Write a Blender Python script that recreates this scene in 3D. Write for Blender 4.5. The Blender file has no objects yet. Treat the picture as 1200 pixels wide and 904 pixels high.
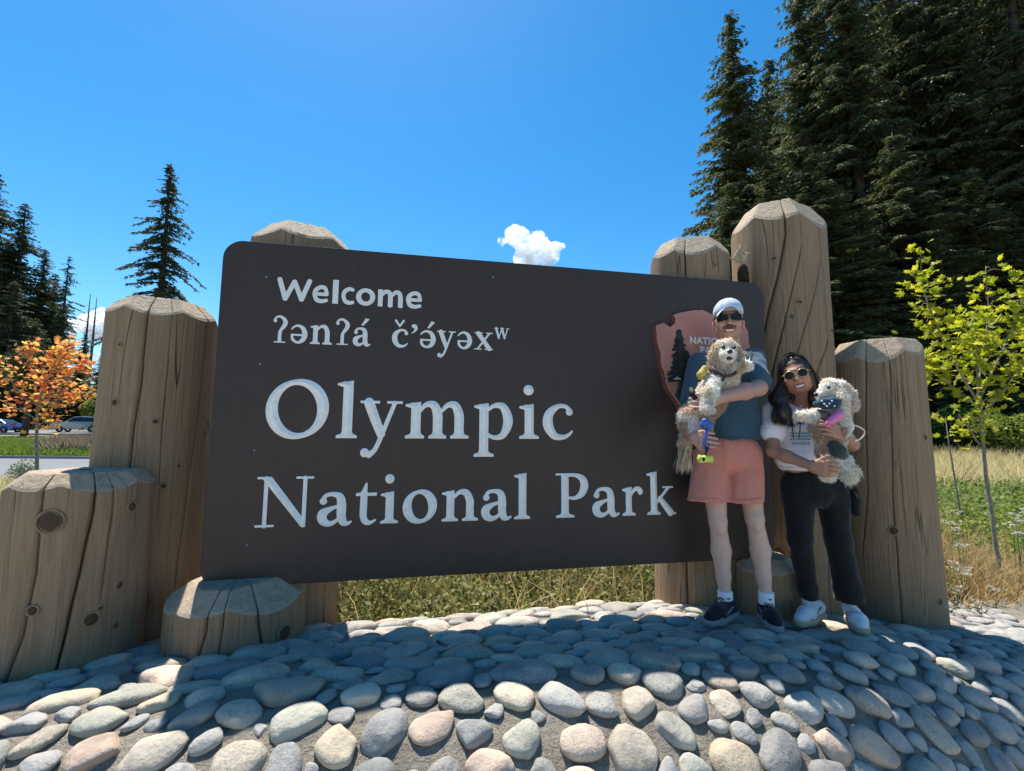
import bpy, math, random
import numpy as np
from mathutils import Vector, Matrix

SC = bpy.context.scene
COL = SC.collection
rad = math.radians
random.seed(11)
RNG = np.random.default_rng(11)

# ------------------------------------------------------------------ camera
CAM_F, CAM_P, CAM_R, CAM_Z = 530.0, rad(5.65), rad(0.43), 1.12   # focal length in photo pixels, pitch, roll, eye height


def make_camera():
    cd = bpy.data.cameras.new('camera')
    cd.sensor_width = 36.0
    cd.lens = CAM_F / 1200.0 * 36.0
    cd.clip_start = 0.05
    cd.clip_end = 20000
    co = bpy.data.objects.new('camera', cd)
    COL.objects.link(co)
    cp, sp, cr, sr = math.cos(CAM_P), math.sin(CAM_P), math.cos(CAM_R), math.sin(CAM_R)
    right = Vector((cr, -sr * sp, sr * cp))
    up = Vector((-sr, -cr * sp, cr * cp))
    fwd = Vector((0, cp, sp))
    m = Matrix((right, up, -fwd)).transposed().to_4x4()
    m.translation = Vector((0, 0, CAM_Z))
    co.matrix_world = m
    SC.camera = co


make_camera()

# ------------------------------------------------------------------ sky, sun, exposure
SUN_EL, SUN_AZ = rad(65.5), rad(-28)      # azimuth measured from +Y towards +X


def make_light():
    w = bpy.data.worlds.new('World')
    SC.world = w
    w.use_nodes = True
    nt = w.node_tree
    sky = nt.nodes.new('ShaderNodeTexSky')
    sky.sky_type = 'NISHITA'
    sky.sun_disc = False
    sky.sun_elevation = SUN_EL
    sky.sun_rotation = SUN_AZ
    sky.altitude = 0
    sky.air_density = 1.0
    sky.dust_density = 0.2
    sky.ozone_density = 3.0
    bg = nt.nodes['Background']
    hs = nt.nodes.new('ShaderNodeHueSaturation')
    hs.inputs['Saturation'].default_value = 1.38
    hs.inputs['Hue'].default_value = 0.493
    nt.links.new(sky.outputs[0], hs.inputs['Color'])
    nt.links.new(hs.outputs[0], bg.inputs[0])
    bg.inputs[1].default_value = 0.105
    sd = bpy.data.lights.new('sun', 'SUN')
    sd.energy = 5.0
    sd.angle = rad(0.5)
    sd.color = (1.0, 0.95, 0.87)
    so = bpy.data.objects.new('sun', sd)
    COL.objects.link(so)
    d = Vector((math.sin(SUN_AZ) * math.cos(SUN_EL), math.cos(SUN_AZ) * math.cos(SUN_EL), math.sin(SUN_EL)))
    so.rotation_euler = d.to_track_quat('Z', 'Y').to_euler()
    so.location = d * 60
    v = SC.view_settings
    v.view_transform = 'Standard'
    v.look = 'None'
    v.gamma = 1
    v.use_curve_mapping = False
    v.exposure = 0.86
    SC.cycles.max_bounces = 8
    SC.cycles.diffuse_bounces = 4
    SC.cycles.transmission_bounces = 4
    SC.cycles.transparent_max_bounces = 8
    SC.cycles.volume_bounces = 6


make_light()


# ------------------------------------------------------------------ small helpers
def A(px, py, Y):
    """Where the sight line through a point of the photograph is Y metres in front of the camera: used to measure real sizes."""
    x, y = (px - 600) / CAM_F, -(py - 452) / CAM_F
    cr, sr, cp, sp = math.cos(CAM_R), math.sin(CAM_R), math.cos(CAM_P), math.sin(CAM_P)
    x, y = x * cr - y * sr, x * sr + y * cr
    r = np.array([x, cp - y * sp, sp + y * cp])
    return r * (Y / r[1]) + np.array([0, 0, CAM_Z])


def link(o, parent=None):
    COL.objects.link(o)
    if parent is not None:
        o.parent = parent
    return o


def tag(o, label=None, cat=None, group=None, kind=None):
    if label: o['label'] = label
    if cat: o['category'] = cat
    if group: o['group'] = group
    if kind: o['kind'] = kind
    return o


def empty(name, loc=(0, 0, 0), rz=0.0):
    o = bpy.data.objects.new(name, None)
    o.empty_display_size = 0.1
    o.location = loc
    o.rotation_euler = (0, 0, rz)
    return link(o)


def mesh_data(name, verts, faces, mat=None, smooth=True, face_mats=None):
    me = bpy.data.meshes.new(name)
    verts = np.asarray(verts, dtype=np.float32).reshape(-1, 3)
    if isinstance(faces, np.ndarray):
        nf, k = faces.shape
        me.vertices.add(len(verts))
        me.vertices.foreach_set('co', verts.ravel())
        me.loops.add(nf * k)
        me.loops.foreach_set('vertex_index', faces.astype(np.int32).ravel())
        me.polygons.add(nf)
        me.polygons.foreach_set('loop_start', np.arange(0, nf * k, k, dtype=np.int32))
        me.update(calc_edges=True)
    else:
        me.from_pydata([tuple(map(float, v)) for v in verts], [], [tuple(int(i) for i in f) for f in faces])
    if mat is not None:
        for m in (mat if isinstance(mat, (list, tuple)) else [mat]):
            me.materials.append(m)
    n = len(me.polygons)
    if n:
        me.polygons.foreach_set('use_smooth', np.full(n, smooth, dtype=bool))
        if face_mats is not None:
            me.polygons.foreach_set('material_index', np.asarray(face_mats, dtype=np.int32))
    me.update()
    return me


def obj(name, verts, faces, mat=None, parent=None, smooth=True, loc=None, face_mats=None):
    """One mesh object. VERTS are in world metres; under a parent they are moved into its frame (parents are never scaled)."""
    me = mesh_data(name, verts, faces, mat, smooth, face_mats)
    o = link(bpy.data.objects.new(name, me), parent)
    if loc is not None:
        o.location = loc
    return o


def place(name, me, loc, parent=None, rot=(0, 0, 0), scale=(1, 1, 1)):
    o = link(bpy.data.objects.new(name, me), parent)
    o.location = loc
    o.rotation_euler = rot
    o.scale = scale if not isinstance(scale, (int, float)) else (scale,) * 3
    return o


class MB:
    """Collects simple shapes into one mesh."""

    def __init__(self):
        self.v, self.f = [], []

    def add(self, verts, faces):
        b = len(self.v)
        self.v += [tuple(map(float, p)) for p in verts]
        self.f += [tuple(i + b for i in f) for f in faces]
        return self

    def box(self, lo, hi):
        x0, y0, z0 = lo
        x1, y1, z1 = hi
        return self.add([(x0, y0, z0), (x1, y0, z0), (x1, y1, z0), (x0, y1, z0), (x0, y0, z1), (x1, y0, z1), (x1, y1, z1), (x0, y1, z1)],
                        [(0, 3, 2, 1), (4, 5, 6, 7), (0, 1, 5, 4), (1, 2, 6, 5), (2, 3, 7, 6), (3, 0, 4, 7)])

    def tube(self, pts, radii, seg=10, caps=True):
        pts = [Vector(p) for p in pts]
        n = len(pts)
        if isinstance(radii, (int, float)):
            radii = [radii] * n
        b = len(self.v)
        ref = None
        for i, p in enumerate(pts):
            t = (pts[min(i + 1, n - 1)] - pts[max(i - 1, 0)])
            if t.length < 1e-9: t = Vector((0, 0, 1))
            t.normalize()
            if ref is None:
                ref = Vector((1, 0, 0)) if abs(t.x) < 0.8 else Vector((0, 1, 0))
            u = (ref - t * ref.dot(t))
            if u.length < 1e-6:
                u = t.orthogonal()
            u.normalize()
            ref = u
            w = t.cross(u)
            for k in range(seg):
                a = 2 * math.pi * k / seg
                self.v.append(tuple(p + (u * math.cos(a) + w * math.sin(a)) * radii[i]))
        for i in range(n - 1):
            for k in range(seg):
                k2 = (k + 1) % seg
                self.f.append((b + i * seg + k, b + i * seg + k2, b + (i + 1) * seg + k2, b + (i + 1) * seg + k))
        if caps:
            self.f.append(tuple(b + k for k in range(seg))[::-1])
            self.f.append(tuple(b + (n - 1) * seg + k for k in range(seg)))
        return self

    def ball(self, c, r, nu=12, nv=8):
        c = np.array(c, float)
        r = np.array([r, r, r] if isinstance(r, (int, float)) else r, float)
        vs, fs = [], []
        for j in range(nv + 1):
            ph = math.pi * j / nv
            for i in range(nu):
                th = 2 * math.pi * i / nu
                vs.append(c + r * np.array([math.sin(ph) * math.cos(th), math.sin(ph) * math.sin(th), math.cos(ph)]))
        for j in range(nv):
            for i in range(nu):
                i2 = (i + 1) % nu
                fs.append((j * nu + i, (j + 1) * nu + i, (j + 1) * nu + i2, j * nu + i2))
        return self.add(vs, fs)

    def build(self, name, mat, parent=None, smooth=True, loc=None):
        return obj(name, self.v, self.f, mat, parent, smooth, loc)

    def data(self, name, mat, smooth=True):
        return mesh_data(name, self.v, self.f, mat, smooth)


# ------------------------------------------------------------------ value noise in numpy
_TAB = np.random.default_rng(5).random((64, 64, 64)).astype(np.float32)


def vnoise(p, scale=1.0, octaves=3):
    p = np.asarray(p, dtype=np.float64) * scale
    out = np.zeros(p.shape[:-1])
    amp, tot = 1.0, 0.0
    for o in range(octaves):
        q = p * (2 ** o) + 17.3 * o
        i = np.floor(q).astype(int)
        f = q - i
        f = f * f * (3 - 2 * f)
        i &= 63
        j = (i + 1) & 63
        x0, y0, z0 = i[..., 0], i[..., 1], i[..., 2]
        x1, y1, z1 = j[..., 0], j[..., 1], j[..., 2]
        fx, fy, fz = f[..., 0], f[..., 1], f[..., 2]
        c = ((_TAB[x0, y0, z0] * (1 - fx) + _TAB[x1, y0, z0] * fx) * (1 - fy) + (_TAB[x0, y1, z0] * (1 - fx) + _TAB[x1, y1, z0] * fx) * fy) * (1 - fz) + \
            ((_TAB[x0, y0, z1] * (1 - fx) + _TAB[x1, y0, z1] * fx) * (1 - fy) + (_TAB[x0, y1, z1] * (1 - fx) + _TAB[x1, y1, z1] * fx) * fy) * fz
        out += amp * c
        tot += amp
        amp *= 0.5
    return out / tot * 2 - 1


# ------------------------------------------------------------------ materials
class NT:
    def __init__(self, name):
        self.m = bpy.data.materials.new(name)
        self.m.use_nodes = True
        self.t = self.m.node_tree
        self.p = self.t.nodes['Principled BSDF']
        self.out = self.t.nodes['Material Output']

    def n(self, kind, **kw):
        nd = self.t.nodes.new('ShaderNode' + kind)
        for k, v in kw.items():
            if k.startswith('i_'):
                key = k[2:]
                nd.inputs[int(key) if key.isdigit() else key].default_value = v
            else:
                setattr(nd, k, v)
        return nd

    def l(self, a, b):
        self.t.links.new(a, b)

    def ramp(self, fac, stops, interp='LINEAR'):
        r = self.n('ValToRGB')
        r.color_ramp.interpolation = interp
        e = r.color_ramp.elements
        while len(e) < len(stops):
            e.new(0.5)
        for s, (pos, c) in zip(e, stops):
            s.position = pos
            s.color = (*c, 1) if len(c) == 3 else c
        self.l(fac, r.inputs[0])
        return r.outputs[0]

    def mix(self, fac, a, b, mode='MIX'):
        m = self.n('MixRGB', blend_type=mode)
        for s, v in ((m.inputs[0], fac), (m.inputs[1], a), (m.inputs[2], b)):
            if isinstance(v, bpy.types.NodeSocket): self.l(v, s)
            elif isinstance(v, (int, float)): s.default_value = v
            else: s.default_value = (*v, 1)
        return m.outputs[0]

    def math(self, op, a, b=0.0):
        m = self.n('Math', operation=op)
        for s, v in ((m.inputs[0], a), (m.inputs[1], b)):
            if isinstance(v, bpy.types.NodeSocket): self.l(v, s)
            else: s.default_value = v
        return m.outputs[0]

    def coords(self, scale=(1, 1, 1), kind='Object', rot=(0, 0, 0)):
        tc = self.n('TexCoord')
        mp = self.n('Mapping')
        mp.inputs['Scale'].default_value = scale
        mp.inputs['Rotation'].default_value = rot
        self.l(tc.outputs[kind], mp.inputs[0])
        return mp.outputs[0]

    def noise(self, vec, scale, detail=4, rough=0.55, dist=0.0):
        n = self.n('TexNoise')
        n.inputs['Scale'].default_value = scale
        n.inputs['Detail'].default_value = detail
        n.inputs['Roughness'].default_value = rough
        n.inputs['Distortion'].default_value = dist
        if vec is not None: self.l(vec, n.inputs['Vector'])
        return n.outputs[0]

    def bump(self, h, strength=0.3, dist=0.01):
        b = self.n('Bump')
        b.inputs['Strength'].default_value = strength
        b.inputs['Distance'].default_value = dist
        self.l(h, b.inputs['Height'])
        self.l(b.outputs[0], self.p.inputs['Normal'])
        return b

    def set(self, base=None, rough=0.6, spec=0.4, metal=0.0):
        if base is not None:
            if isinstance(base, bpy.types.NodeSocket): self.l(base, self.p.inputs['Base Color'])
            else: self.p.inputs['Base Color'].default_value = (*base, 1)
        self.p.inputs['Roughness'].default_value = rough
        self.p.inputs['Specular IOR Level'].default_value = spec
        self.p.inputs['Metallic'].default_value = metal
        return self


def plain(name, base, rough=0.6, spec=0.4, metal=0.0, var=0.12, scale=25.0, bump=0.0):
    t = NT(name)
    v = t.coords()
    n = t.noise(v, scale, 4)
    lo = tuple(c * (1 - var) for c in base)
    hi = tuple(min(1, c * (1 + var)) for c in base)
    t.set(t.ramp(n, [(0.3, lo), (0.7, hi)]), rough, spec, metal)
    if bump:
        t.bump(t.noise(v, scale * 4, 3), bump, 0.004)
    return t.m


def leafy(name, cols, transl=0.45, rough=0.55, spec=0.25, rnd=True, nscale=0.6):
    """Thin leaf: reflects on one side, lets the sun glow through; colour varies from leaf to leaf."""
    t = NT(name)
    if rnd == 'object':
        oi = t.n('ObjectInfo')
        fac = oi.outputs['Random']
    elif rnd == 'attr':
        at = t.n('Attribute', attribute_name='tint')
        fac = at.outputs['Fac']
    else:
        g = t.n('NewGeometry')
        fac = g.outputs['Random Per Island']
        nn = t.noise(t.coords(), nscale, 3)
        fac = t.mix(0.55, fac, nn)
    k = len(cols)
    col = t.ramp(fac, [(0.2 + 0.6 * i / max(1, k - 1), c) for i, c in enumerate(cols)])
    t.set(col, rough, spec)
    tr = t.n('BsdfTranslucent')
    t.l(t.mix(1.0, col, (1.0, 1.0, 0.75), 'MULTIPLY'), tr.inputs[0])
    mx = t.n('MixShader')
    mx.inputs[0].default_value = transl
    t.l(t.p.outputs[0], mx.inputs[1])
    t.l(tr.outputs[0], mx.inputs[2])
    t.l(mx.outputs[0], t.out.inputs[0])
    return t.m


# ------------------------------------------------------------------ implicit surfaces -> one continuous mesh
def surface_nets(F, org, h):
    F = F.astype(np.float32)
    neg = F < 0
    nx, ny, nz = F.shape
    cs = (nx - 1, ny - 1, nz - 1)
    acc = np.zeros((cs[0] * cs[1] * cs[2], 3), np.float32)
    cnt = np.zeros(cs[0] * cs[1] * cs[2], np.float32)
    quads = []

    def cid(i, j, k):
        return (i * cs[1] + j) * cs[2] + k

    for ax in range(3):
        d = [0, 0, 0]
        d[ax] = 1
        a = neg[:nx - d[0], :ny - d[1], :nz - d[2]]
        b = neg[d[0]:, d[1]:, d[2]:]
        I, J, K = np.nonzero(a != b)
        fa, fb = F[I, J, K], F[I + d[0], J + d[1], K + d[2]]
        t = fa / (fa - fb)
        P = np.stack([I, J, K], 1).astype(np.float32)
        P[:, ax] += t
        o1, o2 = [x for x in range(3) if x != ax]
        idx = np.stack([I, J, K], 1)
        cells = []
        for s1, s2 in ((1, 1), (0, 1), (0, 0), (1, 0)):
            c = idx.copy()
            c[:, o1] -= s1
            c[:, o2] -= s2
            cells.append(c)
        ok = np.ones(len(I), bool)
        for c in cells:
            ok &= (c >= 0).all(1) & (c[:, 0] < cs[0]) & (c[:, 1] < cs[1]) & (c[:, 2] < cs[2])
        ids = [cid(c[ok, 0], c[ok, 1], c[ok, 2]) for c in cells]
        for q in ids:
            np.add.at(acc, q, P[ok])
            np.add.at(cnt, q, 1)
        q = np.stack(ids, 1)
        fl = neg[I, J, K][ok]
        if ax == 1:
            fl = ~fl
        q[~fl] = q[~fl][:, ::-1]
        quads.append(q)
    Q = np.concatenate(quads)
    used = np.nonzero(cnt)[0]
    remap = np.full(len(cnt), -1, np.int64)
    remap[used] = np.arange(len(used))
    V = acc[used] / cnt[used, None] * h + org
    return V, remap[Q]


def rot_to(d):
    """Rotation matrix taking +Z to d."""
    return np.array(Vector(d).to_track_quat('Z', 'Y').to_matrix())


class SDF:
    """Rounded cones and ellipsoids blended into one skin."""

    def __init__(self, vox=0.005):
        self.vox = vox
        self.pr = []

    def cone(self, a, b, ra, rb, k=0.02, op=1, flat=None):
        self.pr.append(('c', np.array(a, float), np.array(b, float), ra, rb, k, op, flat))
        return self

    def chain(self, pts, radii, k=0.012, op=1):
        for i in range(len(pts) - 1):
            self.cone(pts[i], pts[i + 1], radii[i], radii[i + 1], k, op)
        return self

    def ell(self, c, r, k=0.02, op=1, R=None):
        r = np.array([r] * 3 if isinstance(r, (int, float)) else r, float)
        self.pr.append(('e', np.array(c, float), r, np.eye(3) if R is None else np.array(R, float), None, k, op, None))
        return self

    def half(self, c, n, k=0.005):
        """Cut away everything on the side the normal n points to."""
        n = np.array(n, float)
        self.pr.append(('h', np.array(c, float), n / np.linalg.norm(n), None, None, k, -1, None))
        return self

    def mesh(self, noise=None):
        h = self.vox
        lo, hi = np.full(3, 1e9), np.full(3, -1e9)
        bb = []
        for p in self.pr:
            if p[0] == 'c':
                r = max(p[3], p[4])
                a, b = np.minimum(p[1], p[2]) - r, np.maximum(p[1], p[2]) + r
            elif p[0] == 'e':
                r = p[2].max()
                ext = np.sqrt(((p[3] * p[2][None, :]) ** 2).sum(1))
                a, b = p[1] - ext, p[1] + ext
            else:
                bb.append(None)
                continue
            bb.append((a, b))
            if p[6] > 0:
                lo, hi = np.minimum(lo, a), np.maximum(hi, b)
        lo -= 4 * h + 0.01
        hi += 4 * h + 0.01
        n = np.ceil((hi - lo) / h).astype(int) + 1
        F = np.full(n, 0.5, np.float32)
        ax = [lo[i] + h * np.arange(n[i]) for i in range(3)]
        for p, b in zip(self.pr, bb):
            k = p[5]
            if b is None:
                s = [slice(0, n[i]) for i in range(3)]
            else:
                m = 3 * h + 2 * k + 0.01
                s = [slice(max(0, int((b[0][i] - m - lo[i]) / h)), min(n[i], int((b[1][i] + m - lo[i]) / h) + 2)) for i in range(3)]
                if any(q.stop <= q.start for q in s):
                    continue
            X, Y, Z = np.meshgrid(ax[0][s[0]], ax[1][s[1]], ax[2][s[2]], indexing='ij')
            if p[0] == 'c':
                a, bb_ = p[1], p[2]
                ab = bb_ - a
                L2 = max(ab @ ab, 1e-9)
                t = np.clip(((X - a[0]) * ab[0] + (Y - a[1]) * ab[1] + (Z - a[2]) * ab[2]) / L2, 0, 1)
                d = np.sqrt((X - a[0] - t * ab[0]) ** 2 + (Y - a[1] - t * ab[1]) ** 2 + (Z - a[2] - t * ab[2]) ** 2) - (p[3] + (p[4] - p[3]) * t)
            elif p[0] == 'e':
                q = np.stack([X - p[1][0], Y - p[1][1], Z - p[1][2]], -1) @ p[3]
                k0 = np.sqrt(((q / p[2]) ** 2).sum(-1))
                k1 = np.sqrt(((q / p[2] ** 2) ** 2).sum(-1))
                d = k0 * (k0 - 1.0) / np.maximum(k1, 1e-6)
            else:
                d = -((X - p[1][0]) * p[2][0] + (Y - p[1][1]) * p[2][1] + (Z - p[1][2]) * p[2][2])
            f = F[s[0], s[1], s[2]]
            if p[6] > 0:
                e = np.maximum(k - np.abs(f - d), 0) / k
                f[...] = np.minimum(f, d) - e * e * k * 0.25
            else:
                d = -d
                e = np.maximum(k - np.abs(f - d), 0) / k
                f[...] = np.maximum(f, d) + e * e * k * 0.25
        if noise is not None:
            X, Y, Z = np.meshgrid(*ax, indexing='ij')
            near = np.abs(F) < 0.03
            P = np.stack([X[near], Y[near], Z[near]], -1)
            F[near] += noise(P)
        return surface_nets(F, lo, h)

    def build(self, name, mat, parent=None, noise=None, color=None):
        V, Q = self.mesh(noise)
        o = obj(name, V, Q, mat, parent)
        if color is not None:
            paint(o, color(V))
        return o


def paint(o, cols, name='col'):
    at = o.data.color_attributes.new(name, 'FLOAT_COLOR', 'POINT')
    c = np.ones((len(cols), 4), np.float32)
    c[:, :3] = cols
    at.data.foreach_set('color', c.ravel())


def mesh_normals(V, Q):
    n = np.cross(V[Q[:, 2]] - V[Q[:, 0]], V[Q[:, 3]] - V[Q[:, 1]])
    N = np.zeros_like(V)
    for i in range(4):
        np.add.at(N, Q[:, i], n)
    return N / np.maximum(np.linalg.norm(N, axis=1, keepdims=True), 1e-9)

# ================================================================== THE SETTING
TH = rad(11.45)                                  # the sign and the log row stand at this angle to the view
T2 = np.array([math.cos(TH), math.sin(TH)])      # along the sign
N2 = np.array([-math.sin(TH), math.cos(TH)])     # away from the camera
O2 = np.array([0.0, 2.743])


def uv_to_xy(u, v):
    return O2[0] + u * T2[0] + v * N2[0], O2[1] + u * T2[1] + v * N2[1]


def xy_to_uv(x, y):
    dx, dy = x - O2[0], y - O2[1]
    return dx * T2[0] + dy * T2[1], dx * N2[0] + dy * N2[1]


def sstep(a, b, x):
    t = np.clip((x - a) / (b - a), 0, 1)
    return t * t * (3 - 2 * t)


def ground_z(x, y):
    x, y = np.asarray(x, float), np.asarray(y, float)
    left = -0.5 + np.clip((y - 24) * 0.036, 0, 1.37) + sstep(60, 78, y) * 2.2
    right = -0.5 + np.clip((y - 5) / 25, 0, 1) * 0.55 + np.clip(y - 30, 0, 60) * 0.035
    w = sstep(-7, 0, x)
    return left * (1 - w) + right * w


def toe(u):
    u = np.asarray(u, float)
    return -1.45 + np.where(u > 0, 0.055 * np.minimum(u, 2.3) ** 2 + 0.10 * np.maximum(u - 2.3, 0), 0.05 * u * u)


def back(u):
    return 0.07 + 0.05 * u


def mound_z(u, v):
    u, v = np.asarray(u, float), np.asarray(v, float)
    x, y = uv_to_xy(u, v)
    zp = 0.137 - 0.021 * x * x - 0.125 * (y - 1.95) - 0.04 * np.exp(-((x + 0.35) / 0.95) ** 2) * sstep(2.15, 2.6, y)
    sf = np.clip((v - toe(u)) / 0.72, 0, 1)
    sb = np.clip((back(u) + 0.75 - v) / 0.75, 0, 1)
    g = (1 - (1 - sf) ** 2.1) ** 0.82 * (1 - (1 - sb) ** 2.4) ** 0.8
    e = sstep(5.9, 4.9, u) * sstep(-5.0, -3.9, u)
    return -0.53 + (np.maximum(zp, -0.35) + 0.53) * g * e


def grid_sheet(name, xs, ys, zf, mat, kind='structure', parent=None, smooth=True):
    X, Y = np.meshgrid(xs, ys, indexing='ij')
    Z = zf(X, Y)
    n, m = X.shape
    idx = np.arange(n * m).reshape(n, m)
    f = np.stack([idx[:-1, :-1], idx[1:, :-1], idx[1:, 1:], idx[:-1, 1:]], -1).reshape(-1, 4)
    o = obj(name, np.stack([X, Y, Z], -1).reshape(-1, 3), f, mat, parent, smooth)
    if kind: o['kind'] = kind
    return o


# ---- materials of the setting
def mat_ground():
    t = NT('soil and dry grass')
    v = t.coords()
    a = t.noise(v, 0.25, 6, 0.6)
    b = t.noise(v, 6.0, 5, 0.7)
    c = t.ramp(a, [(0.35, (0.17, 0.14, 0.075)), (0.5, (0.13, 0.14, 0.055)), (0.65, (0.26, 0.21, 0.12))])
    t.set(t.mix(0.5, c, t.ramp(b, [(0.3, (0.09, 0.075, 0.045)), (0.7, (0.3, 0.25, 0.15))])), 0.95, 0.1)
    t.bump(b, 0.5, 0.05)
    return t.m


def mat_asphalt(name, base):
    t = NT(name)
    v = t.coords()
    n = t.noise(v, 60, 3, 0.7)
    p = t.noise(v, 0.4, 4)
    lo, hi = tuple(c * 0.75 for c in base), tuple(c * 1.25 for c in base)
    t.set(t.mix(0.4, t.ramp(n, [(0.3, lo), (0.7, hi)]), t.ramp(p, [(0.3, lo), (0.7, hi)])), 0.9, 0.25)
    t.bump(n, 0.3, 0.01)
    return t.m


def mat_mortar():
    t = NT('sandy mortar')
    v = t.coords()
    a = t.noise(v, 3.0, 4)
    b = t.noise(v, 90.0, 4, 0.75)
    c = t.noise(v, 24.0, 5, 0.65)
    col = t.ramp(a, [(0.3, (0.25, 0.21, 0.165)), (0.7, (0.38, 0.335, 0.27))])
    col = t.mix(0.45, col, t.ramp(b, [(0.25, (0.12, 0.1, 0.08)), (0.5, (0.3, 0.265, 0.21)), (0.8, (0.5, 0.46, 0.38))]))
    dirt = t.noise(v, 7.0, 5, 0.7, 0.5)
    col = t.mix(t.ramp(dirt, [(0.5, (0, 0, 0)), (0.68, (0.45, 0.45, 0.45))]), col, (0.13, 0.11, 0.085))
    t.set(col, 0.95, 0.15)
    h = t.math('ADD', b, t.math('MULTIPLY', c, 1.5))
    t.bump(h, 0.95, 0.02)
    return t.m


def mat_stone():
    t = NT('river stone')
    oi = t.n('ObjectInfo')
    v = t.coords()
    rv = t.n('VectorMath', operation='ADD')
    cm = t.n('CombineXYZ')
    t.l(t.math('MULTIPLY', oi.outputs['Random'], 40.0), cm.inputs[0])
    t.l(v, rv.inputs[0])
    t.l(cm.outputs[0], rv.inputs[1])
    v2 = rv.outputs[0]
    blotch = t.noise(v2, 9.0, 5, 0.6, 0.6)
    speck = t.noise(v2, 120.0, 4, 0.8)
    vein = t.noise(v2, 26.0, 5, 0.6, 1.2)
    base = t.mix(1.0, oi.outputs['Color'], t.ramp(blotch, [(0.25, (0.6, 0.6, 0.62)), (0.5, (1, 1, 1)), (0.75, (1.28, 1.24, 1.14))]), 'MULTIPLY')
    grain = t.ramp(speck, [(0.3, (0.28, 0.28, 0.29)), (0.44, (0.86, 0.86, 0.86)), (0.6, (1.05, 1.04, 1.02)), (0.70, (1.65, 1.6, 1.5))])
    amt = t.math('MULTIPLY', t.math('FRACT', t.math('MULTIPLY', oi.outputs['Random'], 7.3)), 1.0)
    col = t.mix(amt, base, t.mix(1.0, base, grain, 'MULTIPLY'))
    col = t.mix(t.ramp(vein, [(0.60, (0, 0, 0)), (0.68, (0.35, 0.35, 0.35))]), col, t.mix(0.5, col, (0.42, 0.38, 0.32)))
    t.set(col, 0.72, 0.3)
    h = t.math('ADD', t.math('MULTIPLY', speck, 0.5), t.math('MULTIPLY', t.noise(v2, 40, 4, 0.6), 1.3))
    t.bump(h, 0.7, 0.008)
    return t.m


M = {}
M['ground'] = mat_ground()
M['asphalt'] = mat_asphalt('sunlit asphalt', (0.17, 0.17, 0.175))
M['concrete'] = mat_asphalt('pale concrete', (0.36, 0.34, 0.31))
M['kerb'] = mat_asphalt('kerb concrete', (0.22, 0.22, 0.22))
M['mortar'] = mat_mortar()
M['stone'] = mat_stone()


# ---- terrain, roads
def ground():
    k = np.linspace(-1, 1, 141)
    xs = np.sinh(k * 5.2) / math.sinh(5.2) * 600
    j = np.linspace(0, 1, 150)
    ys = -30 + np.sinh(j * 4.6) / math.sinh(4.6) * 900
    grid_sheet('ground', xs, ys, ground_z, M['ground'])
    lin = np.linspace
    off = lambda d: (lambda x, y: ground_z(x, y) + d)
    grid_sheet('road', lin(-44, -6.0, 40), lin(13.0, 22.9, 12), off(0.03), M['asphalt'])
    grid_sheet('footpath', lin(-75, -26.0, 50), lin(34.5, 39.5, 12), off(0.05), M['concrete'])
    grid_sheet('far_road', lin(-140, -8, 60), lin(46, 57.5, 16), off(0.06), M['asphalt'])
    grid_sheet('pavement', lin(-6, 8, 60), lin(-8, 2.75, 40), lambda x, y: x * 0 - 0.494, M['concrete'])
    kb = MB()
    for i in range(20):
        x0 = -44 + i * 1.9
        kb.box((x0 + 0.012, 22.9, -0.55), (x0 + 1.888, 23.08, -0.34))
    kb.build('kerb', M['kerb'], smooth=False)['kind'] = 'structure'
    kb = MB()
    for i in range(30):
        x0 = -120 + i * 3.6
        zz = float(ground_z(x0, 45.8))
        kb.box((x0 + 0.02, 45.7, zz - 0.2), (x0 + 3.58, 45.95, zz + 0.16))
    kb.build('far_kerb', M['kerb'], smooth=False)['kind'] = 'structure'


ground()


# ---- the cobbled mound
def ico(sub):
    import bmesh
    bm = bmesh.new()
    bmesh.ops.create_icosphere(bm, subdivisions=sub, radius=1.0)
    v = np.array([x.co[:] for x in bm.verts])
    f = np.array([[x.index for x in p.verts] for p in bm.faces])
    bm.free()
    return v, f


STONE_COLS = [(0.34, 0.32, 0.285), (0.41, 0.38, 0.33), (0.30, 0.295, 0.28), (0.38, 0.335, 0.295), (0.42, 0.345, 0.30), (0.315, 0.33, 0.30),
              (0.285, 0.30, 0.305), (0.47, 0.435, 0.375), (0.36, 0.35, 0.33), (0.40, 0.36, 0.29), (0.25, 0.255, 0.255), (0.36, 0.37, 0.345), (0.44, 0.38, 0.34), (0.22, 0.235, 0.25)]
POST_FOOT = []          # (x, y, r) of the logs, filled below; stones keep out of them


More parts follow.
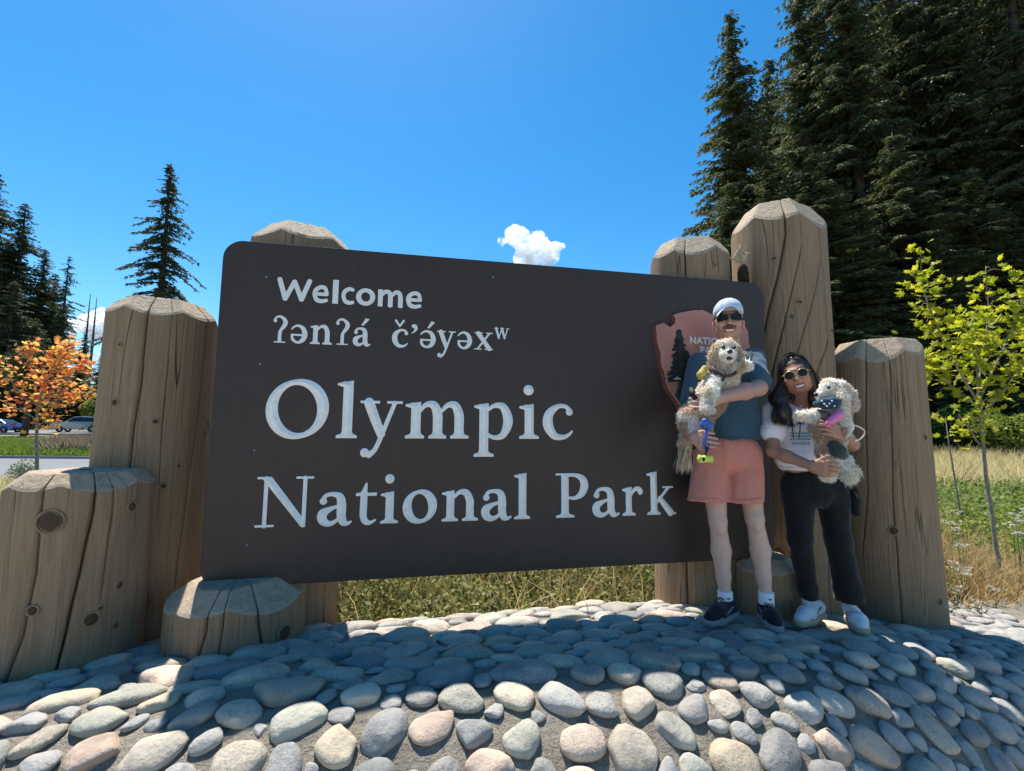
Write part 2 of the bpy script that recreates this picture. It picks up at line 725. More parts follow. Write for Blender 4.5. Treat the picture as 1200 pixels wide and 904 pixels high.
def mound():
    us = np.linspace(-5.2, 6.0, 260)
    q = np.linspace(0, 1, 150)
    U, Q = np.meshgrid(us, q, indexing='ij')
    V = toe(U) - 0.1 + Q * (back(U) + 0.95 - toe(U) + 0.1)
    Z = mound_z(U, V)
    X, Y = uv_to_xy(U, V)
    P = np.stack([X, Y, Z], -1)
    Z = Z + 0.012 * vnoise(P, 9.0, 3) - 0.012
    P[..., 2] = Z
    n, m = X.shape
    idx = np.arange(n * m).reshape(n, m)
    f = np.stack([idx[:-1, :-1], idx[1:, :-1], idx[1:, 1:], idx[:-1, 1:]], -1).reshape(-1, 4)
    bed = obj('stone_mound', P.reshape(-1, 3), f, M['mortar'])
    tag(bed, kind='structure')

    # packing in (u, arc length)
    a = np.linspace(0, 2.8, 800)
    zc = mound_z(np.zeros_like(a), toe(0.0) + a)
    S = np.concatenate([[0], np.cumsum(np.hypot(np.diff(a), np.diff(zc)))])
    rng = np.random.default_rng(23)
    cu, cs, ca, cb, ct = [], [], [], [], []
    smax = float(np.interp(1.45 + 0.62, a, S))
    sfront = float(np.interp(0.66, a, S))

    def er(A_, B_, t, phi):
        c, s = np.cos(phi - t), np.sin(phi - t)
        return A_ * B_ / np.sqrt((B_ * c) ** 2 + (A_ * s) ** 2)

    passes = [(700, 0.115, 0.15), (4000, 0.095, 0.12), (6000, 0.075, 0.10), (9000, 0.055, 0.078), (6000, 0.038, 0.052)]
    for tries, lo, hi in passes:
        for _ in range(tries):
            u, s = rng.uniform(-3.6, 4.2), rng.uniform(0.02, smax)
            if u < -2.9 and s < sfront:
                continue
            A_ = rng.uniform(lo, hi) * (0.64 if s < sfront else 0.86)
            asp = rng.uniform(1.12, 1.6) if s < sfront else rng.uniform(1.25, 2.0)
            B_ = A_ / asp
            if s < sfront and A_ < 0.036 and rng.random() < 0.5:
                continue
            t = rng.normal(0, 0.25) if s > sfront else rng.normal(0, 0.38)
            if u > 1.0:
                t -= 0.3
            if cu:
                du, ds = np.array(cu) - u, np.array(cs) - s
                d = np.hypot(du, ds)
                near = np.nonzero(d < A_ + 0.2)[0]
                if len(near):
                    phi = np.arctan2(ds[near], du[near])
                    need = er(A_, B_, t, phi) + er(np.array(ca)[near], np.array(cb)[near], np.array(ct)[near], phi)
                    g = 0.99 if s < sfront else 0.955
                    if (d[near] < need * g + 0.004).any():
                        continue
            v = float(toe(u)) + float(np.interp(s, S, a))
            x, y = uv_to_xy(u, v)
            if any(math.hypot(x - px, y - py) < pr + B_ * 0.35 for px, py, pr in POST_FOOT):
                continue
            cu.append(u); cs.append(s); ca.append(A_); cb.append(B_); ct.append(t)
    # let every stone grow until it nearly touches its neighbours
    cu, cs, ca, cb, ct = map(np.array, (cu, cs, ca, cb, ct))
    for _ in range(6):
        for i in rng.permutation(len(cu)):
            du, ds = cu - cu[i], cs - cs[i]
            d = np.hypot(du, ds)
            near = np.nonzero((d < 0.4) & (d > 0))[0]
            phi = np.arctan2(ds[near], du[near])
            mine = er(ca[i], cb[i], ct[i], phi)
            gap = 0.012 if cs[i] < sfront else 0.002
            slack = ((d[near] - er(ca[near], cb[near], ct[near], phi) - gap) / mine).min()
            f = min(max(slack, 1.0), 1.12)
            if ca[i] * f < (0.098 if cs[i] < sfront else 0.13):
                ca[i] *= f
                cb[i] *= f
            # drift towards the emptier side
            w_ = np.maximum(0, mine + er(ca[near], cb[near], ct[near], phi) + 0.03 - d[near])
            cu[i] -= 0.25 * (w_ * np.cos(phi)).sum() * 0.5
            cs[i] -= 0.25 * (w_ * np.sin(phi)).sum() * 0.5
    cs = np.maximum(cs, 0.02)
    sv, sf = ico(3)
    stones = []
    for i in range(len(cu)):
        u, s, A_, B_, t = cu[i], cs[i], ca[i], cb[i], ct[i]
        v = float(toe(u)) + float(np.interp(s, S, a))
        e = 0.02

        def pt(uu, vv):
            x, y = uv_to_xy(uu, vv)
            return np.array([x, y, float(mound_z(uu, vv))])
        p0 = pt(u, v)
        pu = pt(u + e, v) - pt(u - e, v)
        pv = pt(u, v + e) - pt(u, v - e)
        nrm = np.cross(pu, pv)
        nrm /= np.linalg.norm(nrm)
        eu = pu / np.linalg.norm(pu)
        ev = np.cross(nrm, eu)
        front = s < sfront
        H = B_ * (rng.uniform(0.40, 0.58) if front else rng.uniform(0.36, 0.5))
        d = sv.copy()
        ex = rng.uniform(0.78, 0.95)                              # squarer or rounder outline
        xy = np.sign(d[:, :2]) * np.abs(d[:, :2]) ** ex
        d[:, :2] = xy
        d[:, 2] = np.sign(d[:, 2]) * np.abs(d[:, 2]) ** rng.uniform(0.75, 1.0)
        d[:, 0] *= 1 + rng.uniform(-0.18, 0.18) * d[:, 1]          # egg-shaped
        d[:, 1] *= 1 + rng.uniform(-0.22, 0.22) * d[:, 0]
        for _ in range(rng.integers(2, 6)):                        # worn flats
            nn = rng.normal(0, 1, 3)
            nn[2] = abs(nn[2]) * 0.6
            nn /= np.linalg.norm(nn)
            k = d @ nn - rng.uniform(0.62, 0.9)
            d -= np.where(k > 0, k * 0.8, 0)[:, None] * nn
        d *= (1 + 0.13 * vnoise(d + i * 3.1, 1.3, 2) + 0.035 * vnoise(d + i * 1.7, 4.5, 2))[:, None]
        L = d * np.array([A_ * 1.03, B_ * 1.03, H])
        tz = rng.normal(0, 0.10, 2)
        c, sn = math.cos(t), math.sin(t)
        ax = eu * c + ev * sn
        ay = -eu * sn + ev * c
        an = nrm + ax * tz[0] + ay * tz[1]
        an /= np.linalg.norm(an)
        W = L[:, 0:1] * ax + L[:, 1:2] * ay + L[:, 2:3] * an
        ctr = p0 + nrm * (H * (0.22 if front else 0.05) - 0.006)
        dist = np.linalg.norm(ctr - np.array([0, 0, CAM_Z]))
        stones.append((A_ * B_ / dist ** 2, ctr, W))
    stones.sort(key=lambda q: -q[0])
    for n_, (_, ctr, W) in enumerate(stones[:299]):
        o = obj('cobble', W, sf, M['stone'], bed, loc=tuple(ctr))
        c = np.array(STONE_COLS[rng.integers(len(STONE_COLS))]) * rng.uniform(0.84, 1.2) * np.array([1.12, 1.03, 0.92])
        o.color = (*c, 1)
    rest = stones[299:]
    if rest:
        V_ = np.concatenate([W + c for _, c, W in rest])
        F_ = np.concatenate([sf + k * len(sv) for k in range(len(rest))])
        o = obj('small_cobbles', V_, F_, M['stone'], bed)
        o.color = (0.34, 0.325, 0.3, 1)
        o['kind'] = 'stuff'
    print('stones', len(stones))

# ================================================================== THE LOGS
def mat_wood(name, side=True, lean=0.0):
    t = NT(name)
    oi = t.n('ObjectInfo')
    v = t.coords((1, 1, 0.055), rot=(0, lean, 0)) if side else t.coords((1, 1, 1))
    off = t.n('VectorMath', operation='ADD')
    cm = t.n('CombineXYZ')
    t.l(t.math('MULTIPLY', oi.outputs['Random'], 30.0), cm.inputs[0])
    t.l(v, off.inputs[0])
    t.l(cm.outputs[0], off.inputs[1])
    vv = off.outputs[0]
    fine = t.noise(vv, 58.0, 7, 0.75, 0.5)
    mid = t.noise(vv, 22.0, 4, 0.6, 0.8)
    wide = t.noise(t.coords((1, 1, 0.5)), 2.6, 4)
    if side:
        c = t.ramp(mid, [(0.28, (0.15, 0.098, 0.055)), (0.5, (0.235, 0.166, 0.10)), (0.72, (0.295, 0.225, 0.15))])
        c = t.mix(0.62, c, t.ramp(fine, [(0.3, (0.13, 0.086, 0.052)), (0.5, (0.25, 0.182, 0.115)), (0.7, (0.33, 0.26, 0.185))]))
        c = t.mix(t.ramp(wide, [(0.4, (0, 0, 0)), (0.65, (0.6, 0.6, 0.6))]), c, (0.21, 0.165, 0.12))
        blot = t.noise(t.coords((1, 1, 0.35)), 8.0, 5, 0.7, 0.5)
        c = t.mix(t.ramp(blot, [(0.58, (0, 0, 0)), (0.72, (0.5, 0.5, 0.5))]), c, (0.16, 0.12, 0.08))
    else:
        c = t.ramp(mid, [(0.3, (0.31, 0.25, 0.185)), (0.55, (0.43, 0.36, 0.28)), (0.75, (0.52, 0.455, 0.37))])
        c = t.mix(0.35, c, t.ramp(fine, [(0.3, (0.22, 0.19, 0.155)), (0.6, (0.48, 0.41, 0.32))]))
    # hairline checks that run with the grain
    vl = t.n('VectorMath', operation='MULTIPLY')
    t.l(vv, vl.inputs[0])
    vl.inputs[1].default_value = (1, 1, 0.55)
    ln = t.noise(vl.outputs[0], 7.0, 2, 0.5, 0.2)
    gate = t.noise(t.coords((1, 1, 0.5)), 3.4, 3)
    ck = t.math('MULTIPLY', t.ramp(t.math('ABSOLUTE', t.math('SUBTRACT', ln, 0.5)), [(0.0, (1, 1, 1)), (0.0012, (1, 1, 1)), (0.0040, (0, 0, 0))]), t.ramp(gate, [(0.44, (0, 0, 0)), (0.54, (1, 1, 1))]))
    if not side:
        ck = t.math('MULTIPLY', ck, 0.4)
    c = t.mix(t.math('MULTIPLY', ck, 0.8), c, (0.035, 0.026, 0.018))
    c = t.mix(1.0, c, (1.18, 1.07, 0.98) if side else (1.0, 0.93, 0.83), 'MULTIPLY')
    t.set(c, 0.78, 0.25)
    h = t.math('SUBTRACT', t.math('ADD', fine, t.math('MULTIPLY', mid, 1.2)), t.math('MULTIPLY', ck, 1.5))
    t.bump(h, 0.85, 0.010)
    return t.m


def mat_knot():
    t = NT('dark knot')
    tc = t.n('TexCoord')
    ln = t.n('VectorMath', operation='LENGTH')
    t.l(tc.outputs['Object'], ln.inputs[0])
    nz = t.noise(t.coords(), 30, 3)
    d = t.math('ADD', t.math('MULTIPLY', ln.outputs['Value'], 120.0), t.math('MULTIPLY', nz, 4.0))
    r = t.math('SINE', d)
    c = t.ramp(r, [(0.2, (0.07, 0.045, 0.026)), (0.8, (0.19, 0.125, 0.075))])
    t.set(c, 0.8, 0.2)
    t.bump(r, 0.5, 0.004)
    return t.m


M['wood'] = mat_wood('weathered log side', True)
M['wood_twist'] = mat_wood('weathered log side with spiral grain', True, 0.19)
M['wood_cut'] = mat_wood('bleached cut log end', False)
M['knot'] = mat_knot()
M['dark_hole'] = plain('rotted dark wood', (0.03, 0.022, 0.015), 0.95, 0.05)
M['splinter'] = plain('fresh torn wood', (0.36, 0.28, 0.19), 0.8, 0.15, var=0.4, scale=40, bump=0.5)


def log(name, label, pxl, pxr, pyref, yc, py_edge, py_top, cracks, knots, mat='wood', nfacet=7, fo=0.3, flat=0.66, base=-0.45, seed=1):
    rng = np.random.default_rng(seed)
    a, b = A(pxl, pyref, 1.0), A(pxr, pyref, 1.0)
    al, ar = math.atan2(a[0], a[1]), math.atan2(b[0], b[1])
    am, hf = (al + ar) / 2, (ar - al) / 2
    D = yc / math.cos(am)
    r = D * math.sin(hf)
    cx, cy = D * math.sin(am), yc
    ux, uy = -math.sin(am), -math.cos(am)                          # towards the camera
    ze = A((pxl + pxr) / 2, py_edge, cy + uy * r)[2]
    zt = A((pxl + pxr) / 2, py_top, cy + uy * r * flat)[2]
    top = zt
    slope = (zt - ze) / (r * (1 - flat))
    POST_FOOT.append((cx, cy, r))
    root = empty(name, (cx, cy, base))
    tag(root, label, 'log', 'upright logs beside the sign')
    front = math.atan2(uy, ux)

    def th_of(px, py):                                             # azimuth round the log of a point of the photograph, and its height
        q = A(px, py, 1.0) - np.array([0, 0, CAM_Z])
        d = q / np.linalg.norm(q[:2])
        oc = np.array([-cx, -cy])
        bq = oc @ d[:2]
        disc = bq * bq - (oc @ oc - r * r)
        s = -bq - math.sqrt(max(disc, 0))
        p = np.array([0, 0, CAM_Z]) + d * s
        return math.atan2(p[1] - cy, p[0] - cx), p[2]
    base_t = front + np.linspace(-math.pi, math.pi, 121)[:-1]
    th, dep = list(base_t), {}
    paths = []
    for ck in cracks:
        pts = [th_of(*p) for p in ck[0]]
        pts = [((p[0] - front + math.pi) % (2 * math.pi) - math.pi, p[1]) for p in pts]
        pts.sort(key=lambda p: p[1])
        t0 = float(np.mean([p[0] for p in pts]))
        paths.append((t0, [p[1] for p in pts], [p[0] - t0 for p in pts], ck[1], ck[2]))
    cols = [(float((x - front + math.pi) % (2 * math.pi) - math.pi), -1, 0.0) for x in base_t]
    for k, (t0, _, _, w, d) in enumerate(paths):
        ww = w / r
        cols = [c for c in cols if abs(c[0] - t0) > ww * 1.6]
        for f_, e_ in ((-1.5, 0.0), (-0.5, 0.15), (-0.3, 0.8), (0, 1.0), (0.3, 0.8), (0.5, 0.15), (1.5, 0.0)):
            cols.append((t0 + f_ * ww, k, e_))
    cols.sort()
    n = len(cols)
    T0 = np.array([c[0] for c in cols])
    rows = 46
    nrm = [(math.cos(front + fo + 2 * math.pi * k / nfacet + rng.normal(0, 0.10)), math.sin(front + fo + 2 * math.pi * k / nfacet)) for k in range(nfacet)]
    ak = [flat + rng.uniform(-0.05, 0.05) for _ in range(nfacet)]

    def ztop(x, y):
        z = np.full_like(np.asarray(x, float), top)
        for (nx_, ny_), a_ in zip(nrm, ak):
            z = np.minimum(z, top - slope * (x * nx_ + y * ny_ - r * a_))
        return z
    verts, faces, fm = [], [], []
    frac = np.linspace(0, 1, rows) ** 0.9
    zt_side = None
    H = top - base
    for j in range(rows + 1):
        # rows 0..rows-1 run up the side, the last row repeats the rim for a crisp chamfer edge
        f = frac[min(j, rows - 1)]
        zguess = base + f * H
        T = T0.copy()
        R = np.full(n, r)
        for k, (t0, zs, ds, w, d) in enumerate(paths):
            dl = np.interp(zguess, zs, ds) + 0.016 * float(vnoise(np.array([zguess * 5.0, k * 3.7, seed * 1.9]), 1.0, 3))
            T += dl * np.exp(-((T0 - t0) / 0.16) ** 2)
            inside = (sstep(zs[0] - 0.06, zs[0] + 0.10, zguess) if zs[0] > base + 0.7 else 1.0) * (sstep(zs[-1] + 0.05, zs[-1] - 0.10, zguess) if zs[-1] < ze - 0.08 else 1.0)
            e = np.array([c[2] if c[1] == k else 0.0 for c in cols])
            R -= d * e * inside
        # facets of the chamfer decide how high this column goes
        xr, yr = np.cos(front + T) * r, np.sin(front + T) * r
        zt_c = ztop(xr, yr)
        Z = base + f * (zt_c - base)
        tp = 1 + 0.07 * (1 - f) ** 1.5 - 0.07 * (1 - 0.5) ** 1.5
        P = np.stack([np.cos(front + T) * 0.6, np.sin(front + T) * 0.6, Z * 0.35 + seed], -1)
        R = R * tp * (1 + 0.014 * vnoise(P, 4.0, 2) + 0.004 * vnoise(P * np.array([1, 1, 0.3]), 26.0, 2))
        verts.append(np.stack([np.cos(front + T) * R, np.sin(front + T) * R, Z - base], -1))
        lastR, lastT = R, T
    for g in (0.97, 0.94, 0.91, 0.88, 0.85, 0.82, 0.79, 0.76, 0.73, 0.70, 0.67, 0.64, 0.61, 0.57, 0.45, 0.28, 0.1):
        x, y = np.cos(front + lastT) * lastR * g, np.sin(front + lastT) * lastR * g
        e = np.array([c[2] for c in cols])
        Z = ztop(x, y) - 0.02 * e * (g > 0.25) + 0.002 * vnoise(np.stack([x, y, x * 0 + seed], -1), 9.0, 2)
        verts.append(np.stack([x, y, Z - base], -1))
    nr = len(verts)
    V = np.concatenate(verts)
    idx = np.arange(nr * n).reshape(nr, n)
    for j in range(nr - 1):
        if j == rows - 1:
            continue
        a_, b_ = idx[j], idx[j + 1]
        F_ = np.stack([a_, np.roll(a_, -1), np.roll(b_, -1), b_], -1)
        faces.append(F_)
        fm += [0 if j < rows else 1] * n
    Fq = np.concatenate(faces)
    o = obj('trunk', V, Fq, [M[mat], M['wood_cut']], root, True, None, fm)
    o.data.polygons.foreach_set('use_smooth', np.array([m_ == 0 for m_ in fm]))
    ce = verts[-1].mean(0)
    cap = MB().add(list(verts[-1]), [tuple(range(n))])
    for kn in knots:
        px, py, kr = kn[:3]
        t, z = th_of(px, py)
        kind = kn[3] if len(kn) > 3 else 'knot'
        k_ = MB().ball((0, 0, 0), (kr * (0.8 + 0.3 * rng.random()), 0.012, kr), 18, 10)
        f_ = 1 + 0.07 * (1 - (z - base) / H) ** 1.5 - 0.0247
        ko = obj('knot', k_.v, k_.f, M['knot'], root, True, loc=(math.cos(t) * (r * f_ - 0.002), math.sin(t) * (r * f_ - 0.002), z - base))
        ko.rotation_euler = (0, rng.uniform(-0.4, 0.4), t + math.pi / 2)
        rim = MB()
        ring = [(math.cos(q) * kr * 1.04, -0.001, math.sin(q) * kr * 1.08) for q in np.linspace(0, 2 * math.pi, 25)]
        rim.tube(ring, 0.006, 6, caps=False)
        rim.build('growth_ring', M[mat], ko)
    return root, (cx, cy, r, top, base)


LG = {}
LG['L1'] = log('log_post', 'broad short log cut by the photo edge, two long cracks and a large knot', -16, 172, 700, 2.33, 577, 554,
               [([(112, 580), (95, 660), (70, 760), (58, 812)], 0.010, 0.05), ([(47, 585), (42, 660), (25, 740), (3, 800)], 0.010, 0.05), ([(133, 590), (120, 680)], 0.004, 0.02)],
               [(58, 612, 0.048), (156, 594, 0.022), (38, 716, 0.020), (107, 726, 0.028), (140, 686, 0.016), (117, 713, 0.010), (135, 733, 0.013)], seed=1, fo=0.25, flat=0.7)
LG['L2'] = log('log_post', 'tall log between the orange sapling and the left edge of the sign', 113, 252, 450, 2.74, 367, 349,
               [([(172, 368), (166, 430), (158, 480), (150, 560), (140, 650)], 0.011, 0.05), ([(245, 385), (236, 470), (222, 560), (205, 680)], 0.007, 0.03), ([(200, 400), (190, 500)], 0.003, 0.02)],
               [(134, 472, 0.018), (182, 494, 0.014), (191, 570, 0.016), (140, 404, 0.009), (209, 546, 0.009)], seed=2, fo=-0.2)
LG['L3'] = log('log_post', 'lowest log stump tucked under the lower left corner of the sign', 187, 357, 745, 2.50, 723, 689,
               [([(242, 722), (232, 755), (225, 790)], 0.009, 0.04), ([(262, 716), (254, 780)], 0.005, 0.02), ([(306, 700), (309, 730), (303, 785)], 0.010, 0.05)],
               [(334, 742, 0.036)], seed=3, fo=0.5, flat=0.62)
LG['L4'] = log('log_post', 'log behind the top left corner of the sign, only its faceted top showing above', 284, 408, 400, 2.93, 277, 261,
               [([(361, 285), (366, 500), (388, 690), (374, 745)], 0.008, 0.04)], [(386, 740, 0.016)], seed=4, fo=0.1, flat=0.6)
LG['P1'] = log('log_post', 'log behind the sign whose flat top shows left of the tallest log', 763, 861, 420, 3.36, 295, 277,
               [([(802, 285), (803, 330), (800, 500), (806, 715)], 0.010, 0.05)], [(838, 310, 0.010)], seed=5, fo=0.25)
LG['P2'] = log('log_post', 'tallest log behind the couple, with slanting cracks and a torn knot on its shoulder', 859, 977, 370, 3.50, 258, 235,
               [([(918, 244), (910, 290), (899, 340), (888, 400)], 0.011, 0.05), ([(940, 250), (928, 310), (915, 370), (900, 440)], 0.005, 0.03), ([(973, 345), (962, 400), (952, 450), (945, 520)], 0.006, 0.03), ([(958, 262), (944, 340), (925, 420)], 0.003, 0.02)],
               [(907, 303, 0.015), (938, 354, 0.013), (929, 371, 0.009), (975, 388, 0.013), (914, 649, 0.05), (929, 652, 0.022)], mat='wood_twist', seed=6, fo=0.0, flat=0.6)
LG['P3'] = log('log_post', 'low log stump behind the man in pink shorts, under the right end of the sign', 858, 941, 690, 3.10, 676, 655,
               [([(868, 675), (862, 725)], 0.005, 0.03)], [], seed=7, fo=0.3, flat=0.6)
LG['P4'] = log('log_post', 'thick log at the right end behind the woman in white, next to the yellow sapling', 976, 1094, 520, 3.42, 418, 397,
               [([(1013, 408), (1012, 470), (1016, 560), (1010, 640), (1053, 715)][:4], 0.006, 0.03), ([(1042, 412), (1045, 560), (1056, 715)], 0.004, 0.03)],
               [(1085, 513, 0.014), (1047, 622, 0.026), (1100, 705, 0.016)], seed=8, fo=0.2, flat=0.72)


def torn_knot():
    # the broken branch on the left shoulder of the tallest log
    cx, cy, r, top, base = LG['P2'][1]
    c = A(868, 299, cy - 0.33)
    rng = np.random.default_rng(3)
    root = LG['P2'][0]
    off = np.array([cx, cy, base])
    s = SDF(0.005)
    s.ell(c - off + np.array([0.01, 0.02, 0]), (0.040, 0.022, 0.050), 0.02)
    for i in range(14):
        d = rng.normal(0, 1, 3) * np.array([0.024, 0.006, 0.03])
        e = d + np.array([rng.normal(0, 0.012), -rng.uniform(0, 0.012), rng.normal(0, 0.03)])
        s.cone(c - off + d + [0.01, 0.012, 0], c - off + e + [0.01, 0.012, 0], 0.010, 0.004, 0.006)
    s.build('torn_knot', M['splinter'], root, noise=lambda P: 0.007 * vnoise(P * np.array([1.6, 1.6, 0.5]), 50, 3))
    h = A(871, 322, cy - 0.36) - off
    k = SDF(0.006).ell(h, (0.04, 0.03, 0.075), 0.01).ell(h + np.array([0.01, 0, -0.07]), (0.03, 0.025, 0.05), 0.02)
    k.build('rot_hollow', M['dark_hole'], root, noise=lambda P: 0.006 * vnoise(P, 50, 2))


torn_knot()
mound()

# ================================================================== THE SIGN
SIGN_W, SIGN_H, SIGN_D = 3.433, 1.872, 0.07
SIGN_O = (-1.605, 2.418, 0.293)


def mat_board():
    t = NT('dark brown sign paint')
    v = t.coords()
    n = t.noise(v, 1.6, 5, 0.6)
    s = t.noise(t.coords((3, 3, 0.35)), 14.0, 4, 0.6)
    c = t.ramp(n, [(0.3, (0.037, 0.022, 0.0175)), (0.7, (0.046, 0.029, 0.0235))])
    sm = t.noise(t.coords((2.2, 2.2, 0.5)), 3.2, 6, 0.7, 0.8)
    c = t.mix(t.ramp(sm, [(0.52, (0, 0, 0)), (0.75, (0.3, 0.3, 0.3))]), c, (0.07, 0.052, 0.044))
    t.set(t.mix(0.3, c, t.ramp(s, [(0.4, (0.037, 0.022, 0.018)), (0.75, (0.054, 0.037, 0.031))])), 0.5, 0.4)
    t.l(t.ramp(n, [(0.2, (0.42,) * 3), (0.8, (0.58,) * 3)]), t.p.inputs['Roughness'])
    t.bump(t.noise(v, 120, 2), 0.06, 0.002)
    return t.m


def mat_paint():
    t = NT('white letter paint')
    v = t.coords()
    n = t.noise(v, 35, 4, 0.7)
    t.set(t.ramp(n, [(0.25, (0.74, 0.72, 0.68)), (0.6, (0.90, 0.87, 0.82))]), 0.45, 0.4)
    return t.m


M['board'] = mat_board()
M['paint'] = mat_paint()
M['flat_paint'] = plain('pale grey letter paint', (0.72, 0.71, 0.69), 0.55, 0.35, var=0.06)
M['terracotta'] = plain('terracotta emblem paint', (0.44, 0.20, 0.155), 0.55, 0.3, var=0.12, scale=6, bump=0.1)
M['terracotta_edge'] = plain('dark emblem edge', (0.13, 0.05, 0.04), 0.5, 0.3)
M['tree_green'] = plain('dark green relief paint', (0.022, 0.03, 0.024), 0.55, 0.35, var=0.5, scale=30, bump=0.5)
M['steel'] = plain('steel screw head', (0.3, 0.3, 0.31), 0.5, 0.5, metal=0.3)


# ---- glyphs drawn as pen strokes, then raised
def cat(pts, n=7):
    P = np.array(pts, float)
    if len(P) < 3:
        return P
    Q = np.vstack([2 * P[0] - P[1], P, 2 * P[-1] - P[-2]])
    out = []
    for i in range(1, len(Q) - 2):
        p0, p1, p2, p3 = Q[i - 1], Q[i], Q[i + 1], Q[i + 2]
        for k in range(n):
            t = k / n
            out.append(0.5 * (2 * p1 + (p2 - p0) * t + (2 * p0 - 5 * p1 + 4 * p2 - p3) * t * t + (3 * p1 - p0 - 3 * p2 + p3) * t ** 3))
    out.append(P[-1])
    return np.array(out)


def S_(*p): return ('s', p)
def L_(*p): return ('l', p)
def P_(*p): return ('p', p)
def B_(x, y, r): return ('l', ((x, y, r), (x + 0.001, y, r)))


def ring(cx, cy, rx, ry, thick, thin, tilt=0.25, a0=0, a1=360):
    pts = []
    for a in np.linspace(rad(a0), rad(a1), 49):
        pts.append((cx + rx * math.cos(a), cy + ry * math.sin(a), thin + (thick - thin) * abs(math.cos(a - tilt)) ** 1.6))
    return ('l', tuple(pts))


def foot(x, wl, wr, y=0.0, d=1, h=0.07):
    return P_((x - wl, y), (x + wr, y), (x + wr, y + d * h), (x + 0.16, y + d * (h + 0.05)), (x + 0.12, y + d * 0.22), (x - 0.12, y + d * 0.22), (x - 0.16, y + d * (h + 0.05)), (x - wl, y + d * h))


def stem(x, y0, y1, w=0.135): return P_((x - w, y0), (x + w, y0), (x + w, y1), (x - w, y1))
def flag(x, y, w=0.135): return P_((x - w - 0.17, y - 0.10), (x - w - 0.15, y - 0.045), (x + w - 0.08, y + 0.015), (x + w, y + 0.03), (x + w, y - 0.3), (x - w, y - 0.3), (x - w, y - 0.15))


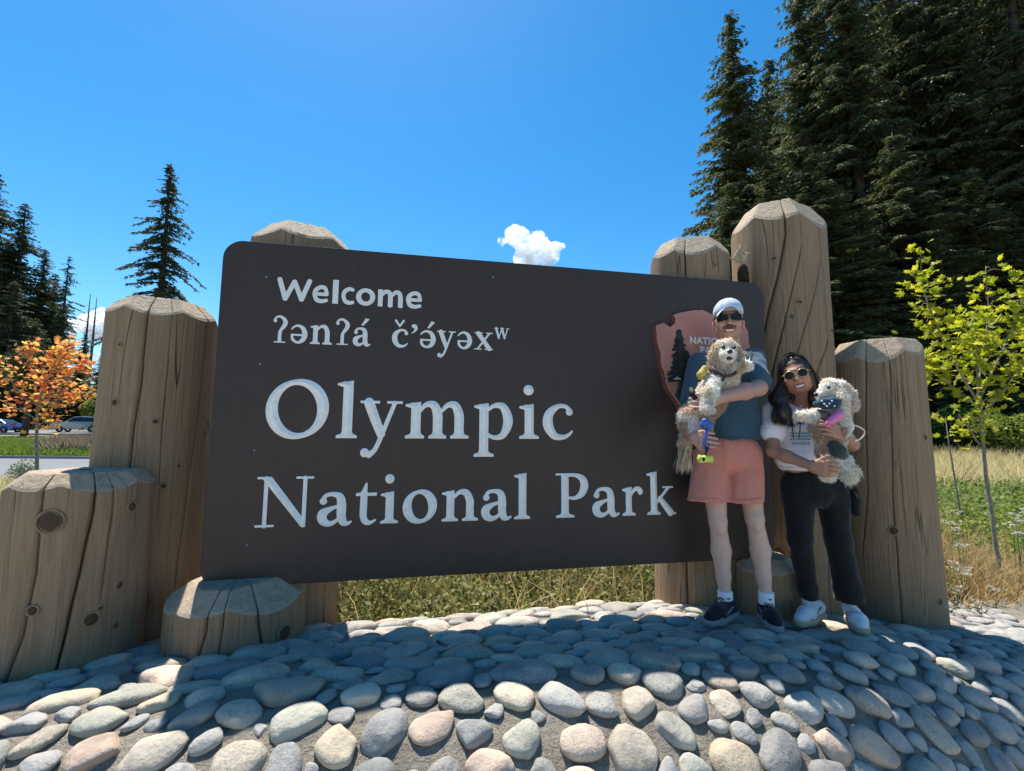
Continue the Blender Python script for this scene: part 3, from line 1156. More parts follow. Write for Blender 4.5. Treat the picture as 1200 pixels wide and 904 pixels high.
G = {
    'O': [ring(0.84, 0.75, 0.69, 0.70, 0.165, 0.07)],
    'o': [ring(0.5, 0.5, 0.42, 0.465, 0.15, 0.06)],
    'l': [stem(0.3, 0, 1.5), flag(0.3, 1.5), foot(0.3, 0.29, 0.27)],
    'i': [stem(0.3, 0, 0.97), flag(0.3, 0.97), foot(0.3, 0.29, 0.29), B_(0.28, 1.39, 0.15)],
    'n': [stem(0.3, 0, 0.97), flag(0.3, 0.97), foot(0.3, 0.29, 0.27), S_((0.4, 0.74, 0.05), (0.6, 0.92, 0.07), (0.84, 0.90, 0.115), (0.97, 0.66, 0.135), (0.98, 0.4, 0.135)), stem(0.98, 0.0, 0.5), foot(0.98, 0.27, 0.29)],
    'm': [stem(0.3, 0, 0.97), flag(0.3, 0.97), foot(0.3, 0.29, 0.24), S_((0.4, 0.74, 0.05), (0.58, 0.92, 0.07), (0.80, 0.90, 0.115), (0.90, 0.66, 0.135), (0.91, 0.4, 0.135)), stem(0.91, 0.0, 0.5), foot(0.91, 0.25, 0.25),
          S_((1.0, 0.74, 0.05), (1.2, 0.92, 0.07), (1.40, 0.90, 0.115), (1.51, 0.66, 0.135), (1.52, 0.4, 0.135)), stem(1.52, 0.0, 0.5), foot(1.52, 0.25, 0.28)],
    'p': [stem(0.3, -0.5, 0.97), flag(0.3, 0.97), foot(0.3, 0.29, 0.30, -0.5), S_((0.4, 0.80, 0.05), (0.62, 0.93, 0.065), (0.88, 0.88, 0.11), (1.02, 0.5, 0.145), (0.88, 0.12, 0.10), (0.62, 0.03, 0.06), (0.4, 0.12, 0.05))],
    'y': [L_((0.22, 0.94, 0.14), (0.40, 0.50, 0.135), (0.57, 0.12, 0.12)), S_((0.94, 0.95, 0.06), (0.76, 0.5, 0.06), (0.56, 0.0, 0.065), (0.42, -0.30, 0.065), (0.26, -0.44, 0.08)), B_(0.14, -0.38, 0.12), P_((-0.02, 0.93), (0.52, 0.93), (0.52, 1.0), (-0.02, 1.0)), P_((0.72, 0.93), (1.16, 0.93), (1.16, 1.0), (0.72, 1.0))],
    'c': [S_((0.84, 0.82, 0.06), (0.72, 0.93, 0.06), (0.48, 0.94, 0.07), (0.22, 0.72, 0.13), (0.18, 0.40, 0.15), (0.36, 0.10, 0.11), (0.62, 0.05, 0.07), (0.80, 0.12, 0.05), (0.90, 0.22, 0.03)), B_(0.82, 0.78, 0.105)],
    'a': [S_((0.18, 0.78, 0.06), (0.28, 0.91, 0.06), (0.48, 0.94, 0.07), (0.66, 0.86, 0.11), (0.72, 0.62, 0.13), (0.72, 0.3, 0.13), (0.78, 0.09, 0.11), (0.90, 0.04, 0.06), (1.0, 0.09, 0.035)), B_(0.20, 0.73, 0.105), S_((0.66, 0.58, 0.045), (0.42, 0.50, 0.07), (0.20, 0.36, 0.13), (0.20, 0.16, 0.13), (0.36, 0.05, 0.09), (0.54, 0.10, 0.06), (0.68, 0.24, 0.045))],
    't': [P_((0.03, 0.88), (0.18, 0.95), (0.36, 1.28), (0.42, 1.28), (0.42, 0.90)), S_((0.31, 0.95, 0.125), (0.30, 0.5, 0.13), (0.31, 0.22, 0.125), (0.40, 0.08, 0.10), (0.56, 0.04, 0.06), (0.74, 0.12, 0.035)), P_((0.0, 0.87), (0.76, 0.87), (0.78, 0.97), (0.03, 0.97))],
    'N': [L_((0.27, 0.03, 0.062), (0.27, 1.46, 0.062)), L_((1.42, 0.12, 0.062), (1.42, 1.46, 0.062)), P_((0.12, 1.5), (0.42, 1.5), (1.48, 0.14), (1.48, -0.03), (1.36, -0.03), (0.21, 1.36)), P_((0.0, 0), (0.55, 0), (0.55, 0.07), (0.0, 0.07)), P_((0.0, 1.43), (0.42, 1.43), (0.42, 1.5), (0.0, 1.5)), P_((1.14, 1.43), (1.68, 1.43), (1.68, 1.5), (1.14, 1.5))],
    'P': [stem(0.34, 0, 1.5), foot(0.34, 0.33, 0.34), P_((0.0, 1.43), (0.5, 1.43), (0.5, 1.5), (0.0, 1.5)), S_((0.4, 1.44, 0.06), (0.72, 1.43, 0.065), (0.98, 1.30, 0.12), (1.05, 1.06, 0.15), (0.95, 0.80, 0.12), (0.72, 0.66, 0.065), (0.5, 0.66, 0.045))],
    'r': [stem(0.3, 0, 0.97), flag(0.3, 0.97), foot(0.3, 0.29, 0.30), S_((0.4, 0.70, 0.05), (0.54, 0.88, 0.07), (0.70, 0.93, 0.085), (0.82, 0.90, 0.07)), B_(0.82, 0.83, 0.12)],
    'k': [stem(0.3, 0, 1.5), flag(0.3, 1.5), foot(0.3, 0.29, 0.26), L_((0.40, 0.42, 0.055), (0.90, 0.93, 0.055)), P_((0.66, 0.93), (1.12, 0.93), (1.12, 1.0), (0.66, 1.0)), L_((0.56, 0.56, 0.10), (0.98, 0.07, 0.135)), P_((0.88, 0), (1.22, 0), (1.22, 0.06), (0.98, 0.12))],
    'x': [L_((0.22, 0.94, 0.12), (0.80, 0.06, 0.12)), L_((0.80, 0.95, 0.05), (0.20, 0.05, 0.05)), P_((0.02, 0.94), (0.46, 0.94), (0.46, 1.0), (0.02, 1.0)), P_((0.62, 0.94), (0.98, 0.94), (0.98, 1.0), (0.62, 1.0)), P_((0.02, 0), (0.40, 0), (0.40, 0.06), (0.02, 0.06)), P_((0.56, 0), (1.0, 0), (1.0, 0.06), (0.56, 0.06))],
    'w': [L_((0.2, 0.95, 0.12), (0.48, 0.05, 0.10)), L_((0.48, 0.05, 0.05), (0.78, 0.95, 0.06)), L_((0.80, 0.95, 0.12), (1.08, 0.05, 0.10)), L_((1.08, 0.05, 0.05), (1.38, 0.95, 0.06)), P_((0.0, 0.93), (0.45, 0.93), (0.45, 1.0), (0.0, 1.0)), P_((1.2, 0.93), (1.56, 0.93), (1.56, 1.0), (1.2, 1.0)), P_((0.62, 0.93), (1.0, 0.93), (1.0, 1.0), (0.62, 1.0))],
    'glottal': [B_(0.12, 1.24, 0.10), S_((0.06, 1.26, 0.05), (0.20, 1.44, 0.06), (0.46, 1.46, 0.075), (0.70, 1.22, 0.125), (0.66, 0.98, 0.125), (0.50, 0.76, 0.09), (0.42, 0.56, 0.10), (0.42, 0.1, 0.105)), P_((0.10, 0), (0.76, 0), (0.76, 0.07), (0.10, 0.07))],
    'schwa': [S_((0.14, 0.45, 0.06), (0.20, 0.20, 0.08), (0.46, 0.05, 0.065), (0.74, 0.20, 0.12), (0.84, 0.5, 0.145), (0.72, 0.82, 0.11), (0.46, 0.95, 0.065), (0.24, 0.88, 0.05), (0.12, 0.76, 0.04)), L_((0.14, 0.45, 0.05), (0.84, 0.45, 0.05))],
    'acute': [P_((0.0, 0.0), (0.12, -0.02), (0.42, 0.36), (0.22, 0.42))],
    'caron': [L_((0.0, 0.38, 0.07), (0.26, 0.06, 0.06)), L_((0.52, 0.38, 0.07), (0.26, 0.06, 0.06))],
    'comma': [B_(0.16, 0.38, 0.13), S_((0.22, 0.38, 0.09), (0.26, 0.2, 0.08), (0.16, 0.0, 0.045), (0.04, -0.1, 0.02))],
    # plain bold letters of the top line
    'W_': [L_((0.12, 1.2, 0.12), (0.42, 0.12, 0.12)), L_((0.42, 0.12, 0.12), (0.83, 1.12, 0.115)), L_((0.83, 1.12, 0.115), (1.20, 0.12, 0.12)), L_((1.20, 0.12, 0.12), (1.55, 1.2, 0.12))],
    'e_': [S_((0.14, 0.5, 0.10), (0.86, 0.5, 0.10)), S_((0.86, 0.52, 0.105), (0.74, 0.84, 0.12), (0.48, 0.90, 0.115), (0.20, 0.72, 0.13), (0.14, 0.46, 0.135), (0.26, 0.18, 0.13), (0.54, 0.10, 0.115), (0.84, 0.16, 0.10))],
    'l_': [P_((0, 0), (0.28, 0), (0.28, 1.38), (0, 1.38))],
    'c_': [S_((0.76, 0.86, 0.10), (0.52, 0.90, 0.115), (0.22, 0.74, 0.13), (0.14, 0.48, 0.135), (0.26, 0.20, 0.13), (0.52, 0.10, 0.115), (0.78, 0.14, 0.10))],
    'o_': [ring(0.5, 0.5, 0.37, 0.39, 0.135, 0.115)],
    'm_': [P_((0, 0), (0.27, 0), (0.27, 1.0), (0, 1.0)), S_((0.2, 0.66, 0.09), (0.42, 0.88, 0.115), (0.64, 0.82, 0.13), (0.70, 0.56, 0.135), (0.70, 0.1, 0.135)), P_((0.565, 0), (0.835, 0), (0.835, 0.4), (0.565, 0.4)),
           S_((0.78, 0.66, 0.09), (1.0, 0.88, 0.115), (1.20, 0.82, 0.13), (1.27, 0.56, 0.135), (1.27, 0.1, 0.135)), P_((1.135, 0), (1.405, 0), (1.405, 0.4), (1.135, 0.4))],
}


def sdf2(prims, X, Y):
    D = np.full(X.shape, 9.0)
    for kind, pts in prims:
        if kind in 'sl':
            q = cat(pts) if kind == 's' else np.array(pts, float)
            for a, b in zip(q[:-1], q[1:]):
                ab = b - a
                L2 = max(ab[0] ** 2 + ab[1] ** 2, 1e-9)
                t = np.clip(((X - a[0]) * ab[0] + (Y - a[1]) * ab[1]) / L2, 0, 1)
                D = np.minimum(D, np.hypot(X - a[0] - t * ab[0], Y - a[1] - t * ab[1]) - (a[2] + t * ab[2]))
        else:
            P = np.array(pts, float)
            d = np.full(X.shape, 9.0)
            ins = np.zeros(X.shape, bool)
            for a, b in zip(P, np.roll(P, -1, 0)):
                ab = b - a
                t = np.clip(((X - a[0]) * ab[0] + (Y - a[1]) * ab[1]) / max(ab @ ab, 1e-9), 0, 1)
                d = np.minimum(d, np.hypot(X - a[0] - t * ab[0], Y - a[1] - t * ab[1]))
                c = ((a[1] > Y) != (b[1] > Y)) & (X < (b[0] - a[0]) * (Y - a[1]) / (b[1] - a[1] + 1e-12) + a[0])
                ins ^= c
            D = np.minimum(D, np.where(ins, -d, d))
    return D


def raise_shape(D, x0, y0, h, height):
    """Mesh of the region D<0 on a grid of step h; HEIGHT maps depth inside the edge to relief. Local x, z in the board, -y outwards."""
    nx, ny = D.shape
    V, F, vi = [], [], {}

    def vert(key, x, y, d):
        if key not in vi:
            vi[key] = len(V)
            V.append((x0 + x * h, -height(max(0.0, -d)), y0 + y * h))
        return vi[key]
    ins = D < 0
    cells = ins[:-1, :-1] | ins[1:, :-1] | ins[1:, 1:] | ins[:-1, 1:]
    for i, j in zip(*np.nonzero(cells)):
        cs = [(i, j), (i + 1, j), (i + 1, j + 1), (i, j + 1)]
        poly = []
        for k in range(4):
            a, b = cs[k], cs[(k + 1) % 4]
            da, db = D[a], D[b]
            if da < 0:
                poly.append(vert(a, a[0], a[1], da))
            if (da < 0) != (db < 0):
                t = da / (da - db)
                key = (min(a, b), max(a, b))
                poly.append(vert(key, a[0] + (b[0] - a[0]) * t, a[1] + (b[1] - a[1]) * t, 0.0))
        if len(poly) >= 3:
            F.append(tuple(poly))
    return V, F


def glyph_mesh(key, s0, s1, base, xh, h=0.0028, ridge=0.5, cap=0.011, lift=0.003, fit=True):
    prims = G[key]
    X, Y = np.meshgrid(np.linspace(-0.5, 2.4, 400), np.linspace(-0.8, 1.9, 380), indexing='ij')
    Dg = sdf2(prims, X, Y)
    xs = X[Dg < 0]
    xmin, xmax = xs.min(), xs.max()
    sx = (s1 - s0) / (xmax - xmin) if fit else xh
    nx = int((s1 - s0) / h) + 6
    gx = s0 - 3 * h + h * np.arange(nx)
    y0, y1 = base - 0.6 * xh - 0.02, base + 1.75 * xh
    gy = y0 + h * np.arange(int((y1 - y0) / h))
    XX, YY = np.meshgrid(gx, gy, indexing='ij')
    D = sdf2(prims, (XX - s0) / sx + xmin, (YY - base) / xh) * min(sx, xh)
    return raise_shape(D, gx[0], gy[0], h, lambda d: lift + min(cap, d * ridge) if ridge else lift)


def park_sign():
    root = empty('park_sign', SIGN_O, TH)
    tag(root, 'large dark brown welcome sign with white raised lettering and an arrowhead emblem, held by logs', 'sign')
    # board: rounded slab with a softened rim
    R, n = 0.105, 10
    def outline(inset):
        o = []
        for cx, cy, a0 in ((SIGN_W - R, R, -90), (SIGN_W - R, SIGN_H - R, 0), (R, SIGN_H - R, 90), (R, R, 180)):
            for k in range(n + 1):
                a = rad(a0 + 90 * k / n)
                o.append((cx + (R - inset) * math.cos(a), cy + (R - inset) * math.sin(a)))
        return o
    V, F = [], []
    lays = [(0.006, 0.0), (0.0018, 0.0018), (0.0, 0.006), (0.0, SIGN_D - 0.006), (0.006, SIGN_D)]
    m = len(outline(0))
    for ins, dep in lays:
        V += [(x, dep, y) for x, y in outline(ins)]
    for k in range(len(lays) - 1):
        for i in range(m):
            F.append((k * m + i, k * m + (i + 1) % m, (k + 1) * m + (i + 1) % m, (k + 1) * m + i))
    F.append(tuple(range(m))[::-1])
    F.append(tuple((len(lays) - 1) * m + i for i in range(m)))
    F = [f[::-1] for f in F]
    obj('board', V, F, M['board'], root, smooth=False)

    def letter(key, s0, s1, base, xh, mat, ridge=0.7, cap=0.016, fit=True, h=0.0028):
        v, f = glyph_mesh(key, s0, s1, base, xh, h, ridge, cap, fit=fit)
        obj('letter', v, f, M[mat], root, smooth=False)
    for key, s0, s1 in (('O', .268, .592), ('l', .633, .747), ('y', .762, .993), ('m', 1.009, 1.377), ('p', 1.407, 1.644), ('i', 1.682, 1.805), ('c', 1.831, 2.024)):
        letter(key, s0, s1, 0.776, 0.213, 'paint')
    for key, s0, s1 in (('N', .248, .532), ('a', .558, .740), ('t', .754, .869), ('i', .889, .986), ('o', 1.011, 1.202), ('n', 1.229, 1.440), ('a', 1.459, 1.640), ('l', 1.654, 1.753),
                        ('P', 1.912, 2.121), ('a', 2.147, 2.326), ('r', 2.344, 2.485), ('k', 2.511, 2.712)):
        letter(key, s0, s1, 0.302, 0.177, 'paint')
    for key, s0, s1 in (('W_', .287, .470), ('e_', .476, .562), ('l_', .583, .614), ('c_', .632, .703), ('o_', .712, .818), ('m_', .834, .975), ('e_', .994, 1.086)):
        letter(key, s0, s1, 1.541, 0.102, 'flat_paint', ridge=0, h=0.0022)
    for key, s0, s1, b, xh in (('glottal', .280, .354, 1.302, 0.1), ('schwa', .373, .460, 1.302, .106), ('n', .474, .592, 1.302, .11), ('glottal', .610, .684, 1.304, 0.1), ('a', .704, .802, 1.304, .106),
                               ('acute', .748, .792, 1.424, .1), ('c', .921, 1.012, 1.306, .106), ('caron', .935, .99, 1.424, .1), ('comma', 1.030, 1.066, 1.40, .09), ('schwa', 1.081, 1.173, 1.307, .106), ('acute', 1.122, 1.166, 1.427, .1),
                               ('y', 1.180, 1.290, 1.308, .106), ('schwa', 1.302, 1.389, 1.310, .106), ('x', 1.403, 1.517, 1.311, .106), ('w', 1.524, 1.617, 1.384, .066)):
        letter(key, s0, s1, b, xh, 'flat_paint', ridge=0, h=0.002)
    # screws
    sm = MB().tube([(0, 0.001, 0), (0, -0.003, 0)], [0.006, 0.0045], 10).data('screw', M['steel'])
    for s, h in ((0.228, 1.671), (0.223, 1.18), (0.223, 0.709), (0.216, 0.213), (1.514, 1.769)):
        place('screw', sm, (s, 0, h), root)

    # arrowhead emblem
    out = [(2.577, 1.525), (2.61, 1.541), (2.645, 1.552), (2.668, 1.535), (2.690, 1.525), (2.712, 1.545), (2.712, 1.57), (2.694, 1.601), (2.74, 1.617), (2.785, 1.63), (2.86, 1.648), (2.933, 1.657), (2.99, 1.632), (3.028, 1.612),
           (3.10, 1.60), (3.19, 1.585), (3.215, 1.55), (3.255, 1.565), (3.29, 1.52), (3.295, 1.40), (3.27, 1.25), (3.20, 1.10), (3.08, .93), (2.96, .81), (2.90, .77), (2.84, .81), (2.79, .89), (2.722, .999), (2.675, 1.06), (2.639, 1.125), (2.628, 1.19), (2.606, 1.248), (2.60, 1.33), (2.580, 1.417), (2.572, 1.47)]
    h = 0.004
    gx = 2.5 + h * np.arange(220)
    gy = 0.7 + h * np.arange(250)
    X, Y = np.meshgrid(gx, gy, indexing='ij')
    wob = 0.006 * vnoise(np.stack([X, Y, X * 0], -1), 18, 3)
    D = sdf2([P_(*out)], X, Y) + wob
    v, f = raise_shape(D, gx[0], gy[0], h, lambda d: 0.002 + min(0.030, d * 2.2))
    em = obj('emblem', v, f, [M['terracotta'], M['terracotta_edge']], root, smooth=False)
    va = np.array(v)
    em.data.polygons.foreach_set('material_index', np.array([1 if np.mean([-va[i][1] for i in q]) < 0.030 else 0 for q in f], dtype=np.int32))
    em.data.update()
    # tree relief
    rng = np.random.default_rng(4)
    pr = [L_((2.735, 1.0, 0.05), (2.75, 1.12, 0.02), (2.755, 1.45, 0.012)), B_(2.752, 1.475, 0.024), B_(2.755, 1.44, 0.03)]
    for z in np.linspace(1.17, 1.44, 15):
        wd = 0.025 + 0.085 * (1.46 - z) / 0.29
        for _ in range(4):
            sd = rng.choice([-1, 1])
            e = wd * rng.uniform(0.5, 1.0)
            pr.append(L_((2.755, z, 0.016), (2.755 + sd * e, z - 0.012 + rng.uniform(-0.012, 0.008), rng.uniform(0.007, 0.013))))
    pr.append(P_((2.73, 1.0), (2.80, 1.11), (2.86, 1.13), (2.96, 1.135), (3.18, 1.13), (3.08, .96), (2.96, .84), (2.90, .80), (2.82, .87)))
    pr += [L_((2.80, 1.19, 0.03), (2.86, 1.20, 0.02)), L_((2.83, 1.155, 0.03), (2.98, 1.16, 0.03))]
    h = 0.003
    gx = 2.6 + h * np.arange(210)
    gy = 0.78 + h * np.arange(250)
    X, Y = np.meshgrid(gx, gy, indexing='ij')
    Dt = sdf2(pr, X, Y) + 0.004 * vnoise(np.stack([X, Y, X * 0], -1), 60, 2)
    De = sdf2([P_(*out)], X, Y) + 0.024
    v, f = raise_shape(np.maximum(Dt, De), gx[0], gy[0], h, lambda d: 0.030 + min(0.014, d * 1.2))
    v = [(a, b - 0.006 * float(vnoise(np.array([a * 40, c * 40, 3.0]), 1.0, 2)), c) for a, b, c in v]
    obj('tree_relief', v, f, M['tree_green'], em, smooth=False)
    wb = [L_((2.845, 1.196, 0.011), (2.868, 1.200, 0.012)), B_(2.872, 1.198, 0.008), L_((2.85, 1.19, 0.004), (2.85, 1.183, 0.003)), L_((2.866, 1.19, 0.004), (2.866, 1.183, 0.003))]
    gx = 2.82 + 0.002 * np.arange(40)
    gy = 1.16 + 0.002 * np.arange(32)
    X, Y = np.meshgrid(gx, gy, indexing='ij')
    v, f = raise_shape(sdf2(wb, X, Y), gx[0], gy[0], 0.002, lambda d: 0.046 + min(0.006, d))
    obj('bison', v, f, M['flat_paint'], em, smooth=False)
    wl = [L_((2.70, 1.165, 0.004), (2.745, 1.168, 0.004)), L_((2.715, 1.176, 0.003), (2.73, 1.178, 0.003))]
    gx = 2.68 + 0.002 * np.arange(45)
    gy = 1.14 + 0.002 * np.arange(30)
    X, Y = np.meshgrid(gx, gy, indexing='ij')
    v, f = raise_shape(sdf2(wl, X, Y), gx[0], gy[0], 0.002, lambda d: 0.047 + min(0.003, d))
    obj('white_line', v, f, M['flat_paint'], em, smooth=False)
    # emblem wording
    dg = None
    for body, x, z, size in (('NATIONAL', 2.826, 1.408, 0.062), ('PARK', 2.902, 1.345, 0.062), ('SERVICE', 2.862, 1.285, 0.058)):
        c = bpy.data.curves.new('wording', 'FONT')
        c.body = body
        c.size = size
        c.offset = 0.0022
        c.extrude = 0.003
        c.space_character = 1.12
        o = bpy.data.objects.new('wording', c)
        COL.objects.link(o)
        dg = bpy.context.evaluated_depsgraph_get()
        me = bpy.data.meshes.new_from_object(o.evaluated_get(dg))
        bpy.data.objects.remove(o)
        me.materials.clear()
        me.materials.append(M['flat_paint'])
        w = link(bpy.data.objects.new('wording', me), em)
        w.location = (x, -0.034, z)
        w.rotation_euler = (rad(90), 0, 0)


park_sign()

# ================================================================== TREES AND PLANTS
M['bark'] = plain('conifer bark', (0.085, 0.065, 0.05), 0.95, 0.1, var=0.5, scale=12, bump=0.6)
M['bark_pale'] = plain('sapling bark', (0.23, 0.20, 0.165), 0.85, 0.2, var=0.35, scale=30, bump=0.3)
M['needles'] = leafy('dark conifer needles', [(0.042, 0.060, 0.030), (0.085, 0.108, 0.050), (0.13, 0.145, 0.066), (0.20, 0.20, 0.09)], 0.36, 0.6, 0.25)
M['needles_far'] = leafy('blue green conifer needles', [(0.045, 0.064, 0.040), (0.075, 0.10, 0.056), (0.115, 0.135, 0.07)], 0.3, 0.6, 0.25)
M['maple_yellow'] = leafy('yellow green maple leaf', [(0.28, 0.33, 0.02), (0.44, 0.45, 0.03), (0.55, 0.50, 0.04), (0.34, 0.38, 0.025)], 0.6, 0.5, 0.3, rnd='object')
M['maple_orange'] = leafy('orange maple leaf', [(0.70, 0.17, 0.10), (0.78, 0.30, 0.11), (0.76, 0.44, 0.10), (0.70, 0.56, 0.12), (0.76, 0.26, 0.17)], 0.68, 0.5, 0.3, rnd='object')
M['maple_yellow_mass'] = leafy('yellow green maple foliage', [(0.28, 0.33, 0.02), (0.44, 0.45, 0.03), (0.55, 0.50, 0.04)], 0.6, 0.5, 0.3)
M['maple_orange_mass'] = leafy('orange maple foliage', [(0.70, 0.17, 0.10), (0.78, 0.30, 0.11), (0.76, 0.44, 0.10), (0.70, 0.56, 0.12)], 0.68, 0.5, 0.3)
M['bush'] = leafy('mid green bush leaves', [(0.07, 0.10, 0.02), (0.14, 0.19, 0.035), (0.25, 0.30, 0.06), (0.36, 0.39, 0.09)], 0.5, 0.5, 0.3)
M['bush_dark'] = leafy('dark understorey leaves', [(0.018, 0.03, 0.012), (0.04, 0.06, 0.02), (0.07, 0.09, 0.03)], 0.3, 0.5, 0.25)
M['hedge'] = leafy('mixed undergrowth leaves', [(0.06, 0.075, 0.022), (0.15, 0.165, 0.05), (0.27, 0.27, 0.10), (0.50, 0.46, 0.30)], 0.45, 0.6, 0.2)
M['dry_grass'] = leafy('dry straw grass', [(0.42, 0.33, 0.17), (0.60, 0.49, 0.27), (0.70, 0.60, 0.38), (0.44, 0.42, 0.18)], 0.5, 0.7, 0.15)
M['green_grass'] = leafy('lawn grass blades', [(0.08, 0.14, 0.02), (0.15, 0.23, 0.035), (0.24, 0.30, 0.06)], 0.45, 0.6, 0.2)
M['clover'] = leafy('green ground cover', [(0.08, 0.14, 0.03), (0.17, 0.25, 0.06), (0.28, 0.34, 0.11)], 0.5, 0.6, 0.2)
M['dry_weed'] = leafy('brown dry weeds', [(0.26, 0.15, 0.08), (0.40, 0.26, 0.14), (0.54, 0.41, 0.22), (0.28, 0.28, 0.10)], 0.45, 0.7, 0.15)
M['white_flower'] = leafy('white flower heads', [(0.46, 0.45, 0.38), (0.66, 0.64, 0.56)], 0.3, 0.7, 0.2)
M['sage'] = leafy('pale silver green leaves', [(0.16, 0.20, 0.13), (0.27, 0.31, 0.22), (0.42, 0.44, 0.36)], 0.35, 0.7, 0.2)
M['sage_flower'] = leafy('dull pink dry flower spikes', [(0.24, 0.17, 0.13), (0.34, 0.26, 0.20)], 0.3, 0.8, 0.1)


def unit(v):
    return v / np.maximum(np.linalg.norm(v, axis=-1, keepdims=True), 1e-9)


def blades(P, D, Wd, L, w, bend=None):
    """Thin tapered blades: base P, direction D, width axis Wd. Two segments each (quad + triangle), returned as triangles."""
    n = len(P)
    L = np.broadcast_to(L, n)[:, None]
    w = np.broadcast_to(w, n)[:, None]
    b = np.zeros((n, 3)) if bend is None else bend
    m = P + D * L * 0.55
    t = P + D * L + b * L
    V = np.stack([P - Wd * w * 0.5, P + Wd * w * 0.5, m + Wd * w * 0.42 + b * L * 0.3, m - Wd * w * 0.42 + b * L * 0.3, t], 1).reshape(-1, 3)
    i = np.arange(n)[:, None] * 5
    F = np.concatenate([i + np.array([[0, 1, 2]]), i + np.array([[0, 2, 3]]), i + np.array([[3, 2, 4]])])
    return V, F


def leaves(P, rng, size, flat=0.35, up=None):
    """Small folded leaves (4 triangles) at P."""
    n = len(P)
    N = unit(rng.normal(0, 1, (n, 3)) + np.array([0, 0, 0.7]))
    a = unit(np.cross(N, rng.normal(0, 1, (n, 3))))
    b = np.cross(N, a)
    s = (size * rng.uniform(0.6, 1.3, n))[:, None]
    c = P + N * s * 0.12
    V = np.stack([P - a * s, c - b * s * flat * 1.6, P + a * s, c + b * s * flat * 1.6, P], 1).reshape(-1, 3)
    i = np.arange(n)[:, None] * 5
    F = np.concatenate([i + np.array([[0, 1, 4]]), i + np.array([[1, 2, 4]]), i + np.array([[2, 3, 4]]), i + np.array([[3, 0, 4]])])
    return V, F


def conifer(seed, H, Rb, z0=0.06, dens=1.0, droop=0.35, ragged=0.35, spray=0.55, bare=0.0):
    """Crown of drooping branches, each hung with fans of needle sprays, plus trunk and limbs. Two meshes in the tree's own frame."""
    rng = np.random.default_rng(seed)
    PP, DD, LL = [], [], []
    tk = MB()
    lean = rng.normal(0, 0.012, 2)
    zs = np.linspace(0, H, 14)
    tk.tube([(lean[0] * z + 0.06 * math.sin(z * 0.3 + seed), lean[1] * z, z) for z in zs], [max(0.012, 0.014 * H * (1 - z / H) ** 0.9 + 0.012) for z in zs], 8)
    z = z0 * H
    while z < H * 0.992:
        f = z / H
        env = Rb * ((1 - f) ** 0.78) * (0.55 + 0.45 * min(1, (f - z0) / 0.12 + 0.2))
        nb = max(3, int(round((4 + 4.5 * (1 - f)) * dens)))
        for k in range(nb):
            if rng.random() < bare * (1 - f):
                continue
            az = rng.uniform(0, 2 * math.pi)
            L = env * rng.uniform(1 - ragged * 1.4, 1 + ragged * 0.35) + 0.12
            up = 0.30 * f - 0.06 + rng.normal(0, 0.08)
            n = max(3, int(L / (spray * 0.36)))
            s = np.linspace(0.12, 1.0, n)
            d = droop * rng.uniform(0.6, 1.3)
            rr = L * s
            zz = z + L * (up * s - d * s ** 1.8 + 0.16 * d * s ** 4)
            bx, by = np.cos(az) * rr, np.sin(az) * rr
            if L > 0.7 and rng.random() < 0.6:
                q = [0, n // 2, n - 1]
                tk.tube([(lean[0] * z, lean[1] * z, z)] + [(bx[i], by[i], zz[i]) for i in q], [0.010 * L + 0.008, 0.009 * L, 0.006 * L, 0.003 * L], 4, caps=False)
            side = np.array([-math.sin(az), math.cos(az), 0])
            fw = np.array([math.cos(az), math.sin(az), -0.25])
            for i in range(n):
                base = np.array([bx[i] + lean[0] * z, by[i] + lean[1] * z, zz[i]])
                sl = spray * (1.15 - 0.55 * s[i]) * min(1.0, 0.35 + L / 2.5)
                for sg in (-1, 1, 0):
                    if sg == 0 and i < n - 1 and rng.random() < 0.5:
                        continue
                    dd = side * sg * rng.uniform(0.6, 1.0) + fw * rng.uniform(0.4, 0.9) + np.array([0, 0, -rng.uniform(0.15, 0.75)])
                    PP.append(base)
                    DD.append(dd)
                    LL.append(sl * rng.uniform(0.7, 1.25))
        z += max(0.12, H * 0.0125 * (1.15 - 0.5 * f)) / max(dens, 0.5) ** 0.5
    P, D, L = np.array(PP), unit(np.array(DD)), np.array(LL)
    # every spray is a little fan: a spine with side twigs
    Vs, Fs, off = [], [], 0
    for fwd, sd, ln in ((0.0, 0.0, 1.0), (0.18, 0.75, 0.5), (0.18, -0.75, 0.5), (0.45, 0.7, 0.42), (0.45, -0.7, 0.42)):
        Wd = unit(np.cross(D, np.array([0, 0, 1.0])) + rng.normal(0, 0.25, D.shape))
        dd = unit(D + Wd * sd + rng.normal(0, 0.15, D.shape))
        pp = P + D * (L * fwd)[:, None]
        ww = unit(np.cross(dd, rng.normal(0, 1, D.shape)))
        v, f_ = blades(pp, dd, ww, L * ln, L * 0.15 + 0.012, bend=np.array([0, 0, -0.18]) * np.ones_like(D))
        Vs.append(v)
        Fs.append(f_ + off)
        off += len(v)
    return np.concatenate(Vs), np.concatenate(Fs), tk


KINDS = {}


def conifer_kind(key, mat, **kw):
    V, F, tk = conifer(**kw)
    KINDS[key] = (mesh_data('crown', V, F, M[mat], False), tk.data('trunk', M['bark']), kw['H'])
    print('conifer', key, len(F))


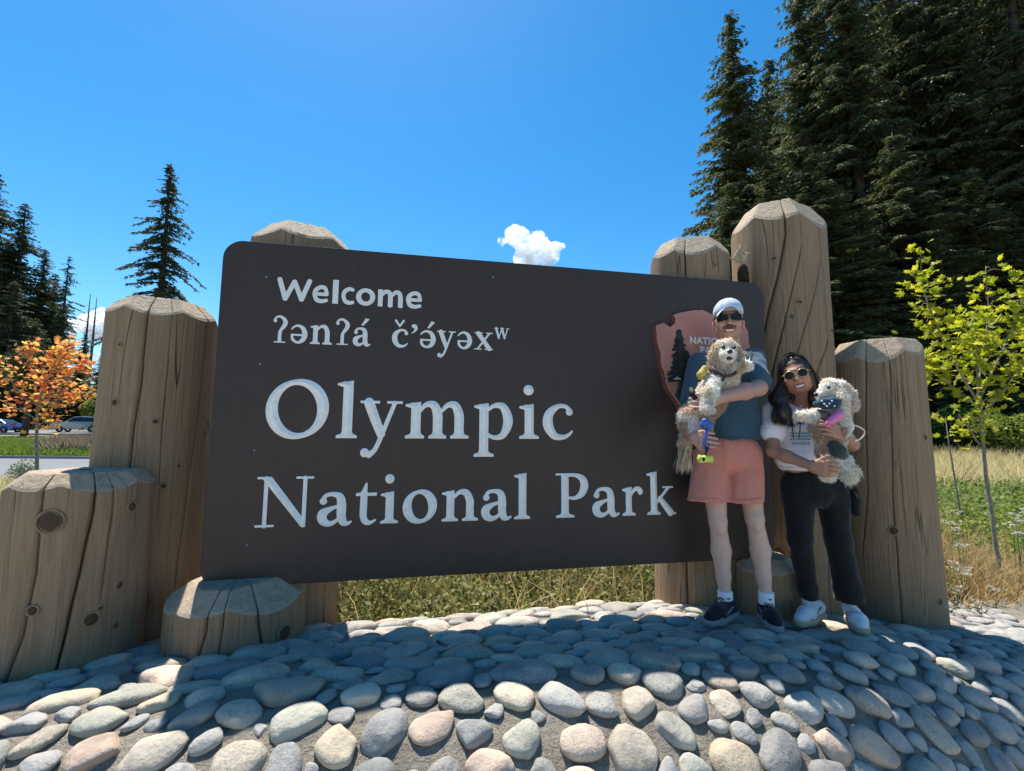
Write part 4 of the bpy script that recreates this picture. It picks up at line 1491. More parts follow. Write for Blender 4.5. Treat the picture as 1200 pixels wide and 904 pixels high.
conifer_kind('fir_dense', 'needles', seed=1, H=30, Rb=4.6, dens=1.0, droop=0.42, ragged=0.35, spray=0.62)
conifer_kind('fir_tall', 'needles', seed=2, H=30, Rb=3.9, dens=1.05, droop=0.30, ragged=0.5, spray=0.6, z0=0.03)
conifer_kind('spruce_open', 'needles', seed=3, H=26, Rb=4.2, dens=0.75, droop=0.55, ragged=0.55, spray=0.6, bare=0.12)
conifer_kind('fir_far', 'needles_far', seed=4, H=30, Rb=4.4, dens=0.75, droop=0.4, ragged=0.45, spray=0.75)
conifer_kind('hemlock_lone', 'needles_far', seed=5, H=26, Rb=4.4, dens=0.62, droop=0.62, ragged=0.75, spray=0.62, bare=0.3)
conifer_kind('hemlock_droop', 'needles_far', seed=9, H=26, Rb=3.9, dens=0.85, droop=0.95, ragged=0.75, spray=0.62, bare=0.3)


def tree(kind, name, label, x, y, top, rz, group, wide=1.0):
    crown, trunk, H = KINDS[kind]
    z = float(ground_z(x, y)) - 0.3
    s = (top - z) / H
    r = empty(name, (x, y, z), rz)
    tag(r, label, 'tree', group)
    place('crown', crown, (0, 0, 0), r, scale=(s * wide, s * wide, s))
    place('trunk', trunk, (0, 0, 0), r, scale=(s * wide, s * wide, s))
    return r


def forest():
    rng = np.random.default_rng(8)
    # right: px of the axis, distance, py of the top (below 0: beyond the top of the picture), kind, width, label
    R = [(862, 31, 12, 'fir_dense', 1.25, 'pointed dark fir at the left edge of the forest, its whole top against the sky'),
         (930, 34, -60, 'fir_tall', 1.1, 'very tall fir right of the pointed one, running out of the top of the picture'),
         (985, 31, -110, 'fir_dense', 0.95, 'dense fir above the tallest log'),
         (1035, 33, -90, 'spruce_open', 1.1, 'open spruce with sky showing between its upper branches'),
         (1085, 30, -130, 'fir_dense', 1.0, 'dense fir above the thick right-hand log'),
         (1150, 32, -150, 'fir_tall', 1.15, 'tall fir behind the yellow sapling'),
         (1195, 27, -200, 'spruce_open', 1.05, 'paler green open spruce at the right edge of the picture'),
         (1245, 31, -170, 'fir_dense', 1.1, 'fir whose branches reach in from the right edge')]
    for px, Y, py, kd, w, lab in R:
        p = A(px, py, Y)
        tree(kd, 'fir_tree', lab, p[0], Y, p[2], rng.uniform(0, 6.28), 'conifers of the forest on the right', w)
    B = [(905, 40, 60), (955, 43, -40), (1010, 41, -70), (1060, 43, -60), (1110, 40, -90), (1165, 43, -100), (1220, 39, -120), (1275, 36, -150), (885, 46, 120), (990, 50, 0), (1090, 52, -20), (1180, 50, -60)]
    for i, (px, Y, py) in enumerate(B):
        p = A(px, py, Y)
        tree(('fir_dense', 'fir_tall', 'fir_far')[i % 3], 'fir_tree', 'fir deep in the dark forest, hidden in part by the front row of firs', p[0], Y, p[2], rng.uniform(0, 6.28), 'conifers deep in the forest on the right', 1.15)
    # young firs and lower boughs that close the forest edge
    for i, (px, Y, py) in enumerate([(850, 27, 210), (895, 27, 190), (960, 26, 170), (1010, 25, 240), (1050, 26, 150), (1095, 24, 260), (1140, 25, 200), (1185, 24, 280), (1225, 24, 230)]):
        p = A(px, py, Y)
        lab = ['young fir left of the pointed fir, half hidden by the flat-topped log', 'young fir behind the torn knot of the tallest log', 'young fir behind the right shoulder of the tallest log', 'young fir between the tallest log and the thick right-hand log',
               'young fir with a high tip over the thick right-hand log', 'low young fir above the right edge of the thick log', 'young fir behind the tip of the yellow sapling', 'lowest young fir, right of the yellow sapling', 'young fir cut by the right edge of the picture'][i]
        tree(('fir_dense', 'fir_tall')[i % 2], 'young_fir', lab, p[0], Y, p[2], rng.uniform(0, 6.28), 'young firs along the forest edge', 2.0)
    # left
    Lf = [(-8, 62, 200, 'fir_far', 1.7, 'tallest fir at the left edge of the picture'), (26, 64, 236, 'fir_far', 1.6, 'second fir from the left edge, just lower than the tallest'), (52, 66, 292, 'fir_tall', 1.6, 'fir stepping down right of the two tallest on the left'),
          (84, 68, 300, 'hemlock_lone', 1.0, 'slim open fir left of the two bare snags'), (-45, 60, 190, 'fir_dense', 1.8, 'fir reaching in from beyond the left edge'), (66, 70, 345, 'fir_far', 1.6, 'lower fir in the row behind the orange sapling'),
          (100, 74, 390, 'fir_far', 1.6, 'low fir under the bare snags'), (122, 78, 402, 'fir_tall', 1.6, 'low fir beside the left edge of the tall log'), (10, 74, 280, 'fir_dense', 1.8, 'fir in the back row behind the orange sapling'), (38, 60, 372, 'fir_dense', 2.2, 'low dense fir behind the top of the orange sapling'),
          (-15, 58, 380, 'fir_far', 2.2, 'low dense fir at the far left'), (92, 63, 425, 'fir_dense', 2.4, 'lowest fir behind the silver car'),
          (-25, 72, 215, 'fir_far', 2.0, 'fir in the back row at the far left edge'), (68, 78, 320, 'fir_far', 1.8, 'fir of the back row filling the gap left of the slim open fir'), (22, 58, 330, 'fir_far', 2.0, 'broad fir low in front of the second fir from the left')]
    for px, Y, py, kd, w, lab in Lf:
        p = A(px, py, Y)
        tree(kd, 'fir_tree', lab, p[0], Y, p[2], rng.uniform(0, 6.28), 'conifers across the road on the left', w)
    p = A(203, 193, 52)
    tree('hemlock_droop', 'hemlock_tree', 'lone ragged conifer standing free against the sky above the left log', p[0], 52, p[2], 2.0, None, 1.38)
    for px, py in ((106, 345), (113.5, 349)):
        p = A(px, py, 85)
        z = float(ground_z(p[0], 85))
        m = MB().tube([(0, 0, 0), (0.05, 0, (p[2] - z) * 0.6), (0, 0, p[2] - z)], [0.3, 0.2, 0.05], 6)
        for k in range(22):
            zz = (p[2] - z) * (0.45 + 0.5 * k / 22)
            a = k * 2.4
            m.tube([(0, 0, zz), (math.cos(a) * 0.9 * (1.1 - k / 22), math.sin(a) * 0.9, zz - 0.15)], [0.05, 0.015], 4)
        r = empty('dead_tree', (p[0], 85, z))
        tag(r, 'thin bare snag above the firs, ' + ('left one of the pair' if px < 110 else 'right one of the pair'), 'tree', 'bare snags on the left')
        m.build('trunk', M['bark'], r)
    # dark shrubs under the firs
    sh = []
    for i in range(16):
        px = 870 + i * 27
        Y = 21.5 + 2.5 * rng.random()
        sh.append((A(px, 505, Y)[0], Y, rng.uniform(1.0, 1.9), rng.uniform(1.3, 2.6)))
    V, F, off = [], [], 0
    for x, y, r, h in sh:
        n = 1400
        d = unit(rng.normal(0, 1, (n, 3)))
        rr = rng.uniform(0.55, 1.0, n) ** 0.5
        c = np.array([x, y, float(ground_z(x, y)) + h * 0.45])
        p_ = c + d * rr[:, None] * np.array([r * 1.15, r, h * 0.6]) * (1 + 0.25 * vnoise(d + x, 2.0, 2))[:, None]
        v, f = leaves(p_, rng, 0.13)
        V.append(v); F.append(f + off); off += len(v)
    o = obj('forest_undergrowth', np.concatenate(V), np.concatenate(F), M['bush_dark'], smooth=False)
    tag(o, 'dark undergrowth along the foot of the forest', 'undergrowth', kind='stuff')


forest()


def shrub(name, label, x, y, r, h, mat, n, size, seed, group=None, cat_='bush'):
    rng = np.random.default_rng(seed)
    z = float(ground_z(x, y)) - 0.05
    root = empty(name, (x, y, z))
    tag(root, label, cat_, group)
    lobes = [(rng.normal(0, 0.45, 2) * r, rng.uniform(0.45, 0.8) * h, rng.uniform(0.4, 0.62)) for _ in range(9)]
    P = []
    for (c, lz, lr) in lobes:
        k = n // 9
        d = unit(rng.normal(0, 1, (k, 3)))
        rr = rng.uniform(0.3, 1.0, k) ** 0.45
        P.append(np.array([c[0], c[1], lz]) + d * rr[:, None] * np.array([r * lr, r * lr, h * lr * 0.6]))
    P = np.concatenate(P)
    P[:, 2] = np.abs(P[:, 2])
    v, f = leaves(P, rng, size)
    obj('foliage', v, f, M[mat], root, smooth=False)
    st = MB()
    for k in range(7):
        a = rng.uniform(0, 6.28)
        st.tube([(0, 0, 0), (math.cos(a) * r * 0.3, math.sin(a) * r * 0.3, h * 0.4), (math.cos(a) * r * 0.55, math.sin(a) * r * 0.55, h * 0.8)], [0.03, 0.02, 0.008], 5)
    st.build('stems', M['bark_pale'], root)
    return root


p = A(1178, 448, 19)
shrub('leafy_bush', 'rounded sunlit green bush beyond the dry grass, behind the yellow sapling', p[0], 19, 1.9, 2.4, 'bush', 9000, 0.075, 5)
p = A(1118, 470, 21)
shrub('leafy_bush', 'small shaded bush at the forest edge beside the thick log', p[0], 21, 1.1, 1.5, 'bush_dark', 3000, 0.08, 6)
p = A(1235, 430, 20)
shrub('leafy_bush', 'large bush at the right edge of the dry grass', p[0], 20, 1.8, 2.6, 'bush', 7000, 0.08, 7)
p = A(98, 455, 56)
shrub('leafy_bush', 'green bush beside the far road behind the orange sapling', p[0], 59.5, 2.2, 5.0, 'bush', 4000, 0.2, 9)


# ---- saplings with separate leaves
def maple_leaf(mat, seed):
    rng = np.random.default_rng(seed)
    ang = [-90, -60, -35, -12, 8, 30, 50, 72, 90]
    rr = [0.30, 0.62, 0.42, 0.78, 0.50, 0.92, 0.55, 0.62, 1.0]
    pts = []
    for a, r in zip(ang, rr):
        pts.append((r * math.cos(rad(a)), r * math.sin(rad(a))))
    left = [(-x, y) for x, y in pts[-2:0:-1]]
    o = pts + left
    V = [(0, 0, 0)] + [(x * 0.5, y * 0.5, -0.10 * (abs(x)) - 0.12 * (y > 0.5) + rng.normal(0, 0.02)) for x, y in o]
    n = len(o)
    F = [(0, 1 + i, 1 + (i + 1) % n) for i in range(n)]
    V += [(0.008, -0.15, 0), (-0.008, -0.15, 0), (0, -0.6, 0.02)]
    F.append((n + 1, n + 2, n + 3))
    return mesh_data('leaf', V, F, M[mat], False)


def sapling(name, label, base, limbs, trunk_r, leaf_mat, mass_mat, n_leaf, n_mass, size, seed, spread, stake=None, twig_tip=0.0):
    """A young tree: LIMBS are polylines in world space; leaves hang in sprays round the outer limbs, the showiest as objects of their own."""
    rng = np.random.default_rng(seed)
    root = empty(name, tuple(base))
    tag(root, label, 'tree')
    base = np.array(base)
    tk = MB()
    samp = []
    for pts, r0, r1, leafy_from, wgt in limbs:
        P = cat([(a[0], a[1], a[2]) for a in pts], 6) - base
        k = len(P)
        P[1:-1] += rng.normal(0, 0.003, (k - 2, 3))
        tk.tube(list(P), list(np.linspace(r0, r1, k)), 8)
        L = np.linalg.norm(P[-1] - P[0])
        if leafy_from < 1:
            m = int(wgt)
            for _ in range(m):
                f = leafy_from + (1 - leafy_from) * rng.random() ** 0.8
                q = f * (k - 1)
                i = min(int(q), k - 2)
                c = P[i] + (P[i + 1] - P[i]) * (q - i)
                d = unit(rng.normal(0, 1, 3))
                off = d * spread * rng.uniform(0.15, 1.0) * (1.1 - 0.6 * f)
                tip = c + off
                if rng.random() < 0.5:
                    tk.tube([c, c + off * 0.6 + np.array([0, 0, 0.02]), tip], [0.004, 0.003, 0.002], 4, caps=False)
                for _k in range(rng.integers(2, 5)):
                    samp.append(tip + rng.normal(0, size * 0.75, 3))
    tk.build('trunk', M['bark_pale'], root)
    samp = np.array(samp)
    rng.shuffle(samp)
    lm = [maple_leaf(leaf_mat, seed + j) for j in range(3)]
    for i, p_ in enumerate(samp[:n_leaf]):
        s = size * rng.uniform(0.75, 1.25)
        o = link(bpy.data.objects.new('leaf', lm[i % 3]), root)
        o.location = tuple(p_)
        o.rotation_euler = (rng.uniform(0.2, 1.5), rng.uniform(-0.7, 0.7), rng.uniform(0, 6.28))
        o.scale = (s, s, s)
    rest = samp[n_leaf:n_leaf + n_mass]
    if len(rest):
        V, F, off = [], [], 0
        me = lm[0]
        lv = np.array([v.co[:] for v in me.vertices])
        lf = np.array([list(q.vertices) for q in me.polygons])
        for p_ in rest:
            R = np.array(Matrix.Rotation(rng.uniform(0, 6.28), 3, 'Z') @ Matrix.Rotation(rng.uniform(0.2, 1.5), 3, 'X'))
            V.append(lv @ R.T * size * rng.uniform(0.7, 1.15) + p_)
            F.append(lf + off)
            off += len(lv)
        o = obj('leaves', np.concatenate(V), np.concatenate(F), M[mass_mat], root, smooth=False)
        o['kind'] = 'stuff'
    print(name, 'leaves', len(samp))
    return root


def saplings():
    Y = 4.6
    def q(px, py, dy=0.0): return A(px, py, Y + dy)
    b = q(1174, 690)
    limbs = [([b, q(1165, 620), q(1156, 560), q(1150, 500), q(1146, 455), q(1143, 410), q(1140, 372)], 0.020, 0.005, 0.5, 80),
             ([q(1148, 520), q(1137, 505, -.1), q(1124, 486, -.15)], 0.010, 0.004, 0.3, 14),
             ([q(1148, 475), q(1122, 432, -.1), q(1102, 390, -.2), q(1086, 352, -.2), q(1080, 320, -.2)], 0.011, 0.003, 0.25, 55),
             ([q(1147, 470), q(1168, 425, .1), q(1188, 380, .2), q(1200, 345, .2), q(1206, 325, .2)], 0.011, 0.003, 0.25, 60),
             ([q(1147, 460), q(1152, 410, .25), q(1158, 365, .3), q(1156, 335, .3)], 0.010, 0.003, 0.3, 32),
             ([q(1148, 490), q(1175, 458, -.2), q(1200, 428, -.3), q(1225, 405, -.3)], 0.010, 0.003, 0.3, 45),
             ([q(1148, 480), q(1122, 458, .2), q(1098, 440, .3), q(1084, 415, .3)], 0.010, 0.003, 0.3, 42),
             ([q(1086, 352, -.2), q(1080, 318, -.2), q(1079, 290, -.2)], 0.003, 0.002, 0.4, 5),
             ([q(1156, 340, .3), q(1155, 312, .3)], 0.003, 0.002, 0.4, 4)]
    sapling('maple_sapling', 'young maple with yellow green leaves at the right edge, beside the thick log', b, limbs, 0.03, 'maple_yellow', 'maple_yellow_mass', 295, 620, 0.105, 31, 0.20)
    # thin second stem, nearly bare
    p0, p1 = A(1126, 605, 6.2), A(1112, 520, 6.2)
    r = empty('bare_sapling', tuple(p0 - np.array([0, 0, 0.3])))
    tag(r, 'thin leaning bare stem in the green ground cover left of the yellow sapling', 'plant')
    MB().tube([(0, 0, 0), tuple(p0 - np.array(r.location)), tuple(p1 - np.array(r.location)), tuple(A(1108, 490, 6.2) - np.array(r.location))], [0.014, 0.013, 0.009, 0.003], 7).build('stem', M['bark_pale'], r)
    MB().tube([tuple(p0 - np.array(r.location) + np.array([0, 0, -0.02])), tuple(p0 - np.array(r.location) + np.array([0, 0, 0.05]))], [0.022, 0.022], 8).build('tie', plain('dark tree tie', (0.05, 0.06, 0.09), 0.7), r)

    Y2 = 8.2
    def w(px, py, dy=0.0): return A(px, py, Y2 + dy)
    b2 = w(43, 620)
    b2[2] = -0.5
    limbs = [([b2, w(43, 560), w(43.5, 500), w(46, 470), w(60, 435), (w(75, 405))], 0.035, 0.006, 0.55, 75),
             ([w(44, 480), w(40, 445, .1), w(36, 420, .2), w(34, 404, .2)], 0.016, 0.004, 0.25, 45),
             ([w(44, 475), w(30, 468, -.1), w(12, 445, -.2), w(2, 428, -.2)], 0.014, 0.004, 0.35, 24),
             ([w(44, 492), w(26, 482), w(5, 472)], 0.012, 0.004, 0.45, 14),
             ([w(48, 470), w(70, 450, .2), w(90, 432, .3), w(104, 420, .3)], 0.014, 0.004, 0.25, 45),
             ([w(47, 478), w(65, 470, -.2), w(85, 462, -.3), w(104, 462, -.3)], 0.014, 0.004, 0.25, 50),
             ([w(44, 500), w(52, 494), (w(62, 486))], 0.010, 0.004, 0.2, 22),
             ([w(58, 440), w(74, 420, -.2), w(82, 404, -.2)], 0.010, 0.003, 0.1, 40)]
    sapling('maple_sapling', 'young maple with orange and yellow autumn leaves left of the logs', b2, limbs, 0.035, 'maple_orange', 'maple_orange_mass', 295, 640, 0.108, 47, 0.20)


saplings()


# ---- ground plants: what nobody could count
def blade_field(name, label, cat_, pts, rng, L, w, mat, lean=0.35, mat2=None):
    n = len(pts)
    D = unit(np.concatenate([rng.normal(0, lean, (n, 2)), np.ones((n, 1))], 1))
    Wd = unit(np.cross(D, rng.normal(0, 1, (n, 3))))
    bend = np.concatenate([rng.normal(0, 0.28, (n, 2)), -np.abs(rng.normal(0, 0.12, (n, 1)))], 1)
    v, f = blades(pts, D, Wd, L * rng.uniform(0.5, 1.25, n), w * rng.uniform(0.7, 1.3, n), bend)
    o = obj(name, v, f, M[mat], smooth=False)
    return tag(o, label, cat_, kind='stuff')


def scatter(rng, n, x0, x1, y0, y1, keep=None, bias=1.0):
    x = rng.uniform(x0, x1, n)
    y = y0 + (y1 - y0) * rng.random(n) ** bias
    k = np.ones(n, bool) if keep is None else keep(x, y)
    x, y = x[k], y[k]
    return np.stack([x, y, ground_z(x, y)], 1)


def outside_mound(x, y, m=0.0):
    u, v = xy_to_uv(x, y)
    return v > back(u) + 0.38 + m


def meadow():
    rng = np.random.default_rng(77)
    # undergrowth right behind the cobbles, seen under the sign
    def low(x, y): return outside_mound(x, y)
    P = scatter(rng, 2600, -3.2, 4.0, 2.9, 6.4, low)
    P = np.repeat(P, 34, axis=0)
    hh = 0.58 + 0.62 * vnoise(P * np.array([1, 1, 0]), 1.5, 3)
    r_ = rng.normal(0, 1, P.shape)
    P = P + r_ * np.array([0.055, 0.055, 0.0])
    P[:, 2] += np.abs(rng.random(len(P)) ** 0.75 * hh * np.repeat(rng.uniform(0.5, 1.25, len(P) // 34), 34))
    v, f = leaves(P, rng, 0.021, 0.45)
    tag(obj('undergrowth', v, f, M['hedge'], smooth=False), 'tangled undergrowth behind the cobbles, seen below the sign', 'undergrowth', kind='stuff')
    blade_field('weeds', 'thin weed stalks standing in the undergrowth behind the sign', 'weeds', scatter(rng, 2600, -3.2, 4.0, 3.0, 6.2, low), rng, 0.95, 0.007, 'dry_weed', 0.28)
    # right of the thick log: brown weeds in front, then green cover, then straw
    def rt(x, y): return outside_mound(x, y, -0.2) & (x > 2.75)
    P = scatter(rng, 34000, 2.6, 9.5, 3.1, 7.4, rt)
    k = vnoise(P * np.array([1, 1, 0]), 0.9, 2) > -0.05
    Pd = P[k].copy()
    blade_field('dry_weeds', 'brown dry weeds round the foot of the yellow sapling', 'weeds', Pd, rng, 0.55, 0.008, 'dry_weed', 0.5)
    Pg = P[~k].copy()
    Pg[:, 2] += rng.random(len(Pg)) * 0.55
    v, f = leaves(Pg, rng, 0.024, 0.45)
    tag(obj('leafy_weeds', v, f, M['bush'], smooth=False), 'leafy green weeds beside the thick log', 'weeds', kind='stuff')
    P = scatter(rng, 34000, 4.0, 17, 6.6, 11.5)
    P[:, 2] += rng.random(len(P)) * 0.45
    v, f = leaves(P, rng, 0.034, 0.5)
    tag(obj('ground_cover', v, f, M['clover'], smooth=False), 'bright green ground cover between the brown weeds and the dry grass', 'ground cover', kind='stuff')
    P2 = scatter(rng, 9000, 4.0, 17, 6.0, 11.5, lambda x, y: vnoise(np.stack([x, y, x * 0], -1), 0.8, 2) > 0.05)
    blade_field('tall_weeds', 'tall straw and brown weeds growing through the green ground cover', 'weeds', P2, rng, 0.75, 0.010, 'dry_weed', 0.3)
    blade_field('dry_grass', 'straw coloured dry grass before the forest', 'grass', scatter(rng, 60000, 8, 42, 10.5, 24, None, 1.2), rng, 0.85, 0.018, 'dry_grass', 0.3)
    blade_field('meadow_grass', 'mixed green and straw grass behind the sign', 'grass', scatter(rng, 20000, -10, 12, 6, 20), rng, 0.42, 0.014, 'dry_grass', 0.35)
    # white flower heads
    fl = [(1112, 612, 5.3), (1122, 622, 5.0), (1118, 600, 6.0), (1128, 640, 4.6), (1116, 664, 4.2), (1126, 668, 4.2), (1134, 672, 4.1), (1190, 604, 5.2), (1198, 612, 5.0), (1186, 616, 5.0), (1200, 598, 5.4), (1150, 705, 3.9), (1165, 690, 4.1), (1120, 690, 4.0), (1192, 626, 4.8)]
    sm = None
    for i, (px, py, Y) in enumerate(fl):
        c = A(px, py, Y)
        gz_ = float(ground_z(c[0], Y)) - 0.02
        r = empty('white_flower', (c[0], Y, gz_))
        tag(r, ['white flat-topped wild flower close beside the edge of the thick log', 'white flat-topped wild flower at the right edge of the picture', 'white flat-topped wild flower near the foot of the yellow sapling'][0 if px < 1140 else 1 if px > 1180 else 2], 'flower', ['white flowers beside the log', 'white flowers at the right edge', 'white flowers by the sapling'][0 if px < 1140 else 1 if px > 1180 else 2])
        h = max(0.1, c[2] - gz_)
        st = MB()
        pts = []
        for k in range(5):
            a, rr = rng.uniform(0, 6.28), rng.uniform(0, 0.05)
            tip = (math.cos(a) * rr * 1.3, math.sin(a) * rr * 1.3, h + rng.normal(0, 0.02))
            st.tube([(0, 0, 0), (math.cos(a) * rr * 0.3, math.sin(a) * rr * 0.3, h * 0.6), tip], [0.004, 0.003, 0.002], 4)
            for _ in range(16):
                pts.append(np.array(tip) + rng.normal(0, 1, 3) * np.array([0.013, 0.013, 0.004]))
        st.build('stalk', M['clover'], r)
        v, f = leaves(np.array(pts), rng, 0.006, 0.8)
        obj('flower_head', v, f, M['white_flower'], r, smooth=False)
    # left: dry grass by the near road, planted bed beyond the kerb
    blade_field('verge_grass', 'dry grass tufts behind the front left log', 'grass', scatter(rng, 12000, -16, -6.5, 9.5, 13.5), rng, 0.34, 0.012, 'dry_grass', 0.4)
    P = scatter(rng, 60000, -38, -16, 23.1, 34.0)
    blade_field('lawn', 'long green grass in the bed beyond the kerb', 'grass', P, rng, 0.6, 0.035, 'green_grass', 0.4)
    for i in range(9):
        px = 58 + i * 6.2
        Y = 24.4 + 1.6 * ((i * 7) % 3)
        c = A(px, 530, Y)
        x = c[0]
        z = float(ground_z(x, Y)) - 0.02
        r = empty('flowering_shrub', (x, Y, z))
        tag(r, 'silvery shrub with dry flower spikes in the bed beyond the kerb', 'shrub', 'silvery shrubs in the bed beyond the kerb')
        n = 900
        d = unit(rng.normal(0, 1, (n, 3)))
        d[:, 2] = np.abs(d[:, 2])
        pp = d * (rng.uniform(0.4, 1, n) ** 0.5)[:, None] * np.array([0.75, 0.6, 0.85])
        v, f = leaves(pp, rng, 0.06, 0.35)
        obj('foliage', v, f, M['sage'], r, smooth=False)
        m = 90
        d = unit(np.concatenate([rng.normal(0, 0.5, (m, 2)), np.ones((m, 1))], 1))
        v, f = blades(d * 0.6, d, unit(np.cross(d, rng.normal(0, 1, (m, 3)))), np.full(m, 0.65), np.full(m, 0.04))
        obj('flower_spikes', v, f, M['sage_flower'], r, smooth=False)
    x = A(31, 547, 12.5)[0]
    shrub('grey_shrub', 'small grey green shrub by the near road left of the orange sapling stem', x, 12.5, 0.33, 0.75, 'sage', 900, 0.035, 12)
    # dry bank across the far road
    blade_field('bank_grass', 'dry grass on the bank beyond the far road', 'grass', scatter(rng, 12000, -110, -20, 58.5, 70), rng, 0.9, 0.09, 'dry_grass', 0.4)


meadow()


def roadside():
    # trunks in the dark at the far left, wires
    p = A(28.5, 508, 44)
    r = empty('roadside_tree', (p[0], 44, float(ground_z(p[0], 44))))
    tag(r, 'bare dark trunk standing beside the footpath left of the orange sapling', 'tree')
    tr = MB().tube([(0, 0, -0.2), (0.05, 0, 2.0), (0.0, 0, 4.5), (0.2, 0, 7.5)], [0.30, 0.24, 0.2, 0.12], 10)
    for k in range(8):
        a = k * 2.1
        tr.tube([(0, 0, 3.4 + k * 0.45), (math.cos(a) * 1.0, math.sin(a) * 1.0, 4.3 + k * 0.5)], [0.07, 0.03], 5)
    tr.build('trunk', M['bark'], r)
    rng = np.random.default_rng(6)
    d = unit(rng.normal(0, 1, (5000, 3)))
    pp = np.array([0.1, 0, 6.3]) + d * (rng.random(5000) ** 0.4)[:, None] * np.array([2.4, 2.4, 2.6])
    v, f = leaves(pp, rng, 0.13)
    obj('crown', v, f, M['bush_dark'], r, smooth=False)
    wm = plain('overhead wire', (0.25, 0.25, 0.26), 0.5)
    for k, (pa, pb) in enumerate([((-60, 418), (175, 426)), ((-60, 437), (175, 443)), ((-60, 462), (175, 461))]):
        a, b = A(*pa, 57), A(*pb, 57)
        pts = [a + (b - a) * t - np.array([0, 0, 0.5 * 4 * t * (1 - t)]) for t in np.linspace(0, 1, 12)]
        o = MB().tube(pts, 0.022, 5).build('overhead_wire', wm)
        tag(o, ('upper', 'middle', 'lower')[k] + ' overhead wire across the dark firs on the left', 'wire', 'overhead wires on the left')


roadside()

# ================================================================== VEHICLES
M['tyre'] = plain('tyre rubber', (0.02, 0.02, 0.02), 0.85, 0.2)
M['alloy'] = plain('alloy rim', (0.45, 0.45, 0.46), 0.35, 0.5, metal=0.8)
M['car_glass'] = plain('dark car glass', (0.02, 0.025, 0.03), 0.08, 0.6, var=0.0)
M['lamp_red'] = plain('red tail lamp', (0.35, 0.02, 0.02), 0.25, 0.5)
M['lamp_clear'] = plain('clear headlamp', (0.6, 0.62, 0.64), 0.15, 0.6)
M['trim'] = plain('black car trim', (0.025, 0.025, 0.027), 0.6, 0.3)


